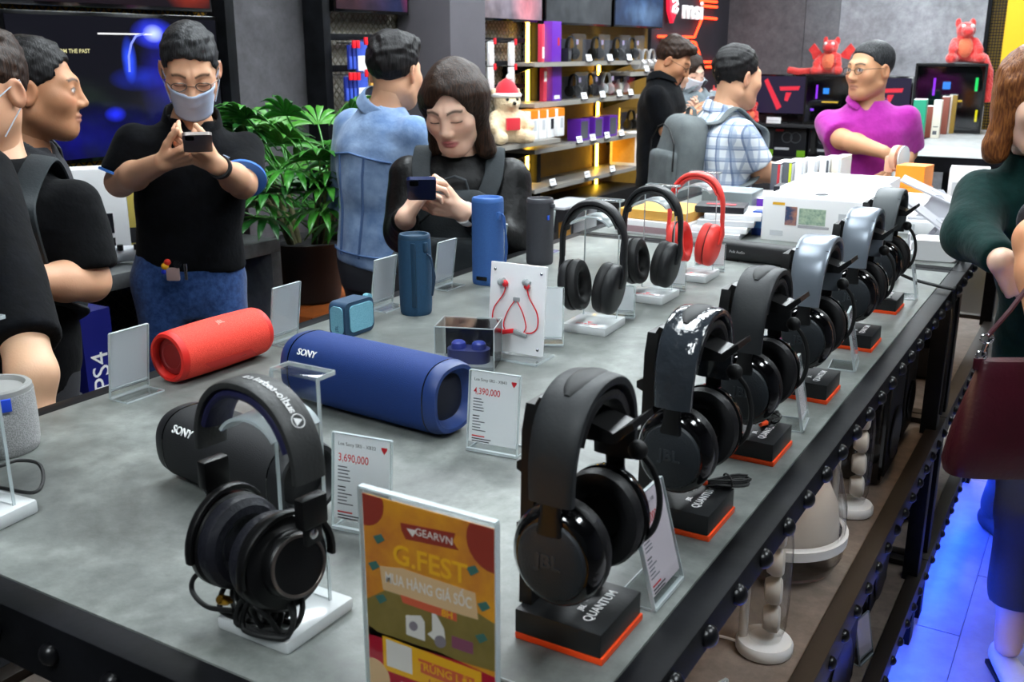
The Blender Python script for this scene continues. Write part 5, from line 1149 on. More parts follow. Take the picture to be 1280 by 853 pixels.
def backpack(label, pp, front=False, m=None, w=0.30, h=0.42, d=0.15, zc=0.42, gap=0.02, strapm=None, name='backpack', straps=True):
    """soft pack on the wearer's back (or chest) with straps over the shoulders"""
    sg = 1 if front else -1; f, r, up = pp['f'], pp['r'], pp['up']; Lt = np.linalg.norm(pp['neck'] - pp['pelvis'])
    dt = 0.115 + 0.012 + gap + d / 2; c = pp['pelvis'] + up * zc * 1.0 + f * sg * dt
    t = thing(name, label, 'backpack', tuple(c - up * h / 2)); R3 = np.stack([r, f * sg, up], 1).astype(np.float32); cf = c.astype(np.float32)
    def sb(q, hw, hd, hh, rad):
        a = np.abs(q) - np.array([hw - rad, hd - rad, hh - rad], np.float32); return np.linalg.norm(np.maximum(a, 0), axis=1) + np.minimum(a.max(1), 0) - rad
    def fb(p):
        q = (p - cf) @ R3; tp = np.clip(q[:, 2] / (h / 2), -1, 1); q2 = q.copy(); q2[:, 0] /= (1 - 0.16 * np.clip(tp, 0, 1) ** 2); q2[:, 1] = (q[:, 1] + d * 0.18 * np.clip(tp, 0, 1)) / (1 - 0.18 * np.clip(tp, 0, 1))
        dd = sb(q2, w / 2, d / 2, h / 2, 0.05); return dd + 0.006 * wob(p, 1.3, 2.0)
    lo_ = c - 0.36; hi_ = c + 0.36
    v, fc = polygonise(fb, lo_, hi_, 0.011); np_object('pack_body', [(v, fc)], m, t, relax=2)
    def fpk(p):
        q = (p - cf) @ R3; q[:, 1] -= d / 2 - 0.004; q[:, 2] += h * 0.16; return sb(q, w * 0.40, 0.032, h * 0.27, 0.024) + 0.004 * wob(p, 1.5, 4.0)
    v, fc = polygonise(fpk, lo_, hi_, 0.010); np_object('front_pocket', [(v, fc)], m, t, relax=2)
    zp = MB(); zp.tube([tuple(c + r * x + f * sg * (d / 2 + 0.012) + up * z) for x, z in [(-w * 0.44, -h * 0.1), (-w * 0.42, h * 0.2), (-w * 0.2, h * 0.36), (0, h * 0.40), (w * 0.2, h * 0.36), (w * 0.42, h * 0.2), (w * 0.44, -h * 0.1)]], 0.004, 6)
    o = zp.build('zip', matte, t); o.matrix_parent_inverse = Matrix.Translation(-Vector(t.location))
    hd_ = MB(); top = c + up * h / 2; hd_.sweep([tuple(top + r * x + up * z - f * sg * d * 0.3) for x, z in ((-0.04, -0.01), (-0.03, 0.025), (0, 0.035), (0.03, 0.025), (0.04, -0.01))], sec_round(0.02, 0.006, 8), side=tuple(f)); o = hd_.build('grab_handle', strapm or m, t); o.matrix_parent_inverse = Matrix.Translation(-Vector(t.location))
    if straps:
        for s, q in (('r', 1), ('l', -1)):
            S0 = pp['neck'] + r * 0.105 * q - up * 0.012
            pts = [c + r * q * 0.085 + up * (h / 2 - 0.03) - f * sg * (d / 2 + 0.0), S0 + f * sg * 0.075 - up * 0.03, S0 + up * 0.028, S0 - f * sg * 0.085 - up * 0.03,
                   pp['pelvis'] + up * 0.36 + r * q * 0.130 - f * sg * 0.142, pp['pelvis'] + up * 0.20 + r * q * 0.165 - f * sg * 0.10, pp['pelvis'] + up * 0.14 + r * q * 0.185, c + r * q * (w * 0.42) - up * h * 0.42 - f * sg * d * 0.45]
            P_ = [Vector(p_) for p_ in pts]; out = []
            for i in range(len(P_) - 1):
                p0, p1, p2, p3 = P_[max(i - 1, 0)], P_[i], P_[i + 1], P_[min(i + 2, len(P_) - 1)]
                for k_ in range(6):
                    u = k_ / 6; out.append(0.5 * ((2 * p1) + (p2 - p0) * u + (2 * p0 - 5 * p1 + 4 * p2 - p3) * u * u + (3 * p1 - p0 - 3 * p2 + p3) * u ** 3))
            out.append(P_[-1]); mb = MB(); mb.sweep(out, sec_round(0.055, 0.012, 12, 3), side=tuple(r)); o = mb.build('shoulder_strap', strapm or m, t); o.matrix_parent_inverse = Matrix.Translation(-Vector(t.location))
    return t
skinA, skinB, skinC, skinW = 'd0a183', 'd6a382', 'bd8662', 'e2b8a0'

# masked man with a phone
D = 3.0
p1 = person('man in black polo, blue face mask and jeans looking down at a phone', PH(240, 152, D + .06), PH(237, 342, D + .08), facing(238, D, 0.05), PH(238, 86, D - .02), hpitch=0.50, hyaw=-0.06,
    arms=dict(r=dict(elbow=PH(150, 228, D - .02), wrist=PH(203, 203, D - .24), D=IR * 0.9 + UP * 0.25 - HV * .25, N=UP * .7 + HV * .6, T=UP + HV * .2, curl=(0.5, 0.7, 0.4)),
              l=dict(elbow=PH(303, 230, D - .02), wrist=PH(272, 207, D - .24), D=-IR * 0.8 + UP * 0.45 - HV * .2, N=UP * .6 + HV * .8, T=UP + IR * .1, curl=(0.35, 0.6, 0.4))),
    skin=skinB, hair=('short', 'hair_greyblack'), shirt=c_black, trousers=c_jeans, shoes=c_dark, hem=0.035, belt=0.07, girth=0.94, head_res=0.003, scale=1.0)
face_mask(p1, mat('mask_blue', 'b4c6e2', 0.85, bump=(300, 0.1))); glasses(p1, mat('thin_metal', '6a6058', 0.3, metal=0.8))
wristband(p1, 'l', matte, 0.020, 0.033, 0.93)
phone('silver phone in the hands of the masked man', PH(247, 178, D - .36), VR(247), -VW(247) + UP * 0.40, mat('phone_silver', 'a59c98', 0.3, metal=0.6))
for s, q in (('r', 1), ('l', -1)):
    a = p1['arms'][s]; ce = p1['sh'][s] + (a['elbow'] - p1['sh'][s]) * 0.85; d = a['elbow'] - p1['sh'][s]; d /= np.linalg.norm(d); u_ = np.cross(d, UP); u_ /= np.linalg.norm(u_)
    mb = MB(); mb.lathe([(0.066, -0.004), (0.0695, -0.004), (0.0695, 0.004), (0.066, 0.004)], 28); local_mesh('sleeve_trim', mb, np.stack([u_, np.cross(d, u_), d], 1), ce, mat('trim_blue', '3d74c8', 0.8), p1['base'])
# chest emblem and small print, sitting on the shirt front
def chest(pp, x, z, extra=0.020):
    Lt = np.linalg.norm(pp['neck'] - pp['pelvis']); pt = pp['pelvis'] + pp['up'] * z + pp['r'] * x; y = 0.0
    for y in np.arange(0, 0.25, 0.002):
        if pp['torso']((pt + pp['f'] * y)[None].astype(np.float32), 0.012)[0] > 0: break
    return pt + pp['f'] * (y + extra)
c0 = chest(p1, -0.085, 0.375, 0.008); Rm = np.stack([-p1['r'], p1['up'], p1['f']], 1)
mb = MB(); mb.prism([(-0.018, 0.016), (0.0, 0.022), (0.018, 0.016), (0.015, -0.008), (0, -0.02), (-0.015, -0.008)], -0.006, 0.004); local_mesh('chest_emblem', mb, Rm, c0, mat('emblem_grey', '8f9fb8', 0.6), p1['base'])
mb = MB(); mb.prism([(-0.012, -0.002), (0.0, 0.012), (0.012, -0.002), (0, -0.014)], 0.003, 0.005); local_mesh('chest_emblem', mb, Rm, c0, mat('emblem_blue', '2c4f9a', 0.6), p1['base'])
tm = text('HAWA', 0.020, mat('print_pale', 'b4bccb', 0.6), p1['base'], Matrix([[*map(float, Rm[i]), float((chest(p1, -0.10, 0.335, 0.010))[i])] for i in range(3)] + [[0, 0, 0, 1]])); tm.matrix_parent_inverse = Matrix.Translation(-Vector(p1['base'].location))
mb = MB(); mb.box((0, 0, 0), (0.042, 0.013, 0.012)); local_mesh('chest_patch', mb, Rm, chest(p1, -0.10, 0.315, 0.004), MATS['trim_blue'], p1['base'])
# keys at the belt
t = thing('key_ring', 'bunch of keys and trinkets hanging from the masked man\'s belt', 'keys', tuple(PH(216, 338, D - 0.09)))
Fw = np.stack([IR, HV * -1, UP], 1)
for nm, mb, m in (('fob', MB().box((0, 0, -0.012), (0.040, 0.012, 0.040), 0.006), mat('fob_pink', 'a98f8c', 0.4)), ('key', MB().box((0.038, 0, -0.005), (0.010, 0.004, 0.05), 0.002), chrome), ('key', MB().cyl((0.018, 0.006, 0.02), (0.018, 0.010, 0.02), 0.012, n=14), chrome),
                  ('bead', MB().sph((-0.022, 0, 0.012), 0.011), mat('bead_yellow', 'f0b020', 0.4)), ('bead', MB().sph((-0.014, 0, 0.024), 0.010), mat('bead_red', 'd83020', 0.4)), ('bead', MB().sph((-0.026, 0, -0.004), 0.009), mat('bead_blue', '2038c0', 0.4))):
    local_mesh(nm, mb, Fw, np.zeros(3), m, None).parent = t

# man in profile behind the left group
D = 2.55
p2 = person('man in profile with black hair between the television and the left group', PH(30, 182, D), PH(20, 398, D + .02), facing(30, D, 1.35), PH(46, 112, D), hyaw=0.05, hpitch=0.05, arms=dict(r=dict(elbow=PH(12, 300, D - .12), wrist=PH(25, 392, D - .05)), l=dict(elbow=PH(30, 300, D + .2), wrist=PH(40, 390, D + .2))), skin=skinC, eyes='open', hair=('short', 'hair_black'), shirt=c_dark, trousers=c_dark, shoes=c_dark, hands=False, scale=1.0, head_res=0.003)
# man at the left edge with a mask, arm bent
D = 2.12
p3 = person('man in black t-shirt at the left edge with a mask loop round his ear', PH(-10, 196, D), PH(-10, 440, D + .03), facing(-10, D, -0.45), PH(-24, 112, D), hyaw=-0.25, hpitch=0.1,
    arms=dict(l=dict(elbow=PH(112, 352, D - .03), wrist=PH(18, 352, D - .20), D=-IR, N=HV, T=UP), r=dict(elbow=PH(-130, 352, D), wrist=PH(-60, 360, D - .2), D=IR, N=HV, T=UP)),
    skin=skinB, hair=('short', 'hair_brown'), shirt=c_black2, trousers=c_dark, shoes=c_dark, scale=1.0, girth=1.05, head_res=0.003, collar=False, shoulder=0.172)
face_mask(p3, mat('mask_white', 'd5dcea', 0.85))
backpack('dark backpack worn by the man at the left edge', p3, m=c_pack, w=0.26, h=0.34, zc=0.20, d=0.12, gap=0.0)
# arm and sleeve of a man cut by the left edge
D = 1.72
p4 = person('man in black sleeve cut by the left edge, arm hanging by the table', PH(-108, 180, D + .06), PH(-125, 520, D + .10), facing(-60, D, 0.75), PH(-115, 80, D + .06), hpitch=0.3,
    arms=dict(l=dict(elbow=PH(40, 468, D - .05), wrist=PH(30, 640, D - .10), D=-UP, N=-IR, T=-HV), r=dict(elbow=PH(-190, 460, D - .05), wrist=PH(-150, 520, D - .2))),
    skin='d8ac8c', hair=('short', 'hair_black'), shirt=c_black, trousers=c_dark, shoes=c_dark, girth=1.0, collar=False, head_res=0.005, scale=1.0)
# man in denim jacket, back turned
D = 3.5
p5 = person('man in pale blue denim jacket with his back turned', PH(478, 136, D), PH(475, 316, D), facing(478, D, 2.25), PH(493, 90, D), hyaw=0.30, hpitch=0.05,
    arms=dict(r=dict(elbow=PH(522, 262, D - .08), wrist=PH(552, 235, D - .05)), l=dict(elbow=PH(430, 250, D + .15), wrist=PH(460, 240, D + .33))),
    skin=skinB, hair=('quiff', 'hair_black'), shirt=c_denim, trousers=c_dark, shoes=c_dark, sleeves='long', hem=-0.035, girth=1.0, wr=0.008, collar=c_denim, hands=False, head_res=0.004, scale=1.02, eyes='open')
# stitched seams across the back of the denim jacket
def back_pt(pp, x, z):
    pt = pp['pelvis'] + pp['up'] * z + pp['r'] * x
    for y in np.arange(0, 0.25, 0.002):
        if pp['torso']((pt - pp['f'] * y)[None].astype(np.float32), 0.012)[0] > 0: break
    return pt - pp['f'] * (y + 0.004)
def seam(pts):
    o = MB().tube([tuple(p_) for p_ in pts], 0.0045, 6).build('seam', mat('denim_seam', '4a6590', 0.85), p5['base']); o.matrix_parent_inverse = Matrix.Translation(-Vector(p5['base'].location))
seam([back_pt(p5, x, 0.355 - 0.02 * abs(x) / 0.15) for x in np.linspace(-0.15, 0.15, 15)])
for x0 in (-0.065, 0.065): seam([back_pt(p5, x0 * (0.75 + 0.25 * z / 0.35), z) for z in np.linspace(0.0, 0.35, 12)])
seam([back_pt(p5, x, 0.012) for x in np.linspace(-0.14, 0.14, 13)])
# woman with a phone, pack worn on her chest
D = 2.92
p6 = person('woman with shoulder-length black hair in black jacket looking at a phone', PH(575, 192, D + .05), PH(575, 385, D + .08), facing(575, D, -0.1), PH(568, 134, D - .02), hyaw=-0.22, hpitch=0.42, hroll=0.05, female=True,
    arms=dict(r=dict(elbow=PH(505, 290, D + .02), wrist=PH(507, 272, D - .25), cuff=0.86, D=UP * .75 + IR * .5 - HV * .1, N=IR * .8 + HV * .3, T=HV * .9 + UP * .2, curl=(0.5, 0.7, 0.5)),
              l=dict(elbow=PH(638, 308, D - .03), wrist=PH(578, 264, D - .22), cuff=0.88, D=-IR * 0.9 + UP * 0.22, N=HV * .8 + UP * .5, T=UP, curl=(0.25, 0.45, 0.4))),
    skin=skinW, hair=('bob', 'hair_brown'), shirt=c_jacket, trousers=c_dark, shoes=c_dark, sleeves='long', hem=-0.20, collar=False, head_res=0.003, scale=1.0, lips='b04f58', shoulder=0.148, headsize=1.0)
backpack('charcoal backpack worn on the chest of the woman with the phone', p6, front=True, m=c_pack, w=0.25, h=0.32, d=0.085, zc=0.24, gap=0.0)
wristband(p6, 'l', white, 0.022, 0.032, 0.92, face=-HV + UP * .3)
phone('dark blue phone in the woman\'s hands', PH(527, 236, D - .38), VR(527), -VW(527) + UP * 0.52, mat('phone_blue', '1c2a5c', 0.3))
# man in black polo by the shelves
D = 5.7
p7 = person('man in black polo with red piping looking down by the shelves', PH(828, 101, D), PH(824, 218, D), facing(828, D, 1.35), PH(841, 76, D), hpitch=0.50,
    arms=dict(r=dict(elbow=PH(832, 162, D - .15), wrist=PH(858, 146, D - .15), D=IR), l=dict(elbow=PH(838, 160, D + .15), wrist=PH(862, 142, D + .05), D=IR)),
    skin=skinC, hair=('quiff', 'hair_brown'), shirt=c_black, trousers=c_dark, shoes=c_dark, hands=False, head_res=0.005, hem=-0.06, scale=1.0)
Rm = np.stack([-p7['r'], p7['f'], p7['up']], 1)
glasses(p7, matte)
# person behind him
D = 6.4
p8 = person('person in grey top with long brown hair behind the black polo man', PH(868, 112, D), PH(868, 205, D), facing(868, D, 0.7), PH(862, 90, D), hpitch=0.35, female=True, arms=dict(r=dict(elbow=PH(845, 150, D - .1), wrist=PH(862, 140, D - .3)), l=dict(elbow=PH(888, 150, D), wrist=PH(875, 140, D - .25))),
    skin=skinW, hair=('long', 'hair_brown'), shirt=c_grey, trousers=c_dark, shoes=c_dark, hands=False, head_res=0.006, scale=0.98)
face_mask(p8, MATS['mask_white'])
# man in plaid shirt with a grey backpack
D = 4.45
p9 = person('man in blue and white plaid shirt seen from behind at the box table', PH(905, 138, D), PH(893, 268, D), facing(905, D, 2.05), PH(921, 97, D), hyaw=0.15, hpitch=0.08,
    arms=dict(r=dict(elbow=PH(950, 212, D - .12), wrist=PH(985, 222, D - .05), D=IR), l=dict(elbow=PH(935, 215, D + .3), wrist=PH(965, 222, D + .35))),
    skin=skinB, hair=('short', 'hair_black'), shirt=c_plaid, trousers=c_dark, shoes=c_dark, hands=False, head_res=0.004, eyes='open', scale=1.08, collar=c_plaid)
backpack('grey backpack on the plaid shirt man', p9, m=c_packg, w=0.28, h=0.38, d=0.14, zc=0.24, gap=0.0)
# man in purple polo behind the boxes
D = 4.55
p10 = person('man with glasses in magenta purple polo behind the white boxes', PH(1084, 129, D), PH(1082, 258, D), facing(1084, D, -0.05), PH(1088, 87, D - .03), hyaw=-0.75, hpitch=0.05,
    arms=dict(r=dict(elbow=PH(1052, 174, D - .08), wrist=PH(1104, 190, D - .26), D=IR * .9 - UP * .3, N=-UP * .6 + HV * .4, T=-HV * .6 + UP * .6, curl=(0.4, 0.6, 0.4)), l=dict(elbow=PH(1134, 190, D), wrist=PH(1120, 215, D - .2))),
    skin='c9946f', hair=('buzz', 'hair_greyblack'), shirt=c_purple, trousers=c_dark, shoes=c_dark, eyes='open', head_res=0.0038, scale=1.03, girth=1.02, collar=c_purple)
glasses(p10, mat('brown_frame', '3a2a20', 0.4))
# woman in dark green sweater at the right edge
D = 2.42
p11 = person('woman in dark green sweater with auburn hair at the right edge', PH(1306, 188, D), PH(1335, 430, D + .06), facing(1290, D, 0.35), PH(1297, 124, D - .03), hyaw=0.15, hpitch=0.2, female=True,
    arms=dict(r=dict(elbow=PH(1214, 292, D - .08), wrist=PH(1252, 326, D - .28), cuff=0.95, D=IR * .6 - UP * .7, N=HV + IR * .2, T=IR * .5 + UP * .4, curl=(0.8, 0.9, 0.6)), l=dict(elbow=PH(1375, 330, D - .05), wrist=PH(1330, 350, D - .3), cuff=0.97)),
    skin=skinW, hair=('bob', 'hair_auburn'), shirt=c_green, trousers=c_dark, shoes=None, sleeves='long', hem=-0.16, collar=False, head_res=0.0035, scale=1.0, shoulder=0.152, loose=0.018, wr=0.005, leg_hem=0.21,
    feet=dict(r=np.array([-0.055, 2.665, 0.09]), l=np.array([0.12, 2.60, 0.09])))
wm = mat('shoe_white', 'd9d4d4', 0.6, bump=(120, 0.3)); blk = matte
for fx, fy in ((-0.055, 2.665), (0.12, 2.60)):
    mb = MB(); mb.at((0, 0, 0), (0, 0, 0)); f_ = p11['f'] * [1, 1, 0]; f_ /= np.linalg.norm(f_); r_ = np.cross(f_, UP); Rm = np.stack([r_, f_, UP], 1)
    secs = []; pth = []
    for y, w_, z0, h_ in ((-0.055, 0.030, 0.014, 0.050), (-0.045, 0.056, 0.010, 0.066), (0.0, 0.066, 0.010, 0.050), (0.06, 0.080, 0.010, 0.046), (0.12, 0.090, 0.010, 0.042), (0.165, 0.070, 0.012, 0.032), (0.185, 0.03, 0.016, 0.018)):
        pth.append((0, y, z0 + h_ / 2)); secs.append(sec_round(w_, h_, 16, 2.6))
    mb.sweep(pth, secs, side=(1, 0, 0)); local_mesh('shoe', mb, Rm, np.array([fx, fy, 0]), wm, p11['base'])
    mb = MB(); mb.prism([(x, y) for x, y in ((-0.03, -0.05), (0.03, -0.05), (0.034, 0.03), (0.046, 0.11), (0.03, 0.17), (0, 0.185), (-0.03, 0.17), (-0.046, 0.11), (-0.034, 0.03))], 0.001, 0.013); local_mesh('sole', mb, Rm, np.array([fx, fy, 0]), blk, p11['base'])
# person hidden behind the green sweater, only a foot in view
D = 3.12
p13 = person('person in dark clothes behind the green sweater woman, only a foot in view', PH(1380, 160, D), PH(1380, 330, D), facing(1345, D, 0.6), PH(1380, 110, D), female=True, skin=skinW, hair=('bob', 'hair_black'), shirt=c_dark, trousers=c_dark, shoes=c_dark, hands=False, collar=False, head_res=0.006, feet=dict(r=np.array([-0.165, 3.56, 0.09]), l=np.array([0.06, 3.60, 0.09])))
# person mostly outside the right edge carrying a burgundy bag
D = 1.86
p12 = person('person cut by the right edge, bare forearm carrying the burgundy bag', PH(1500, 170, D + .05), PH(1500, 470, D + .08), facing(1500, D, PI - 0.2), PH(1500, 80, D), hpitch=0.1, female=True,
    arms=dict(l=dict(elbow=PH(1298, 300, D - .02), wrist=PH(1306, 420, D - .12), D=-UP, N=IR, T=HV), r=dict(elbow=PH(1640, 330, D), wrist=PH(1640, 420, D + .1))),
    skin='cf9068', hair=('long', 'hair_black'), shirt=c_dark, trousers=c_dark, shoes=c_dark, collar=False, head_res=0.006, scale=1.0)
def handbag():
    c = PH(1262, 520, D - .10); t = thing('handbag', 'burgundy leather handbag with silver clasp hanging at the right edge', 'bag', tuple(c))
    bur = mat('burgundy_leather', '380a16', 0.35, bump=(120, 0.25), bd=0.4, var='2c0710', vs_=6); F = lambda *a: Vector(IR * a[0] + UP * a[2] + HV * a[1])
    ax = np.stack([IR, HV, UP], 1)
    pth = [(0, 0, z) for z in (-0.115, -0.112, -0.09, -0.03, 0.03, 0.08, 0.105, 0.110)]; ws = [0.19, 0.215, 0.225, 0.205, 0.175, 0.150, 0.142, 0.138]; ds = [0.05, 0.08, 0.095, 0.085, 0.065, 0.045, 0.035, 0.03]
    mb = MB(); mb.sweep(pth, [sec_round(w_, d_, 28, 3.2) for w_, d_ in zip(ws, ds)], side=(1, 0, 0)); o = local_mesh('bag_body', mb, ax, np.zeros(3), bur, None); o.parent = t
    mb = MB(); mb.sweep([(-0.062, 0, 0.155), (-0.030, -0.005, 0.205), (0.0, -0.005, 0.255), (0.03, 0, 0.30), (0.05, 0.0, 0.33), (0.075, 0, 0.32), (0.075, 0, 0.2), (0.068, 0, 0.105)], sec_round(0.022, 0.005, 8, 4), side=(0.3, 1, 0)); o = local_mesh('bag_strap', mb, ax, np.zeros(3), bur, None); o.parent = t
    mb = MB(); ring = lambda cx, cz, rx, rz: mb.tube([(cx + rx * math.cos(a), 0, cz + rz * math.sin(a)) for a in np.linspace(0, 2 * PI, 15)[:-1]], 0.0022, 6, True)
    ring(-0.062, 0.150, 0.012, 0.009); ring(-0.068, 0.118, 0.010, 0.009); mb.cyl((-0.063, 0, 0.142), (-0.067, 0, 0.126), 0.004, n=8); o = local_mesh('clasp', mb, ax, np.zeros(3), chrome, None); o.parent = t
    mb = MB(); mb.box((-0.072, 0, 0.102), (0.016, 0.010, 0.022), 0.002); o = local_mesh('tab', mb, ax, np.zeros(3), bur, None); o.parent = t
handbag()
# ------------------------------------------------------------ packaging helpers
def carton(name, label, cat, c, dims, rz=0.0, m=None, prints=(), texts=(), group=None, lid=True, top_m=None):
    """box standing at c (base centre); prints: (face,u0,v0,u1,v1,material) in 0..1 of that face; faces f(-y) b(+y) l(-x) r(+x) t"""
    w, d, h = dims; t = thing(name, label, cat, c, rz, group)
    MB().box((0, 0, h / 2), (w, d, h), min(0.0025, h * 0.08)).build('carton', m, t)
    if lid:
        MB().box((0, 0, h + 0.0004), (w * 0.985, d * 0.985, 0.0012)).build('lid_flap', top_m or m, t)
        MB().box((0, 0, h + 0.0008), (w * 0.98, 0.0016, 0.0012)).build('flap_seam', grey_ink, t)
    e = 0.0006
    def fr(face, u, v):
        if face == 'f': return (-w / 2 + u * w, -d / 2 - e, v * h), (1, 0, 0), (0, 0, 1)
        if face == 'b': return (w / 2 - u * w, d / 2 + e, v * h), (-1, 0, 0), (0, 0, 1)
        if face == 'r': return (w / 2 + e, -d / 2 + u * d, v * h), (0, 1, 0), (0, 0, 1)
        if face == 'l': return (-w / 2 - e, d / 2 - u * d, v * h), (0, -1, 0), (0, 0, 1)
        return (-w / 2 + u * w, -d / 2 + v * d, h + 0.0012 + e), (1, 0, 0), (0, 1, 0)
    for face, u0, v0, u1, v1, pm in prints:
        o, a, b = fr(face, (u0 + u1) / 2, (v0 + v1) / 2); ls = {'f': (w, h), 'b': (w, h), 'r': (d, h), 'l': (d, h), 't': (w, d)}[face]
        mb = MB(); mb.M = frame(o, a, b); mb.box((0, 0, 0), ((u1 - u0) * ls[0], (v1 - v0) * ls[1], 0.0008)); mb.build('print_panel', pm, t, ang=0)
    for face, u, v, s, sz, pm in texts:
        o, a, b = fr(face, u, v); text(s, sz, pm, t, frame((o[0] + (a[1] * 0), o[1], o[2]), a, b) @ Matrix.Translation((0, 0, 0.0006)), ext=0.0001, bold=0.01)
    return t
wbox = mat('box_white', 'eeeeef', 0.5); obox = mat('box_orange', 'f08a1a', 0.5); kraft = mat('box_kraft', 'd9a24a', 0.6, var='cf983f', vs_=20); pbox = mat('box_purple', '6a2bb0', 0.4); kbox = mat('box_black', '1a1b22', 0.4)
gbox = mat('box_greybox', '55585e', 0.5); bbox_ = mat('box_blue', '1d3f8f', 0.4); lbox = mat('box_lightgrey', 'c6c8cc', 0.5); grnbox = mat('box_green', '1f9d78', 0.45); rbox = mat('box_red', 'c22a35', 0.45); ybox = mat('box_yellow', 'e6c21a', 0.45); limebox = mat('box_lime', 'c9d82a', 0.45); brbox = mat('box_brown', '8a4a3c', 0.5); crbox = mat('box_cream', 'e4dccd', 0.5)
nvid = mat('print_nvgreen', '7ab51d', 0.5); sky = mat('print_sky', '4d86c8', 0.4); dusk = mat('print_dusk', '3a4a6a', 0.4, var='c98a6a', vs_=25); goldbox = mat('box_gold', '9a7a30', 0.4)

# ------------------------------------------------------------ second table: boxes and trays
T2 = TT
for i, (y0, lb) in enumerate(((2.975, 'white computer box with laptop picture, front of the row of three'), (3.185, 'white computer box in the middle of the row of three'), (3.395, 'white computer box, rearmost of the row of three'))):
    h = 0.132 + 0.004 * i
    t = carton('computer_box', lb, 'box', (-0.735 - 0.012 * i, y0 + 0.1, T2), (0.305, 0.2, h), 0.0, wbox,
               prints=(('f', 0.23, 0.38, 0.345, 0.80, dusk), ('f', 0.365, 0.42, 0.62, 0.78, mat('print_desktop', 'b9cbb0', 0.4, var='7f9a8a', vs_=60)), ('f', 0.36, 0.34, 0.66, 0.40, mat('print_alu', 'a8a8ac', 0.4)), ('f', 0.10, 0.82, 0.22, 0.88, mat('print_gold', 'e8b02a', 0.5)), ('f', 0.09, 0.12, 0.22, 0.24, lbox), ('f', 0.74, 0.5, 0.92, 0.72, lbox)) if i == 0 else (), lid=True)
    if i == 0:   # dark leaf-shaped emblem on the lid
        mb = MB(); mb.M = Matrix.Translation((-0.005, 0.0, h + 0.002)); mb.prism([(0.02 * math.cos(a) * (1 + 0.12 * math.cos(3 * a)), 0.022 * math.sin(a)) for a in np.linspace(0, 2 * PI, 21)[:-1]], 0, 0.0006); mb.prism([(0.0, 0.024), (0.012, 0.036), (0.014, 0.03), (0.003, 0.022)], 0, 0.0006); mb.build('emblem', dark_ink, t, ang=0)
carton('flat_box', 'flat tan cardboard box on top of boxes at the left end of the rear table', 'box', (-1.20, 2.99, T2 + 0.044), (0.23, 0.22, 0.03), -0.06, kraft, lid=False, texts=(('t', 0.5, 0.5, 'A', 0.05, MATS['box_gold']),) if False else ())
carton('flat_box', 'flat white box under the tan cardboard box', 'box', (-1.20, 2.98, T2), (0.24, 0.23, 0.043), -0.04, wbox, prints=(('f', 0.0, 0.15, 1, 0.6, mat('print_mauve', 'a88a90', 0.5)),), lid=False)
GB = 'slim boxes fanned on the rear table'
for i in range(4):
    carton('slim_box', 'slim pale box, %s of the four in front of the black tray' % ['lowest', 'second lowest', 'second highest', 'topmost'][i], 'box', (-1.03 + 0.01 * i, 3.00 + 0.018 * i, T2 + 0.0175 * i), (0.17, 0.20, 0.017), 0.12 + 0.05 * i, (lbox, wbox, lbox, wbox)[i], prints=(('f', 0.1, 0.2, 0.6, 0.8, MATS['box_white'] if i % 2 else lbox),), lid=False, group=GB)
carton('slim_box', 'slim black box with red graphic behind the coral headphones', 'box', (-1.03, 3.02, T2 + 0.0705), (0.15, 0.12, 0.02), 0.2, kbox, prints=(('t', 0.2, 0.3, 0.8, 0.5, rbox),), lid=False)
carton('blister_pack', 'grey and clear flat pack behind the coral headphones', 'box', (-1.09, 3.30, T2), (0.17, 0.15, 0.10), 0.05, mat('pack_slate', '6d7577', 0.3), prints=(('f', 0, 0.0, 1, 0.30, mat('print_olive', '6d7f3a', 0.5)), ('f', 0.05, 0.12, 0.5, 0.2, wbox)), top_m=mat('pack_clear', 'aab4b8', 0.15))
carton('purple_box', 'purple and white box left of the white computer boxes', 'box', (-0.99, 3.42, T2), (0.15, 0.22, 0.075), 0.35, pbox, top_m=wbox, prints=(('f', 0.1, 0.3, 0.9, 0.6, mat('print_violet', '9a60d8', 0.4)),))
carton('white_pack', 'small white pack with socket picture beside the blue box', 'box', (-0.965, 3.20, T2), (0.10, 0.10, 0.055), 0.2, wbox, prints=(('f', 0.1, 0.2, 0.4, 0.7, obox), ('f', 0.55, 0.2, 0.8, 0.6, dark_ink)))
carton('blue_box', 'small deep blue box leaning on the white computer boxes', 'box', (-0.918, 3.06, T2), (0.036, 0.05, 0.075), 0.0, bbox_, prints=(('f', 0.1, 0.3, 0.9, 0.6, sky),), lid=False)
carton('blue_pack', 'small sky blue pack beside the deep blue box', 'box', (-0.962, 3.08, T2), (0.03, 0.05, 0.05), 0.0, sky, prints=(('f', 0.1, 0.55, 0.9, 0.8, wbox),), lid=False)
carton('black_box', 'black box standing behind the blue box', 'box', (-0.935, 3.36, T2), (0.05, 0.10, 0.12), 0.1, kbox, lid=False, prints=(('f', 0.2, 0.3, 0.8, 0.5, gbox),))
GS = 'accessory boxes lined up behind the computer boxes'
xs = [(-1.03, gbox, rbox, 'grey and white accessory box with red edge, leftmost of the row'), (-0.985, gbox, limebox, 'grey accessory box with lime edge, second of the row'), (-0.935, wbox, lbox, 'white accessory box, third of the row'), (-0.885, wbox, lbox, 'white accessory box, fourth of the row'), (-0.838, wbox, gbox, 'white accessory box, fifth of the row'), (-0.79, crbox, lbox, 'cream accessory box, last of the row')]
for i, (x, ma, mb_, lb) in enumerate(xs):
    carton('accessory_box', lb, 'box', (-1.03 + (x + 1.03) * 0.78, 3.66 + 0.02 * i, T2), (0.033, 0.16, 0.165 + 0.004 * i), 0.0, ma, top_m=wbox, prints=(('f', 0.72, 0.02, 0.98, 0.98, mb_), ('r', 0.02, 0.1, 0.98, 0.97, wbox)), group=GS)
    if i < 4: pass
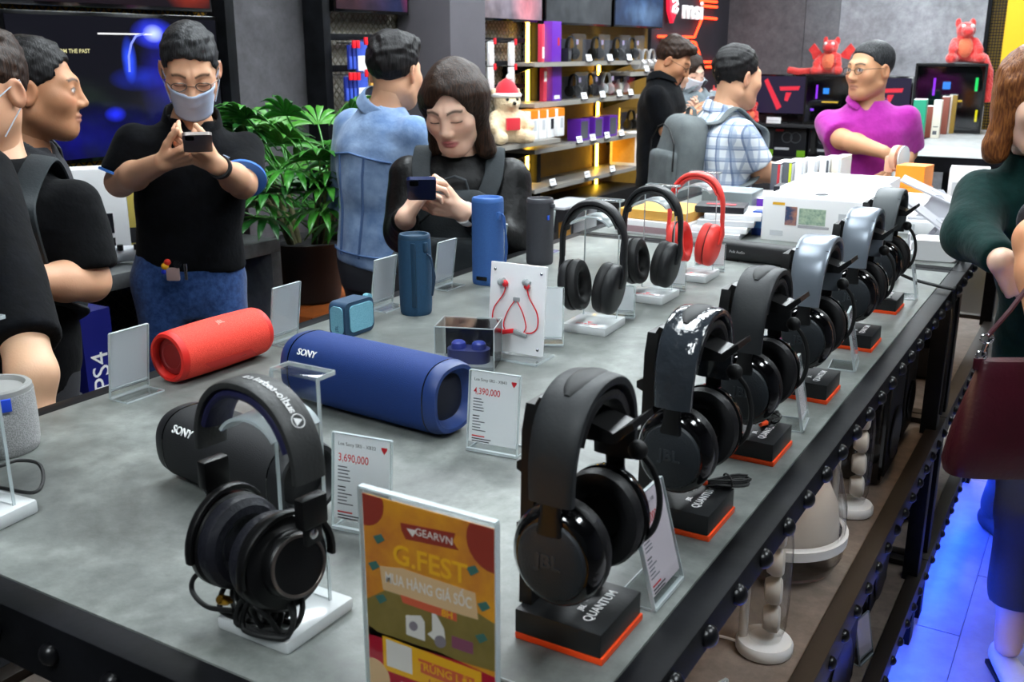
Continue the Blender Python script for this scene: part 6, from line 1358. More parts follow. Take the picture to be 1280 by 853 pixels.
carton('orange_box', 'orange box on top of another beside the peach fan', 'box', (-0.60, 3.82, T2 + 0.086), (0.10, 0.11, 0.075), -0.12, obox)
carton('orange_box', 'orange box underneath the top orange one', 'box', (-0.597, 3.82, T2), (0.105, 0.115, 0.084), -0.08, obox)
carton('white_box', 'white box right of the orange boxes with printed side', 'box', (-0.43, 3.92, T2), (0.13, 0.14, 0.15), 0.1, wbox, prints=(('f', 0.1, 0.2, 0.5, 0.7, lbox), ('f', 0.6, 0.3, 0.9, 0.8, lbox)))
carton('white_box', 'low white box below the orange ones', 'box', (-0.60, 3.70, T2), (0.16, 0.12, 0.07), 0.05, wbox, prints=(('f', 0.1, 0.2, 0.5, 0.6, lbox),))
carton('white_box', 'flat white box in front of the silver trays', 'box', (-0.50, 3.40, T2), (0.17, 0.2, 0.04), 0.0, wbox, prints=(('f', 0.1, 0.2, 0.5, 0.8, lbox),))
def peach_fan():
    c = PH(1121, 197, 3.72); t = thing('hand_fan', 'peach hand fan held out by the man in purple', 'fan', (c[0], c[1], c[2] - 0.10), -0.3)
    pc = mat('fan_peach', 'f0b79a', 0.45)
    mb = MB(); mb.M = Matrix.Translation((0, 0, 0.10)); mb.lathe([(0.0, -0.018), (0.03, -0.018), (0.043, -0.010), (0.045, 0.0), (0.045, 0.012)], 28, 'x'); mb.build('fan_cage', pc, t)
    for k_ in range(12):
        a = 2 * PI * k_ / 12; mb = MB(); mb.tube([(0.014, 0.008 * math.cos(a), 0.10 + 0.008 * math.sin(a)), (0.018, 0.03 * math.cos(a), 0.10 + 0.03 * math.sin(a)), (0.012, 0.045 * math.cos(a), 0.10 + 0.045 * math.sin(a))], 0.0016, 5); mb.build('cage_rib', pc, t)
    mb = MB(); mb.M = Matrix.Translation((0.022, 0, 0.10)); mb.lathe([(0.034, 0), (0.044, 0.002), (0.044, 0.006), (0.034, 0.008)], 24, 'x'); mb.build('pale_ring', mat('fan_pale', 'd6e6ee', 0.4), t)
    MB().box((-0.02, 0, 0.075), (0.035, 0.04, 0.06), 0.008).build('handle', pc, t)
    MB().lathe([(0.012, 0.05), (0.012, -0.02), (0.035, -0.03), (0.035, -0.04)], 16).build('stem', MATS['fan_pale'], t)
peach_fan()
# silver laptop docks / trays at the corner
def tray(label, c, rz, w, d, tilt):
    t = thing('laptop_stand', label, 'stand', c, rz); al = mat('alu_pale', 'cfcfd6', 0.35, metal=0.35)
    mb = MB(); mb.M = Matrix.Translation((0, 0, 0.075)) @ Matrix.Rotation(tilt, 4, 'Y'); mb.box((0, 0, 0), (w, d, 0.006), 0.002); mb.build('top_plate', al, t)
    MB().box((0.0, 0, 0.004), (w * 0.62, d, 0.008), 0.003).build('base_plate', al, t)
    for s in (-1, 1):
        mb = MB(); mb.prism([(-w * 0.22, 0.006), (w * 0.26, 0.006), (w * 0.30, 0.03), (w * 0.10, 0.078), (w * 0.02, 0.078), (-w * 0.1, 0.035)], s * d * 0.40, s * d * 0.40 + 0.006, 'xz'); mb.build('side_arm', al, t)
    mb = MB(); mb.M = Matrix.Translation((0, 0, 0.075)) @ Matrix.Rotation(tilt, 4, 'Y'); mb.box((0, 0, 0.004), (0.03, 0.006, 0.002)); mb.build('emblem', lbox, t)
    for s in (-1, 1):
        mb = MB(); mb.M = Matrix.Translation((0, 0, 0.075)) @ Matrix.Rotation(tilt, 4, 'Y'); mb.box((w / 2, s * d * 0.3, 0.008), (0.006, 0.03, 0.022), 0.002); mb.build('stop_lip', al, t)
tray('silver laptop stand with tilted plate at the near corner of the rear table', (-0.40, 3.07, T2), 0.15, 0.25, 0.17, 0.62)
tray('silver laptop stand behind the nearer one', (-0.47, 3.42, T2 + 0.042), 0.1, 0.22, 0.16, 0.4)
mb = MB(); t = thing('dock', 'white rounded dock in front of the tilted silver stand', 'stand', (-0.385, 2.93, T2), 0.1)
MB().prism(rrect(0.12, 0.055, 0.018, 5, 0, 0.029), -0.05, 0.05, 'xz').build('dock_body', white, t, ang=50); MB().box((-0.068, -0.02, 0.035), (0.006, 0.05, 0.07), 0.002).build('dock_wing', MATS['alu_pale'], t); MB().box((0.07, 0.0, 0.04), (0.008, 0.07, 0.05), 0.002).build('dock_wing', MATS['alu_pale'], t)
carton('white_pack', 'stack of white flat packs behind the silver stands', 'box', (-0.50, 3.62, T2), (0.2, 0.1, 0.05), 0.0, wbox, prints=(('f', 0.1, 0.2, 0.9, 0.5, lbox),))

# ------------------------------------------------------------ shelves under the table
def stick_speaker(label, c):
    t = thing('stick_speaker', label, 'speaker', c, 0.3); gl = acrylic_mat('clear_tube', (0.93, 0.93, 0.92), 0.3)
    MB().lathe([(0.046, 0.0), (0.0475, 0.003), (0.0475, 0.015), (0.044, 0.020), (0.02, 0.024), (0.0, 0.025)], 32).build('base_disc', white, t)
    MB().lathe([(0.026, 0.022), (0.034, 0.05), (0.036, 0.10), (0.035, 0.20), (0.028, 0.245), (0.010, 0.26), (0.0, 0.262)], 28).build('clear_body', gl, t)
    for k_ in range(4):
        o = MB().lathe([(0.0, 0.016), (0.018, 0.016), (0.024, 0.012), (0.025, 0.0), (0.018, -0.012), (0.0, -0.014)], 22, 'x').build('driver', mat('driver_cream', 'd8d2cc', 0.4), t); o.location = (0.006, 0, 0.06 + 0.052 * k_)
    MB().cyl((-0.036, 0, 0.02), (-0.036, 0, 0.16), 0.008, n=12).build('support_post', white, t)
    cable('power_lead', [(-0.046, 0, 0.008), (-0.08, 0.01, 0.006), (-0.12, -0.01, 0.004), (-0.2, 0.0, 0.003)], 0.0025, white, t)
stick_speaker('white-based clear stick speaker on the middle shelf, the nearer one', (-0.388, 1.485, 0.632)); stick_speaker('white-based clear stick speaker behind the domed subwoofer', (-0.385, 2.10, 0.632))
t = thing('subwoofer', 'clear domed subwoofer with cream cone on the middle shelf', 'speaker', (-0.45, 1.79, 0.632))
MB().lathe([(0.07, 0.0), (0.10, 0.01), (0.115, 0.04), (0.118, 0.07)], 40).build('clear_bowl', acrylic_mat('clear_tube'), t)
MB().lathe([(0.110, 0.066), (0.121, 0.066), (0.122, 0.085), (0.110, 0.088)], 40, cap=False).build('white_ring', white, t)
MB().lathe([(0.105, 0.075), (0.104, 0.10), (0.098, 0.14), (0.080, 0.18), (0.05, 0.205), (0.02, 0.213), (0.0, 0.212)], 40).build('cream_dome', mat('dome_cream', 'cfc5bd', 0.5, bump=(90, 0.1)), t)
MB().lathe([(0.118, 0.07), (0.115, 0.14), (0.10, 0.20), (0.08, 0.26), (0.07, 0.30)], 40, cap=False).build('clear_dome', acrylic_mat('clear_tube'), t)
def floor_speaker(label, c, dims):
    w, d, h = dims; t = thing('box_speaker', label, 'speaker', c)
    MB().box((0, 0, h / 2), (w, d, h), 0.015, 3).build('cabinet', gloss, t)
    MB().box((w / 2 + 0.001, 0, h / 2), (0.004, d * 0.86, h * 0.86), 0.001).build('grille', mat('grille_black', '0d0d0f', 0.6, bump=(600, 0.5)), t)
    o = MB().lathe([(d * 0.30, 0.0), (d * 0.32, 0.004), (d * 0.30, 0.006), (d * 0.1, 0.001), (0.0, 0.003)], 24, 'x').build('woofer', black, t); o.location = (w / 2 + 0.003, 0, h * 0.35)
    MB().box((w / 2 + 0.004, 0, h * 0.9), (0.003, 0.02, 0.006)).build('badge', mat('gold'), t)
floor_speaker('tall black loudspeaker with gold badge on the middle shelf', (-0.44, 2.36, 0.632), (0.17, 0.20, 0.30)); floor_speaker('black loudspeaker at the far end of the middle shelf', (-0.45, 2.62, 0.632), (0.17, 0.16, 0.30))
floor_speaker('black party loudspeaker on the bottom shelf, the farther one', (-0.47, 2.50, 0.202), (0.2, 0.26, 0.30)); floor_speaker('black party loudspeaker on the bottom shelf near the blue light', (-0.45, 1.95, 0.202), (0.2, 0.4, 0.19))
floor_speaker('black loudspeaker on the middle shelf of the rear table', (-0.46, 3.3, 0.632), (0.18, 0.3, 0.28)); floor_speaker('black loudspeaker on the bottom shelf of the rear table', (-0.46, 3.2, 0.202), (0.18, 0.3, 0.28))
price_stand('price_stand', 'white price card standing on the bottom shelf by the black loudspeaker', (-0.335, 2.22, 0.202), 1.35, 0.07, 0.11, 0.2, tint=pinkish)
price_stand('price_stand', 'white price card on the middle shelf nearest the camera', (-0.365, 1.19, 0.632), 1.2, 0.07, 0.10, 0.2, tint=paper)

# ------------------------------------------------------------ left wall: television bay
def screen_mat(name, spots, base='020208', es=1.0):
    """a display picture: soft coloured spots (u,v,ru,rv,colour,gain) on a dark ground, in the screen's own plane (object y,z)"""
    m = bpy.data.materials.new(name); m.use_nodes = True; nt = m.node_tree; N = nt.nodes; L = nt.links; b = N['Principled BSDF']
    b.inputs['Base Color'].default_value = (0.004, 0.004, 0.006, 1); b.inputs['Roughness'].default_value = 0.15
    tc = N.new('ShaderNodeTexCoord'); prev = None
    for (u, v, ru, rv, c, g) in spots:
        mp = N.new('ShaderNodeMapping'); mp.vector_type = 'TEXTURE'; mp.inputs['Location'].default_value = (0, u, v); mp.inputs['Scale'].default_value = (10, ru, rv); L.new(tc.outputs['Object'], mp.inputs[0])
        ns = N.new('ShaderNodeTexNoise'); ns.inputs['Scale'].default_value = 9; L.new(tc.outputs['Object'], ns.inputs['Vector'])
        gr = N.new('ShaderNodeTexGradient'); gr.gradient_type = 'SPHERICAL'; L.new(mp.outputs[0], gr.inputs[0])
        ml = N.new('ShaderNodeMath'); ml.operation = 'MULTIPLY'; L.new(gr.outputs['Fac'], ml.inputs[0]); L.new(ns.outputs['Fac'], ml.inputs[1])
        vm = N.new('ShaderNodeVectorMath'); vm.operation = 'SCALE'; vm.inputs[0].default_value = lin(c); ms = N.new('ShaderNodeMath'); ms.operation = 'MULTIPLY'; ms.inputs[1].default_value = g * 2; L.new(ml.outputs[0], ms.inputs[0]); L.new(ms.outputs[0], vm.inputs['Scale'])
        if prev is None:
            ad = N.new('ShaderNodeVectorMath'); ad.operation = 'ADD'; ad.inputs[1].default_value = lin(base); L.new(vm.outputs[0], ad.inputs[0])
        else:
            ad = N.new('ShaderNodeVectorMath'); ad.operation = 'ADD'; L.new(vm.outputs[0], ad.inputs[0]); L.new(prev, ad.inputs[1])
        prev = ad.outputs[0]
    L.new(prev, b.inputs['Emission Color']); b.inputs['Emission Strength'].default_value = es
    MATS[name] = m; return m
def wall_screen(name, label, y0, y1, z0, z1, x, m, frame_m=None, cat='screen'):
    t = thing(name, label, cat, (x, (y0 + y1) / 2, (z0 + z1) / 2)); w, h = y1 - y0, z1 - z0
    MB().box((-0.03, 0, 0), (0.05, w, h), 0.004).build('bezel', frame_m or gloss, t)
    MB().box((-0.004, 0, 0), (0.004, w - 0.03, h - 0.03)).build('display', m, t, ang=0)
    MB().box((-0.07, 0, 0), (0.06, w * 0.4, h * 0.4)).build('wall_mount', matte, t)
    return t
xt = -3.16
def LW(px, py, x=xt): return PX(px, py, x)
ty0, ty1 = LW(12, 110)[1], LW(279, 110)[1]; tz0 = LW(150, 199)[2]; tz1 = LW(150, 16)[2]
cy_, cz_ = (ty0 + ty1) / 2, (tz0 + tz1) / 2
def sp(px, py, ru, rv, c, g): q_ = LW(px, py); return (q_[1] - cy_, q_[2] - cz_, ru, rv, c, g)
tvm = screen_mat('tv_picture', [sp(192, 42, 0.11, 0.06, '3040ff', 1.6), sp(192, 42, 0.05, 0.035, 'c0d0ff', 1.5), sp(162, 75, 0.035, 0.09, '2a50ff', 1.6), sp(175, 98, 0.14, 0.05, '1830c0', 0.7), sp(145, 143, 0.05, 0.03, '2030ff', 1.6), sp(110, 175, 0.45, 0.14, '0a0aa0', 0.35), sp(205, 100, 0.12, 0.2, '1018b0', 0.5)], '040308', 1.0)
tv = wall_screen('television', 'large wall television showing a dark blue game scene', ty0, ty1, tz0, tz1, xt, tvm, cat='television')
def ts(s, size, px, py, m, al='LEFT'): q_ = LW(px, py); text(s, size, m, tv, frame((0.0005, q_[1] - cy_, q_[2] - cz_), (0, 1, 0), (0, 0, 1)), ext=0.0002, align=al, bold=0.01)
glow_cream = mat('screen_cream', '111111', 0.5, emit='e8e0a0', es=0.9); glow_white = mat('screen_white', '111111', 0.5, emit='ffffff', es=1.0)
ts('GIFTS FROM THE PAST', 0.020, 48, 64, glow_cream); ts('ORIGINAL', 0.012, 56, 71, glow_white) if False else None
q0, q1 = LW(122, 42), LW(190, 43); MB().box((0.0005, (q0[1] + q1[1]) / 2 - cy_, (q0[2] + q1[2]) / 2 - cz_), (0.001, abs(q1[1] - q0[1]), 0.006)).build('screen_line', glow_white, tv)
mb = MB(); mb.tube([tuple(np.array([0.0, *(LW(px, py)[1:] - [cy_, cz_])])) for px, py in ((162, 90), (161, 70), (164, 55), (170, 45), (180, 42))], 0.004, 6); mb.build('screen_arc', mat('screen_paleblue', '111111', 0.5, emit='8090ff', es=1.2), tv)
zt0 = LW(150, 11)[2]
redscreen = screen_mat('promo_picture', [(0.0, 0, 0.5, 0.3, '301010', 0.6), (0.35, 0.05, 0.2, 0.3, 'ff5020', 0.9), (-0.4, 0, 0.3, 0.3, '401820', 0.6)], '0a0608', 1.0)
wall_screen('promotion_screen', 'promotion screen above the television with an orange glow', ty0, ty1 - 0.02, zt0, zt0 + 0.45, xt, redscreen)
# steel uprights of the wall racks
def upright(px, w=0.05):
    y = LW(px, 110, -3.2)[1]; o = tag(MB().box((-3.2, y, 1.25), (0.12, w, 2.5), 0.003).build('rack_upright', steel), {281: 'black steel upright right of the television', 400: 'black steel upright behind the potted palm', 664: 'black steel upright beside the yellow light by the plush toy', 806: 'black steel upright left of the red neon wall'}[px], 'rack'); return o
for px in (281, 400, 664): upright(px)
# expanded-metal mesh panels
def mesh_panel(label, y0, y1, z0, z1, x, wire_m, back_m, p=0.045):
    t = thing('wall_mesh', None, None, (x, (y0 + y1) / 2, z0)); t['kind'] = 'structure'; w, h = y1 - y0, z1 - z0
    MB().box((-0.03, 0, h / 2), (0.02, w, h)).build('back_panel', back_m, t)
    mb = MB(); n = int((w + h) / p)
    for k_ in range(n):
        s = -w / 2 - h + k_ * p
        for sg in (1, -1):
            a0 = max(s, -w / 2); a1 = min(s + h, w / 2)
            if a1 <= a0: continue
            za, zb = a0 - s, a1 - s; mb.sweep([(0, sg * a0, za), (0, sg * a1, zb)], [(-0.0022, -0.0022), (0.0022, -0.0022), (0.0022, 0.0022), (-0.0022, 0.0022)], side=(1, 0, 0))
    o = mb.build('wire_mesh', wire_m, t, ang=0); o['kind'] = 'stuff'
    return t
yel_wall = mat('yellow_back', 'c9951c', 0.7, var='b8861a', vs_=5); silver_wall = mat('silver_back', 'a8a59c', 0.6); wire = mat('wire_dark', '3a3226', 0.5); wire2 = mat('wire_grey', '8a8578', 0.45, metal=0.5)
mesh_panel('dark yellow mesh wall panel behind the television', LW(-60, 110, -3.25)[1], LW(279, 110, -3.25)[1], 0.3, 2.5, -3.24, wire, yel_wall)
mesh_panel('mesh wall panel with hanging cable packs left of the pillar', LW(405, 110, -3.25)[1], LW(560, 110, -3.25)[1], 0.3, 2.5, -3.24, wire2, silver_wall, 0.04)
mesh_panel('mesh wall panel with hanging white packs right of the pillar', LW(590, 110, -3.25)[1], LW(660, 110, -3.25)[1], 0.3, 2.5, -3.24, wire2, silver_wall, 0.04)
def hang_packs(y0, y1, pys, pxs_ref, packs, group):
    pass
def rail(px0, px1, py, label):
    a = LW(px0, py, -3.17); b = LW(px1, py, -3.17); t = thing('wall_rail', label, 'rail', (-3.17, (a[1] + b[1]) / 2, a[2])); L_ = b[1] - a[1]
    MB().box((0, 0, 0), (0.03, L_, 0.03), 0.003).build('bar', steel, t)
    for s in (-0.4, 0.0, 0.4): MB().box((-0.03, s * L_, 0), (0.05, 0.02, 0.02)).build('bracket', steel, t)
rail(406, 520, 46, 'upper black rail carrying blue cable packs'); rail(406, 520, 86, 'lower black rail carrying blue cable packs'); rail(600, 654, 50, 'upper black rail carrying white packs right of the pillar'); rail(600, 654, 80, 'middle black rail carrying white packs right of the pillar'); rail(600, 654, 110, 'lowest black rail above the plush toy')
def hang_pack(label, px, py, m1, m2, group, w=0.075, h=0.135):
    c = LW(px, py, -3.08); t = thing('hanging_pack', label, 'package', (c[0], c[1], c[2] - h))
    t['group'] = group
    MB().box((0, 0, h * 0.5), (0.012, w, h), 0.002).build('card', m1, t)
    MB().box((0.0075, 0, h * 0.28), (0.004, w * 0.9, h * 0.5), 0.002).build('blister', m2, t)
    MB().cyl((-0.07, 0, h + 0.008), (0.03, 0, h + 0.008), 0.003, n=8).build('hook', chrome, t)
    MB().box((0.03, 0, h + 0.002), (0.008, 0.022, 0.034), 0.002).build('red_tag', mat('tag_bright_red', 'e01828', 0.4), t)
    return t
gp = 'blue cable packs on the mesh wall'
bluep = mat('pack_blue', '3a55c0', 0.4); navyp = mat('pack_navy', '20308a', 0.4)
for px, py, a, b, lb in ((451, 52, bluep, wbox, 'blue and white cable pack on the upper rail nearest the palm'), (484, 50, kraft, bluep, 'orange and blue cable pack on the upper rail above the denim man'), (452, 92, bluep, wbox, 'blue and white cable pack on the lower rail'), (468, 92, kraft, navyp, 'orange cable pack on the lower rail by the denim man')):
    hang_pack(lb, px, py, a, b, gp)
for k_, (px, py) in enumerate(((436, 56), (441, 56), (432, 96), (437, 96), (442, 96))):
    hang_pack('narrow navy cable pack, number %d from the left on the mesh' % k_ if False else ['narrow navy pack left on the upper rail', 'narrow navy pack second on the upper rail', 'narrow navy pack leftmost on the lower rail', 'narrow navy pack second on the lower rail', 'narrow navy pack third on the lower rail'][k_], px, py, navyp, bluep, gp, 0.02, 0.11)
for px, py, lb in ((613, 52, 'white and red pack on the upper rail beside the pillar'), (639, 53, 'white and red pack on the upper rail near the yellow light'), (613, 84, 'white and red pack on the middle rail beside the pillar'), (639, 84, 'white and red pack on the middle rail near the yellow light')):
    hang_pack(lb, px, py, wbox, mat('pack_whiteprint', 'd6d0cf', 0.4), 'white packs on the mesh wall', 0.06, 0.13)
for px0, px1, pyb, lb, nm in ((419, 512, 17, 'promotion screen with dusky picture above the cable packs', 'dusk'), (604, 679, 27, 'pale promotion screen with red shape above the white packs', 'pale'), (682, 765, 32, 'grey promotion screen above the headset shelves', 'grey'), (768, 829, 35, 'blue promotion screen left of the red shield', 'blue')):
    a = LW(px0, pyb, -3.12); b = LW(px1, pyb, -3.12); w = b[1] - a[1]; z0 = LW((px0 + px1) / 2, pyb, -3.12)[2]
    m = {'dusk': screen_mat('dusk_picture', [(-0.2, 0, 0.4, 0.5, '704040', 0.6), (0.2, 0, 0.4, 0.5, '303a70', 0.7), (0.3, -0.15, 0.1, 0.2, 'a02040', 0.8)], '15141c'), 'pale': screen_mat('pale_picture', [(0, 0, 0.9, 0.9, 'b8b0c0', 0.7), (0.15, -0.2, 0.2, 0.2, 'e04040', 0.9)], '504c58'), 'grey': screen_mat('grey_picture', [(0, 0, 0.9, 0.9, '5a6266', 0.5)], '2a2e30'), 'blue': screen_mat('blue_picture', [(0, -0.1, 0.7, 0.5, '2a5080', 0.9), (0.1, -0.2, 0.4, 0.1, '80a0c0', 0.5)], '0c1830')}[nm]
    wall_screen('promotion_screen', lb, a[1], b[1], z0, z0 + 0.6, -3.12, m)
# ------------------------------------------------------------ yellow-lit shelving
led_y = mat('yellow_led', '302000', 0.5, emit='ffc63a', es=30)
def led(px, py0, py1, x, label):
    a = LW(px, py1, x); b = LW(px, py0, x); t = thing('led_strip', label, 'light', (x, a[1], a[2])); h = b[2] - a[2]
    MB().box((0, 0, h / 2), (0.012, 0.022, h)).build('diffuser', led_y, t); MB().box((-0.012, 0, h / 2), (0.014, 0.034, h)).build('channel', mat('alu_channel', '9a9a9a', 0.4, metal=0.7), t)
led(659, 28, 236, -3.19, 'tall yellow light strip right of the plush toy'); led(745, 78, 236, -3.23, 'yellow light strip in the middle of the shelves')
led(744, 30, 36, -3.1, 'small warm lamp above the top shelf') if False else None
sy0 = LW(666, 110, -3.0)[1]; sy1 = LW(806, 110, -3.0)[1]
MB_ = MB().box((-3.262, (LW(666, 110, -3.26)[1] + LW(806, 110, -3.26)[1]) / 2, 1.4), (0.02, LW(806, 110, -3.26)[1] - LW(666, 110, -3.26)[1], 2.4)); tag(MB_.build('trim_1', mat('ochre_back', '8f6a1c', 0.6, var='7d5c18', vs_=4)), kind='structure')
shelf_z = []
def shelf(px0, px1, pxr, pyr, label, x0=-3.25, x1=-2.98):
    z = LW(pxr, pyr, x1)[2]; a = LW(px0, pyr, x1)[1]; b = LW(px1, pyr, x1)[1]
    t = thing('wall_shelf', label, 'shelf', ((x0 + x1) / 2, (a + b) / 2, z))
    MB().box((0, 0, -0.012), (x1 - x0, b - a, 0.022), 0.002).build('board', mat('shelf_grey', '8a8680', 0.45, metal=0.2), t); MB().box(((x1 - x0) / 2, 0, -0.012), (0.004, b - a, 0.026)).build('front_edge', mat('shelf_edge', 'a8a49c', 0.4, metal=0.3), t)
    for s in (-0.45, 0.45): MB().prism([(-(x1 - x0) / 2, -0.024), ((x1 - x0) / 2 - 0.03, -0.024), (-(x1 - x0) / 2, -0.10)], s * (b - a) - 0.006, s * (b - a) + 0.006, 'xz').build('bracket', steel, t)
    return z, a, b
S1 = shelf(668, 801, 735, 77, 'top lit shelf with clear-boxed headsets'); S2 = shelf(668, 803, 735, 124, 'second lit shelf with purple box and headsets'); S3 = shelf(668, 806, 735, 177, 'third lit shelf with purple packs'); S4 = shelf(668, 808, 735, 222, 'lowest lit shelf with three price cards')
S5 = shelf(600, 700, 650, 180, 'shelf with the plush toy and orange-topped cartons', -3.22, -2.86); S6 = shelf(788, 822, 805, 90, 'short shelf with silver-ringed headphones by the black polo man')
def shelf_y(px, z, x): # y on a shelf line for a photo column
    return LW(px, 110, x)[1]
def tag_card(label, px, S_, x=-2.965, w=0.075, h=0.05, group='price cards on the lit shelves'):
    t = thing('shelf_card', label, 'price card', (x, LW(px, 110, x)[1], S_[0] - 0.004), PI / 2, group)
    mb = MB(); mb.M = Matrix.Rotation(-0.3, 4, 'X'); mb.box((0, 0, h / 2), (w, 0.002, h)); mb.build('card', paper, t, ang=0); MB().box((0, 0.006, 0.004), (w, 0.014, 0.008), 0.001).build('holder', matte, t)
    mb = MB(); mb.M = Matrix.Rotation(-0.3, 4, 'X'); mb.box((-0.008, -0.0014, h * 0.62), (w * 0.6, 0.0006, 0.006)); mb.build('print_line', grey_ink, t, ang=0)
for S_, pxs, nm in ((S1, (737, 763, 787), 'top'), (S2, (732, 755, 776, 790), 'second'), (S3, (727, 744, 762, 780), 'third'), (S4, (694, 738, 770), 'lowest')):
    for k_, px in enumerate(pxs): tag_card('white price card on the %s lit shelf, %s from the left' % (nm, ('first', 'second', 'third', 'fourth')[k_]), px, S_)
tag_card('white price card by the silver-ringed headphones', 809, S6)
def boxed_headset(label, px, S_, dark=True, w=0.15, group='boxed headsets on the lit shelves', ring=None):
    x = -3.09; t = thing('boxed_headset', label, 'headset', (x, LW(px, 110, x)[1], S_[0]), PI / 2, group)
    m = ring or (black if dark else white)
    mb = MB(); pth = arc(w * 0.42, 0.155, 0.075, 0.06, 12); mb.sweep(pth, sec_round(0.022, 0.010, 10), side=(0, 1, 0)); mb.build('headband', m, t)
    for s in (-1, 1):
        mb = MB(); cup(mb, (s * w * 0.36, 0, 0.05), s, [(0.0, -0.012), (0.03, -0.012), (0.038, -0.004), (0.036, 0.006), (0.02, 0.012), (0, 0.012)], n=18); mb.build('ear_cup', m, t)
    if w < 0.14: return t
    mb = MB(); mb.m(0).box((0, -0.06, 0.085), (w + 0.03, 0.001, 0.17)); mb.box((0, 0, 0.17), (w + 0.03, 0.12, 0.001)); mb.box((w / 2 + 0.015, 0, 0.085), (0.001, 0.12, 0.17)); mb.box((-w / 2 - 0.015, 0, 0.085), (0.001, 0.12, 0.17))
    mb.build('clear_box', acr, t, ang=0); MB().box((0, 0.055, 0.07), (w + 0.026, 0.006, 0.14)).build('box_back', mat('box_back', '3a3a44', 0.4), t); MB().box((-w * 0.2, -0.061, 0.12), (0.03, 0.001, 0.03)).build('disc_print', mat('print_rainbow', 'd060a0', 0.4, var='60c0d0', vs_=40), t, ang=0)
for S_, items in ((S1, ((713, True), (744, True), (770, True), (788, True))), (S2, ((717, True), (738, True), (758, False), (777, False))), (S3, ((790, True),))):
    for px, dk in items: boxed_headset('%s headset in a clear box on the %s lit shelf, %s from the left' % ('black' if dk else 'white', {id(S1): 'top', id(S2): 'second', id(S3): 'third'}[id(S_)], {713: 'first', 717: 'first', 744: 'second', 738: 'second', 770: 'third', 758: 'third', 788: 'fourth', 777: 'fourth', 790: 'last'}[px]), px, S_, dk)
for k_, px in enumerate((797, 805, 813)): boxed_headset('silver-ringed headphones hanging by the black polo man, %s of three' % ('left', 'middle', 'right')[k_], px, S6, False, 0.12, ring=mat('ring_grey', 'c8c4c4', 0.3, metal=0.5))
def shelf_box(label, px, S_, dims, m, prints=(), x=-3.08, name='shelf_box'):
    return carton(name, label, 'box', (x, LW(px, 110, x)[1], S_[0] + 0.0005), dims, PI / 2, m, prints=prints, lid=False)
shelf_box('tall purple box on the top lit shelf', 690, S1, (0.12, 0.06, 0.24), pbox, (('f', 0.6, 0.4, 0.8, 0.6, rbox),)); shelf_box('red slim pack beside the tall purple box, top shelf', 676, S1, (0.03, 0.03, 0.22), mat('pack_red', 'e0405a', 0.4), (('f', 0.1, 0.1, 0.9, 0.4, wbox),))
shelf_box('tall purple box on the second lit shelf', 691, S2, (0.12, 0.06, 0.22), pbox, (('f', 0.2, 0.05, 0.8, 0.15, wbox),)); shelf_box('pink slim pack beside the purple box, second shelf', 679, S2, (0.04, 0.03, 0.2), MATS['pack_red'], (('f', 0.1, 0.6, 0.9, 0.9, wbox),))
for px, lb in ((724, 'left'), (742, 'middle'), (760, 'right')): shelf_box('purple pack with dark window on the third lit shelf, %s one' % lb, px, S3, (0.13, 0.10, 0.14), pbox, (('f', 0.05, 0.1, 0.8, 0.9, gbox),))
shelf_box('small dark box at the top shelf left of the first headset', 703, S1, (0.05, 0.1, 0.08), kbox, (('f', 0.2, 0.2, 0.8, 0.8, gbox),))
shelf_box('white carton with violet window on the lowest lit shelf', 789, S4, (0.20, 0.22, 0.24), wbox, (('f', 0.35, 0.3, 0.9, 0.8, mat('print_deepviolet', '30208a', 0.4)), ('l', 0.1, 0.1, 0.9, 0.9, kraft)))
for px, lb in ((657, 'leftmost'), (668, 'second'), (679, 'third'), (691, 'rightmost')): shelf_box('white carton with orange top on the toy shelf, %s' % lb, px, S5, (0.085, 0.12, 0.165), wbox, (('f', 0, 0.72, 1, 1.0, obox), ('f', 0.4, 0.3, 0.8, 0.66, kbox if px == 679 else lbox), ('t', 0, 0, 1, 1, obox)), x=-2.98)
shelf_box('flat purple box lying below the orange-topped cartons', 706, S3, (0.26, 0.2, 0.04), pbox, (('f', 0.1, 0.2, 0.6, 0.8, mat('print_violet')),), x=-2.99) if False else None
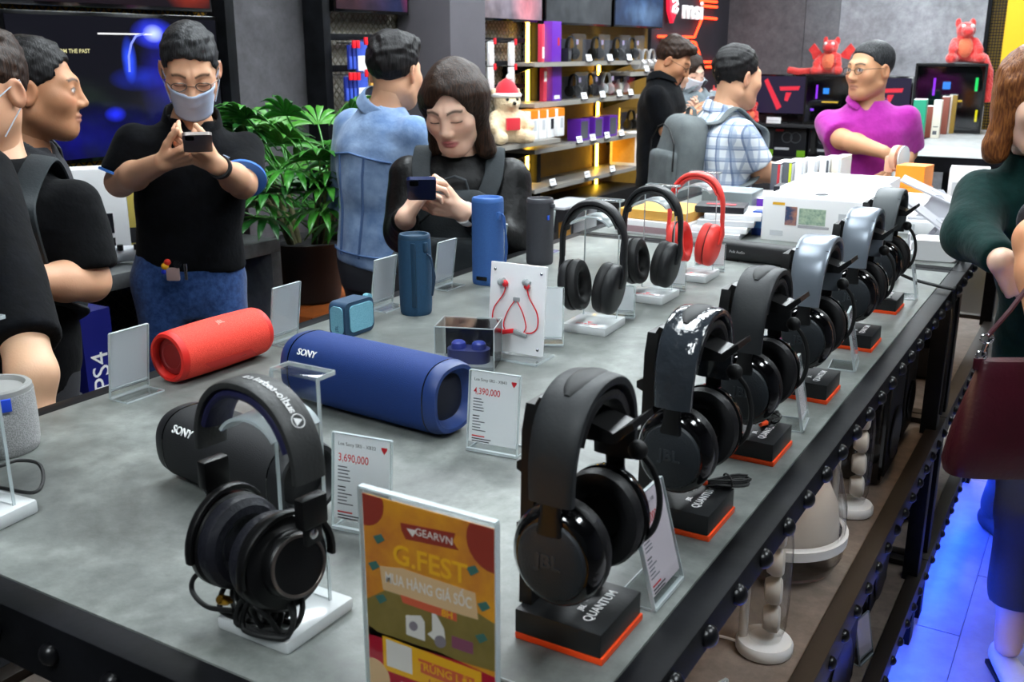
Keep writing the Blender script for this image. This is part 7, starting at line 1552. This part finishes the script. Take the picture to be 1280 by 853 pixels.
# base units with open computer cases under the lowest shelf
y_a, y_b = LW(600, 110, -2.9)[1], LW(815, 110, -2.9)[1]
tag(MB().box((-3.1, (y_a + y_b) / 2, (S4[0] - 0.03) / 2 - 0.05), (0.34, y_b - y_a, S4[0] - 0.13), 0.004).build('shelf_plinth', mat('plinth_black', '0a0a0c', 0.5)), 'black base unit under the lit shelves', 'cabinet')
def pc_case(name, label, c, rz, dims=(0.22, 0.46, 0.47), glow=True, white_=False):
    w, d, h = dims; t = thing(name, label, 'computer', c, rz); m = white if white_ else black
    MB().box((0, 0, 0.012), (w, d, 0.02)).build('bottom_panel', m, t); MB().box((0, 0, h - 0.01), (w, d, 0.02), 0.003).build('top_panel', m, t); MB().box((-w / 2 + 0.006, 0, h / 2), (0.012, d, h - 0.04)).build('tray_panel', matte, t)
    MB().box((0, d / 2 - 0.008, h / 2), (w, 0.016, h - 0.04)).build('front_panel', m, t); MB().box((0, -d / 2 + 0.008, h / 2), (w, 0.016, h - 0.04)).build('rear_panel', m, t)
    MB().box((w / 2 - 0.002, 0, h / 2), (0.004, d - 0.03, h - 0.045)).build('glass_side', acrylic_mat('smoked_glass', (0.55, 0.57, 0.62), 0.2), t)
    MB().box((-w / 2 + 0.02, -0.02, h * 0.58), (0.012, d * 0.6, h * 0.55)).build('motherboard', mat('board_dark', '12141c', 0.5, var='1d2230', vs_=40), t)
    MB().box((-0.02, -0.04, h * 0.42), (0.12, 0.26, 0.045), 0.004).build('graphics_card', kbox, t)
    MB().lathe([(0.035, -0.02), (0.04, 0.0), (0.04, 0.03), (0.0, 0.032)], 20, 'x').build('cooler', kbox, t, loc=(0.0, -0.02, h * 0.66))
    if glow:
        for k_, (y, z, dy, dz, c_) in enumerate(((0.17, 0.70, 0.018, 0.09, '30ff70'), (-0.02, 0.68, 0.05, 0.05, '40a0ff'), (-0.10, 0.66, 0.016, 0.12, 'b040ff'), (0.02, 0.46, 0.14, 0.012, 'ffd040'), (0.19, 0.25, 0.014, 0.08, 'fff020'), (-0.13, 0.3, 0.03, 0.02, 'a050ff'))):
            MB().box((0.05, y, z * h), (0.006, dy, dz), 0.001).build('rgb_light', mat('rgb_%d' % k_, '000000', 0.5, emit=c_, es=3.0), t)
    for sx in (-1, 1):
        for sy in (-1, 1): MB().box((sx * w * 0.4, sy * d * 0.42, 0.001), (0.03, 0.04, 0.008)).build('foot', matte, t)
    return t
t = thing('computer_case', 'open pale computer case standing under the lit shelves', 'computer', (-2.78, LW(708, 250, -2.78)[1], 0.35), 0)
w, d, h = 0.2, 0.42, S4[0] - 0.42
MB().box((0, 0, 0.01), (w, d, 0.02)).build('bottom_panel', lbox, t); MB().box((0, 0, h), (w, d, 0.012)).build('top_panel', lbox, t); MB().box((0, d / 2, h / 2), (w, 0.012, h)).build('front_panel', lbox, t); MB().box((-0.06, 0, h / 2), (0.01, d, h)).build('tray_panel', gbox, t); MB().box((-0.04, 0.06, h * 0.5), (0.02, 0.12, h * 0.35)).build('board', kraft, t)
for k_ in (0.3, 0.7): MB().box((-0.03, -0.12, h * k_), (0.03, 0.05, 0.10)).build('fan_unit', kbox, t)
tag(MB().box((-2.78, LW(708, 250, -2.78)[1] + 0.1, 0.172), (0.28, 0.9, 0.34), 0.004).build('case_plinth', MATS['plinth_black']), 'low black plinth carrying the open computer case', 'plinth')

# ------------------------------------------------------------ red neon wall with shield sign
py_ = LW(812, 110, -3.27)[1]; xe = -3.27
tag(MB().box((xe - 0.012, (py_ + YW) / 2, 1.5), (0.02, YW - py_, 2.9)).build('trim_2', mat('board_charcoal', '2c2a31', 0.7, var='343039', vs_=4)), None, None, kind='structure')
neon = mat('neon_red', '300000', 0.5, emit='ff3a1a', es=7)
def neon_line(label, pts):
    ps = [tuple(LW(px, py, xe + 0.02)) for px, py in pts]; o = MB().tube(ps, 0.010, 8).build('neon_tube', neon); tag(o, label, 'neon light', 'red neon lines on the charcoal wall'); return o
neon_line('red neon line rising from the black polo man to the upper right', [(823, 45.5), (868, 46.5), (878, 22), (895.5, 23.5)]); neon_line('red neon line dropping behind the black polo man', [(864, 52), (869, 53), (877.5, 77.5), (893, 77.5)])
neon_line('upper short neon bar at the top right corner', [(879, 1.0), (896, 2.5)]); neon_line('short neon bar below the upper one', [(876, 0), (879.5, 7.5), (896, 8.8)]); neon_line('lowest short neon bar', [(877, 84), (893, 83.5)])
c = LW(838, 10, xe + 0.03); t = thing('wall_sign', 'red shield emblem sign with white letters on the charcoal wall', 'sign', tuple(c)); s_ = 0.0066 * 1.0
def q2(px, py, x=0.0): v = LW(px, py, xe + 0.03); return (x, v[1] - c[1], v[2] - c[2])
sh_poly = [(832.5, -14), (833, 14), (837, 29), (842.5, 14), (845, -14)]
MB().prism([q2(*p_)[1:] for p_ in sh_poly], 0.0, 0.03, 'yz').build('shield', mat('shield_red', 'c02038', 0.3, emit='ff2a48', es=0.8), t)
MB().tube([q2(px, py, 0.034) for px, py in ((836, 2), (841, -2), (842, 5), (837, 9), (836, 14), (840, 16), (842, 11))], 0.014, 6).build('shield_figure', mat('sign_white', 'ffffff', 0.4, emit='ffffff', es=0.45), t)
v0, v1 = q2(847, 22), q2(876, 25); sz = 0.30
text('msi', 0.22, MATS['sign_white'], t, frame((0.02, (v0[1] + v1[1]) / 2 + 0.02, q2(861, 13)[2]), (0, 1, 0), (0, 0.25, 1)), ext=0.008, bold=0.012, sx=1.62)

for k_, (px0, px1, c1, c2) in enumerate(((905, 1004, '4a464a', '5d595d'), (1004, 1047, '5c5c60', '6a6a6e'))):
    a = PY(px0, 60, YW - 0.01)[0]; b = PY(px1, 60, YW - 0.01)[0]
    tag(MB().box(((a + b) / 2, YW - 0.012, 1.6), (b - a - 0.004, 0.02, 3.2), 0.002).build('trim_%d' % (3 + k_), concrete('far_panel_%d' % k_, c1, c2, c2, 1.8, 0.7, 0.06, 0.15)), kind='structure')
# ------------------------------------------------------------ far wall: monitors, computers, card boxes
yS = YW - 0.28
def FW(px, py, y=yS): return PY(px, py, y)
def far_shelf(label, px0, px1, py, y=YW - 0.2, d=0.4):
    a = PY(px0, py, y - d / 2); b = PY(px1, py, y - d / 2); t = thing('long_shelf', label, 'shelf', ((a[0] + b[0]) / 2, y, a[2])); L_ = b[0] - a[0]
    lo_s = a[2] - (0.255 if py < 160 else a[2])
    MB().box((0, 0, -0.015), (L_, d, 0.03), 0.003).build('board', mat('shelf_dark', '2c2d30', 0.4), t)
    for s in (-0.48, 0, 0.48): MB().box((s * L_, 0.02, (lo_s - a[2]) / 2 - 0.015), (0.04, d * 0.8, a[2] - lo_s - 0.03)).build('support', matte, t)
    return a[2]
zl = far_shelf('lower dark shelf with graphics card boxes', 895, 1150, 193); zf = far_shelf('dark display shelf along the far wall carrying monitors', 895, 1150, 152)
def monitor(label, px0, px1, py0, group):
    a, b = FW(px0, 140, YW - 0.25), FW(px1, 140, YW - 0.25); w = b[0] - a[0]; z1 = FW((px0 + px1) / 2, py0, YW - 0.25)[2]; t = thing('monitor', label, 'monitor', ((a[0] + b[0]) / 2, YW - 0.25, zf)); h = z1 - zf - 0.07
    MB().box((0, 0.01, 0.07 + h / 2), (w, 0.03, h), 0.004).build('bezel', gloss, t); MB().box((0, -0.007, 0.07 + h / 2), (w - 0.03, 0.004, h - 0.03)).build('display', mat('monitor_dusk', '08080c', 0.3, emit='2a2440', es=0.9), t)
    rm = mat('monitor_red', '100000', 0.5, emit='f03048', es=1.0); cz = 0.07 + h / 2
    MB().prism([(-w * 0.28, h * 0.34), (-w * 0.22, h * 0.40), (w * 0.06, -h * 0.30), (-w * 0.02, -h * 0.38)], -0.0100, -0.0092, 'xz').build('screen_shape', rm, t, loc=(0, 0, cz)); MB().prism([(-w * 0.0, h * 0.20), (w * 0.36, h * 0.22), (w * 0.34, h * 0.12), (w * 0.02, h * 0.10)], -0.0100, -0.0092, 'xz').build('screen_shape', rm, t, loc=(0, 0, cz)); MB().prism([(w * 0.12, h * 0.06), (w * 0.22, h * 0.06), (w * 0.16, -h * 0.16), (w * 0.10, -h * 0.14)], -0.0100, -0.0092, 'xz').build('screen_shape', rm, t, loc=(0, 0, cz))
    MB().cyl((0, 0.02, 0.0), (0, 0.02, 0.09), 0.02, n=12).build('stand_post', black, t); MB().box((0, 0, 0.006), (0.24, 0.18, 0.012), 0.004).build('stand_foot', black, t)
monitor('monitor with red diagonal graphic right of the plaid man', 938, 1008, 93, None); monitor('monitor with red graphic behind the purple shirt man', 1060, 1138, 95, None)
MB().box((0, 0, 0), (0.14, 0.01, 0.06)).build('card', paper) if False else None
pcx = FW(1034, 140, YW - 0.3)[0]; pc_case('computer_tower', 'black computer tower with yellow lights under the winged red plush', (pcx, YW - 0.27, zf), -PI / 2, (0.22, 0.38, FW(1034, 94, YW - 0.4)[2] - zf))
for k_, (px, lb) in enumerate(((945, 'left'), (985, 'middle'), (1030, 'right'))):
    cx = FW(px, 175, YW - 0.3)[0]; t = carton('card_box', 'black graphics card box with green corner, %s of three' % lb, 'box', (cx, YW - 0.2, zl), (0.30, 0.10, 0.26), 0.0, kbox, prints=(('f', 0.74, 0.0, 1.0, 0.22, nvid), ('f', 0.06, 0.86, 0.3, 0.93, rbox), ('f', 0.06, 0.22, 0.5, 0.30, lbox)), lid=False)
    for s in (0.42, 0.68):
        mb = MB(); mb.M = Matrix.Translation((-0.15 + s * 0.30, -0.052, 0.17)); mb.lathe([(0.05, 0), (0.05, -0.002), (0.042, -0.002), (0.042, 0)], 20, 'y', cap=False); mb.build('printed_fan', gbox, t)
carton('white_card', 'small white card on the shelf under the monitor', 'price card', (FW(967, 140, YW - 0.38)[0], YW - 0.36, zf), (0.13, 0.012, 0.055), 0.0, wbox, lid=False, prints=(('f', 0.1, 0.4, 0.9, 0.5, lbox),))
def plush(label, c, s, wings, tail_pts, rz=0.0):
    """generic soft red stuffed animal: round body, muzzle, paws, ears, tail"""
    t = thing('plush_toy', label, 'plush toy', c, rz); m = mat('plush_red', 'd8242c', 0.9, bump=(60, 0.8), bd=1.5, sheen=0.5, var='ee4a40', vs_=12); mo = mat('plush_orange', 'ee7a52', 0.9, bump=(60, 0.8), bd=1.5, sheen=0.5)
    def body(p):
        d = s_ell(p, (0, 0, 0.13), (0.11, 0.10, 0.13)); d = smin(d, s_ell(p, (0, -0.02, 0.30), (0.085, 0.085, 0.075)), 0.03); d = smin(d, s_ell(p, (0, -0.10, 0.285), (0.055, 0.06, 0.045)), 0.02)
        ax = np.stack([np.abs(p[:, 0]), p[:, 1], p[:, 2]], 1)
        d = smin(d, s_cap(ax, (0.09, -0.03, 0.20), (0.12, -0.11, 0.12), 0.035, 0.04), 0.02); d = smin(d, s_cap(ax, (0.08, -0.02, 0.05), (0.13, -0.13, 0.045), 0.05, 0.05), 0.02); d = smin(d, s_ell(ax, (0.065, 0.02, 0.365), (0.03, 0.02, 0.05)), 0.015)
        return smax(d, -p[:, 2] + 0.001, 0.01) + 0.004 * wob(p, 2.5, 1.0)
    v, f = polygonise(lambda p: body(p / s) * s, np.array([-0.22, -0.24, -0.02]) * s, np.array([0.22, 0.18, 0.45]) * s, 0.013 * s); o = np_object('body', [(v, f)], m, None, relax=1); o.parent = t
    v, f = polygonise(lambda p: s_ell(p / s, (0, -0.045, 0.14), (0.08, 0.075, 0.10)) * s, np.array([-0.12, -0.16, -0.0]) * s, np.array([0.12, 0.1, 0.3]) * s, 0.014 * s); o = np_object('belly', [(v, f)], mo, None, relax=1); o.parent = t
    for q_ in (-1, 1):
        MB().sph((q_ * 0.04 * s, -0.088 * s, 0.335 * s), 0.02 * s).build('eye', white, t)
        if wings: MB().prism([(q_ * 0.08 * s, 0.2 * s), (q_ * 0.20 * s, 0.34 * s), (q_ * 0.26 * s, 0.27 * s), (q_ * 0.22 * s, 0.22 * s), (q_ * 0.2 * s, 0.16 * s)], 0.05 * s, 0.075 * s, 'xz').build('back_flap', m, t)
    if tail_pts: n = len(tail_pts); MB().sweep([tuple(np.array(p_) * s) for p_ in tail_pts], [sec_round(0.11 * s * (1 - 0.35 * i / n), 0.08 * s * (1 - 0.3 * i / n), 12) for i in range(n)], side=(0.9, 0.4, 0.1)).build('tail', m, t)
cp = FW(1036, 91, YW - 0.27); plush('red plush animal with flaps sitting on the smaller computer tower', (cp[0], YW - 0.27, FW(1034, 94, YW - 0.4)[2] + 0.001), 0.78, True, [(-0.08, 0.04, 0.06), (-0.2, 0.02, 0.04), (-0.34, 0.0, 0.03), (-0.46, 0.0, 0.05)])
plush('small red plush animal at the shelf end beside the plaid man', (FW(938, 140, YW - 0.45)[0], YW - 0.38, zf + 0.001), 0.45, False, None); plush('red plush animal on the floor-standing rack behind the grey top person', (FW(890, 112, YW - 0.5)[0], YW - 0.35, zf), 0.8, True, None)
# third table with the big computer tower
y3 = 5.9
t = thing('display_table', 'grey topped table in the far right carrying a lit computer tower', 'display table', (-0.62, 7.02, 0)); MB().box((0, 0, TT - 0.02), (0.9, 2.24, 0.04), 0.002).build('table_top', concrete('table_pale', '8a8c8d', '9c9e9e', 'b0b1b0', 2.0, 0.5), t); 
for a in (-0.42, 0.42):
    MB().box((a * 1.09, 0, TT - 0.04), (0.03, 2.28, 0.08)).build('steel_rim', steel, t)
    for b in (-1.05, 1.05): MB().box((a, b, TT / 2 - 0.02), (0.05, 0.05, TT - 0.04)).build('leg', steel, t)
MB().box((0, -1.13, TT - 0.04), (0.93, 0.03, 0.08)).build('steel_rim', steel, t)
c3 = PZ(1178, 166, TT); pc_case('computer_tower', 'large black computer tower with coloured lights on the far table', (c3[0], c3[1] + 0.1, TT), -PI / 2 + 0.1, (0.24, 0.46, 0.47))
plush('orange red plush animal with long hanging tail on the large computer tower', (c3[0] + 0.06, c3[1] + 0.08, TT + 0.471), 0.72, False, [(0.10, 0.03, 0.10), (0.19, 0.0, 0.04), (0.24, -0.04, -0.08), (0.25, -0.06, -0.24), (0.26, -0.06, -0.36)], 0.35)
GT = 'boxes on the far table'
for px, py, dims, m, pr, lb in ((1143, 178, (0.075, 0.16, 0.26), grnbox, (('f', 0.1, 0.4, 0.5, 0.44, wbox),), 'green box on the far table'), (1158, 172, (0.05, 0.15, 0.20), brbox, (), 'brown box right of the green one'), (1166, 173, (0.05, 0.16, 0.24), crbox, (('f', 0.2, 0.3, 0.8, 0.32, dark_ink), ('f', 0.2, 0.1, 0.7, 0.2, gbox)), 'cream box in the middle of the far table'), (1176, 168, (0.05, 0.16, 0.25), brbox, (), 'brown and white box near the tower'), (1185, 167, (0.05, 0.15, 0.26), goldbox, (('f', 0, 0, 0.4, 1, crbox),), 'gold-sided box right of the cream one'), (1211, 164, (0.14, 0.10, 0.17), wbox, (('f', 0.1, 0.05, 0.9, 0.2, MATS['pack_red']), ('f', 0.1, 0.7, 0.9, 0.72, lbox)), 'white box with pink base at the right of the tower')):
    c = PZ(px, py, TT); carton('product_box', lb, 'box', (c[0], min(c[1] + 0.08, 8.06), TT), dims, 0.1, m, prints=pr, top_m=wbox, group=GT)
carton('product_box', 'white box low on the far table edge beside the purple shirt man', 'box', (*PZ(1136, 184, TT)[:2], TT), (0.05, 0.12, 0.15), 0.0, wbox, prints=(('f', 0.1, 0.2, 0.9, 0.5, lbox),), group=GT)
# yellow mesh screen at the far right
c = PH(1262, 100, 7.9); t = thing('mesh_screen', 'yellow panel with black perforated frame at the far right', 'screen', (c[0], c[1], 0), 0.0)
MB().box((0, 0, 1.3), (0.16, 0.02, 2.6)).build('yellow_panel', mat('panel_yellow', 'f0c21a', 0.5), t)
for s in (-1, 1):
    MB().box((s * 0.20, -0.01, 1.3), (0.03, 0.05, 2.6)).build('frame_post', steel, t)
    mb = MB()
    for i in range(5):
        mb.box((s * (0.095 + i * 0.02), 0, 1.3), (0.005, 0.008, 2.6))
    for j in range(100): mb.box((s * 0.135, 0, 0.35 + j * 0.022), (0.11, 0.008, 0.006))
    o = mb.build('perforated_sheet', matte, t, ang=0); o['kind'] = 'stuff'
    MB().box((s * 0.135, 0.03, 1.3), (0.11, 0.008, 2.6)).build('yellow_backing', mat('panel_ochre', 'b08a14', 0.5), t)

# ------------------------------------------------------------ low counter under the television
xc = -2.62
a = PX(350, 298, xc); zc_ = a[2]; yb = a[1]; ya = yb - 2.1; conc2 = concrete('counter_concrete', '55585a', '686b6c', '7c7f80', 2.5, 0.6)
t = thing('counter', 'low grey concrete counter below the television', 'counter', (-2.95, (ya + yb) / 2, 0)); L_ = yb - ya
MB().box((0.0, 0, zc_ - 0.025), (0.66, L_, 0.05), 0.003).build('counter_top', conc2, t); MB().box((0, L_ / 2 - 0.025, (zc_ - 0.05) / 2), (0.66, 0.05, zc_ - 0.05), 0.003).build('end_panel', conc2, t); MB().box((0, -L_ / 2 + 0.025, (zc_ - 0.05) / 2), (0.66, 0.05, zc_ - 0.05)).build('end_panel', conc2, t); MB().box((-0.3, 0, (zc_ - 0.05) / 2), (0.02, L_ - 0.1, zc_ - 0.05)).build('back_board', matte, t); MB().box((0, 0, 0.22), (0.6, L_ - 0.1, 0.03)).build('inner_shelf', conc2, t)
def on_counter(px, py): p_ = PZ(px, py, zc_); return p_
c = on_counter(152, 325); carton('console_box', 'white console box with dark windows on the counter', 'box', (c[0] - 0.08, c[1], zc_), (0.16, 0.12, 0.30), 1.0, wbox, prints=(('f', 0.2, 0.05, 0.7, 0.25, kbox), ('f', 0.2, 0.3, 0.7, 0.52, kbox), ('r', 0.0, 0.5, 0.5, 1.0, lbox)), texts=(('r', 0.5, 0.12, 'PLAY', 0.03, grey_ink),) if False else ())
c = on_counter(172, 322); carton('folded_bag', 'pale yellow pack beside the console box on the counter', 'box', (c[0] - 0.14, c[1] + 0.12, zc_), (0.16, 0.1, 0.27), 0.9, mat('pack_straw', 'c8b45a', 0.5), prints=(('f', 0.1, 0.1, 0.9, 0.3, kbox),), lid=False)
c = on_counter(163, 330); t = thing('game_controller', 'white game controller on the counter edge', 'controller', (c[0], c[1], zc_), 0.9); cw = mat('controller_white', 'd5d8de', 0.4)
v, f = polygonise(lambda p: smin(smin(s_cap(p, (-0.05, 0, 0.035), (0.05, 0, 0.035), 0.026, 0.026), s_cap(p, (-0.058, -0.005, 0.03), (-0.072, -0.07, 0.022), 0.026, 0.018), 0.02), s_cap(p, (0.058, -0.005, 0.03), (0.072, -0.07, 0.022), 0.026, 0.018), 0.02), (-0.12, -0.12, -0.01), (0.12, 0.06, 0.08), 0.006); o = np_object('shell', [(v, f)], cw, None); o.parent = t
for s in (-1, 1): MB().cyl((s * 0.025, -0.02, 0.05), (s * 0.025, -0.02, 0.068), 0.010, n=12).build('thumb_stick', black, t)
c = on_counter(312, 303); carton('dark_case', 'dark speaker box on the right end of the counter', 'box', (c[0] - 0.12, c[1] - 0.16, zc_), (0.2, 0.2, 0.34), 0.0, mat('case_navy', '20252f', 0.5), prints=(('f', 0.8, 0.03, 0.95, 0.08, wbox),), lid=False)
ps = mat('ps_blue', '141a70', 0.4)
for px, py, lb, tx in ((128, 470, 'deep blue console carton standing at the left before the counter', 'PS4'), (232, 400, 'blue carton behind the masked man\'s legs', None), (305, 395, 'blue and white carton with a round 3 badge under the counter', '3')):
    p_ = PX(px, py, -2.66) if tx != 'PS4' else PX(px, py, -2.42); t = carton('console_carton', lb, 'box', (-2.78, p_[1], 0.2355) if tx != 'PS4' else (-2.52, p_[1], 0.0), (0.10 if tx == 'PS4' else 0.24, 0.2 if tx == 'PS4' else 0.20, PX(128, 386, -2.42)[2] if tx == 'PS4' else 0.30) , PI / 2 if tx != 'PS4' else PI / 2, ps if tx == 'PS4' else mat('ps_blue2', '2038b8', 0.4), prints=() if tx == 'PS4' else (('f', 0, 0.28, 1, 0.42, wbox), ('f', 0, 0.0, 1, 0.12, mat('print_lilac', 'a8b0e8', 0.4))), lid=False)
    if tx == 'PS4':
        text('PS4', 0.08, white_ink, t, frame((0.0, -0.1015, PX(128, 386, -2.42)[2] - 0.18), (0, 0, 1), (-1, 0, 0)), ext=0.0004); text('PS4', 0.10, white_ink, t, frame((-0.0515, -0.04, PX(128, 386, -2.42)[2] - 0.18), (0, 0, 1), (0, 1, 0)), ext=0.0004)
    if tx == '3':
        mb = MB(); mb.M = Matrix.Translation((0.05, -0.1015, 0.22)); mb.lathe([(0.045, 0), (0.045, -0.002), (0, -0.002)], 24, 'y'); mb.build('round_badge', wbox, t); text('3', 0.06, mat('print_blue', '2038b8', 0.5), t, frame((0.05, -0.1045, 0.22), (1, 0, 0), (0, 0, 1)), ext=0.0004)
# ------------------------------------------------------------ potted palm on a wooden plinth
pc_ = np.array([-2.46, 2.98]) + [-0.2, 0.35]
pz = 0.30
p0 = PX(395, 385, -2.55)
t = thing('wood_plinth', 'orange wooden plinth under the palm', 'plinth', (-2.72, PX(398, 385, -2.6)[1] + 0.22, 0)); pz = PX(398, 380, -2.6)[2]
wm_ = mat('wood_orange', 'b5622a', 0.45, var='9a4f20', vs_=9, bump=(25, 0.2))
for k_ in range(6): MB().box((-0.30 + k_ * 0.12, 0, pz - 0.012), (0.115, 0.8, 0.024), 0.002).build('plank', wm_, t)
MB().box((0, 0, (pz - 0.026) / 2), (0.7, 0.78, pz - 0.026)).build('frame', wm_, t)
def palm():
    base = np.array([-2.68, PX(386, 250, -2.68)[1] - 0.02, pz]); t = thing('potted_palm', 'bushy green lady palm in a dark pot', 'plant', tuple(base)); rr = random.Random(11)
    MB().lathe([(0.11, 0.0), (0.12, 0.01), (0.145, 0.22), (0.155, 0.24), (0.145, 0.245), (0.135, 0.22)], 28).build('pot', mat('pot_black', '141416', 0.5), t); MB().lathe([(0.137, 0.21), (0.0, 0.215)], 20).build('soil', mat('soil', '2a2018', 0.9), t)
    g1 = [mat('leaf_%d' % i, c1, 0.38, var=c2, vs_=14, coat=0.1) for i, (c1, c2) in enumerate((('1a5a18', '2a7422'), ('266c1a', '3f8a2a'), ('12431a', '1d581c'), ('4d8c30', '357a22')))]
    H = PX(388, 165, -2.74)[2] - pz; stems = []
    for k_ in range(9):
        a = rr.uniform(0, 2 * PI); r0 = 0.06; top = (0.16 * math.cos(a), 0.16 * math.sin(a), H * rr.uniform(0.62, 0.85)); pts = [(r0 * math.cos(a), r0 * math.sin(a), 0.2), (0.09 * math.cos(a), 0.09 * math.sin(a), H * 0.45), top]
        cable('cane', pts, 0.011, mat('cane', '3a3a20', 0.7, var='52502c', vs_=30), t); stems.append((a, top))
    for k_ in range(84):
        a0, top = stems[k_ % 9]; a = a0 + rr.uniform(-1.3, 1.3); h0 = rr.uniform(0.35, 0.82) * H; org = Vector((0.10 * math.cos(a0), 0.10 * math.sin(a0), h0)); ln = rr.uniform(0.16, 0.30); el = rr.uniform(0.15, 1.15)
        tip = org + Vector((math.cos(a) * math.cos(el), math.sin(a) * math.cos(el), math.sin(el))) * ln
        dirv = (tip - org).normalized(); side = dirv.cross(Vector((0, 0, 1))).normalized(); upv = side.cross(dirv)
        mb = MB(); vs = [tuple(tip)]; fs = []; nl = rr.choice((7, 8, 9)); Ls = rr.uniform(0.19, 0.28)
        for i in range(nl):
            b = (i / (nl - 1) - 0.5) * 2.5; d0 = (dirv * math.cos(b) + side * math.sin(b)); wv = (side * math.cos(b) - dirv * math.sin(b)); w_ = 0.0135 * rr.uniform(0.85, 1.25); L2 = Ls * (1 - 0.28 * abs(b) / 1.25); prev = None; idx = None
            for j in range(1, 6):
                s = j / 5; droop = -0.48 * s * s * L2; c_ = tip + d0 * L2 * s * (1 - 0.12 * s) + Vector((0, 0, droop)) + upv * 0.02 * s; ww = w_ * (0.55, 1.0, 1.0, 0.75, 0.06)[j - 1]
                n0 = len(vs); vs += [tuple(c_ - wv * ww), tuple(c_ - upv * 0.004), tuple(c_ + wv * ww)]
                if idx is None: fs += [(0, n0, n0 + 1), (0, n0 + 1, n0 + 2)]
                else: fs += [(idx, n0, n0 + 1, idx + 1), (idx + 1, n0 + 1, n0 + 2, idx + 2)]
                idx = n0
        mb.raw(vs, fs); lf = mb.build('leaf', g1[rr.choice((0, 1, 1, 2, 3))], t, 60); md = lf.modifiers.new('t', 'SOLIDIFY'); md.thickness = 0.0012
        cable('petiole', [tuple(org), tuple((org + tip) / 2 + Vector((0, 0, 0.02))), tuple(tip)], 0.003, g1[1], lf, sub=4)
palm()
# plush bear in a Santa hat on the toy shelf
def bear():
    x = -2.95; t = thing('plush_bear', 'cream plush bear with red hat on the shelf by the pillar', 'plush toy', (x, LW(632, 150, x)[1], S5[0] + 0.001), 1.0); s = 0.85; m = mat('plush_cream', 'e8cfa8', 0.9, bump=(70, 0.8), bd=1.2, sheen=0.4); r_ = mat('plush_hat', 'd02030', 0.9, sheen=0.4); w_ = mat('plush_white', 'f2eeea', 0.9, sheen=0.4)
    def bd(p):
        ax = np.stack([np.abs(p[:, 0]), p[:, 1], p[:, 2]], 1); d = s_ell(p, (0, 0, 0.12), (0.11, 0.10, 0.12)); d = smin(d, s_ell(p, (0, -0.02, 0.27), (0.09, 0.085, 0.08)), 0.02); d = smin(d, s_ell(p, (0, -0.1, 0.255), (0.04, 0.03, 0.03)), 0.01); d = smin(d, s_ell(ax, (0.08, 0, 0.33), (0.03, 0.02, 0.03)), 0.01)
        d = smin(d, s_cap(ax, (0.09, -0.02, 0.18), (0.13, -0.09, 0.11), 0.035, 0.035), 0.02); d = smin(d, s_cap(ax, (0.07, -0.03, 0.04), (0.10, -0.14, 0.045), 0.045, 0.045), 0.02); return smax(d, -p[:, 2], 0.01) + 0.003 * wob(p, 3, 1)
    v, f = polygonise(lambda p: bd(p / s) * s, np.array([-0.2, -0.22, -0.02]) * s, np.array([0.2, 0.14, 0.4]) * s, 0.012); o = np_object('body', [(v, f)], m, None); o.parent = t
    MB().lathe([(0.088 * s, 0.31 * s), (0.08 * s, 0.34 * s), (0.05 * s, 0.39 * s), (0.0, 0.42 * s)], 20).build('hat', r_, t, loc=(0, -0.01, 0)); MB().sweep([(0.088 * s * math.cos(a), 0.088 * s * math.sin(a) - 0.01, 0.31 * s) for a in np.linspace(0, 2 * PI, 21)[:-1]], sec_round(0.03 * s, 0.03 * s, 8, 2), closed=True).build('hat_band', w_, t); MB().sph((0.02, -0.01, 0.42 * s), 0.025 * s).build('pompom', w_, t); MB().box((0, -0.11 * s, 0.13 * s), (0.10 * s, 0.02, 0.08 * s), 0.008).build('scarf', r_, t)
    for q_ in (-1, 1): MB().sph((q_ * 0.035 * s, -0.098 * s, 0.285 * s), 0.009).build('eye', gloss, t)
    MB().sph((0, -0.13 * s, 0.262 * s), 0.011).build('nose', gloss, t)
bear()
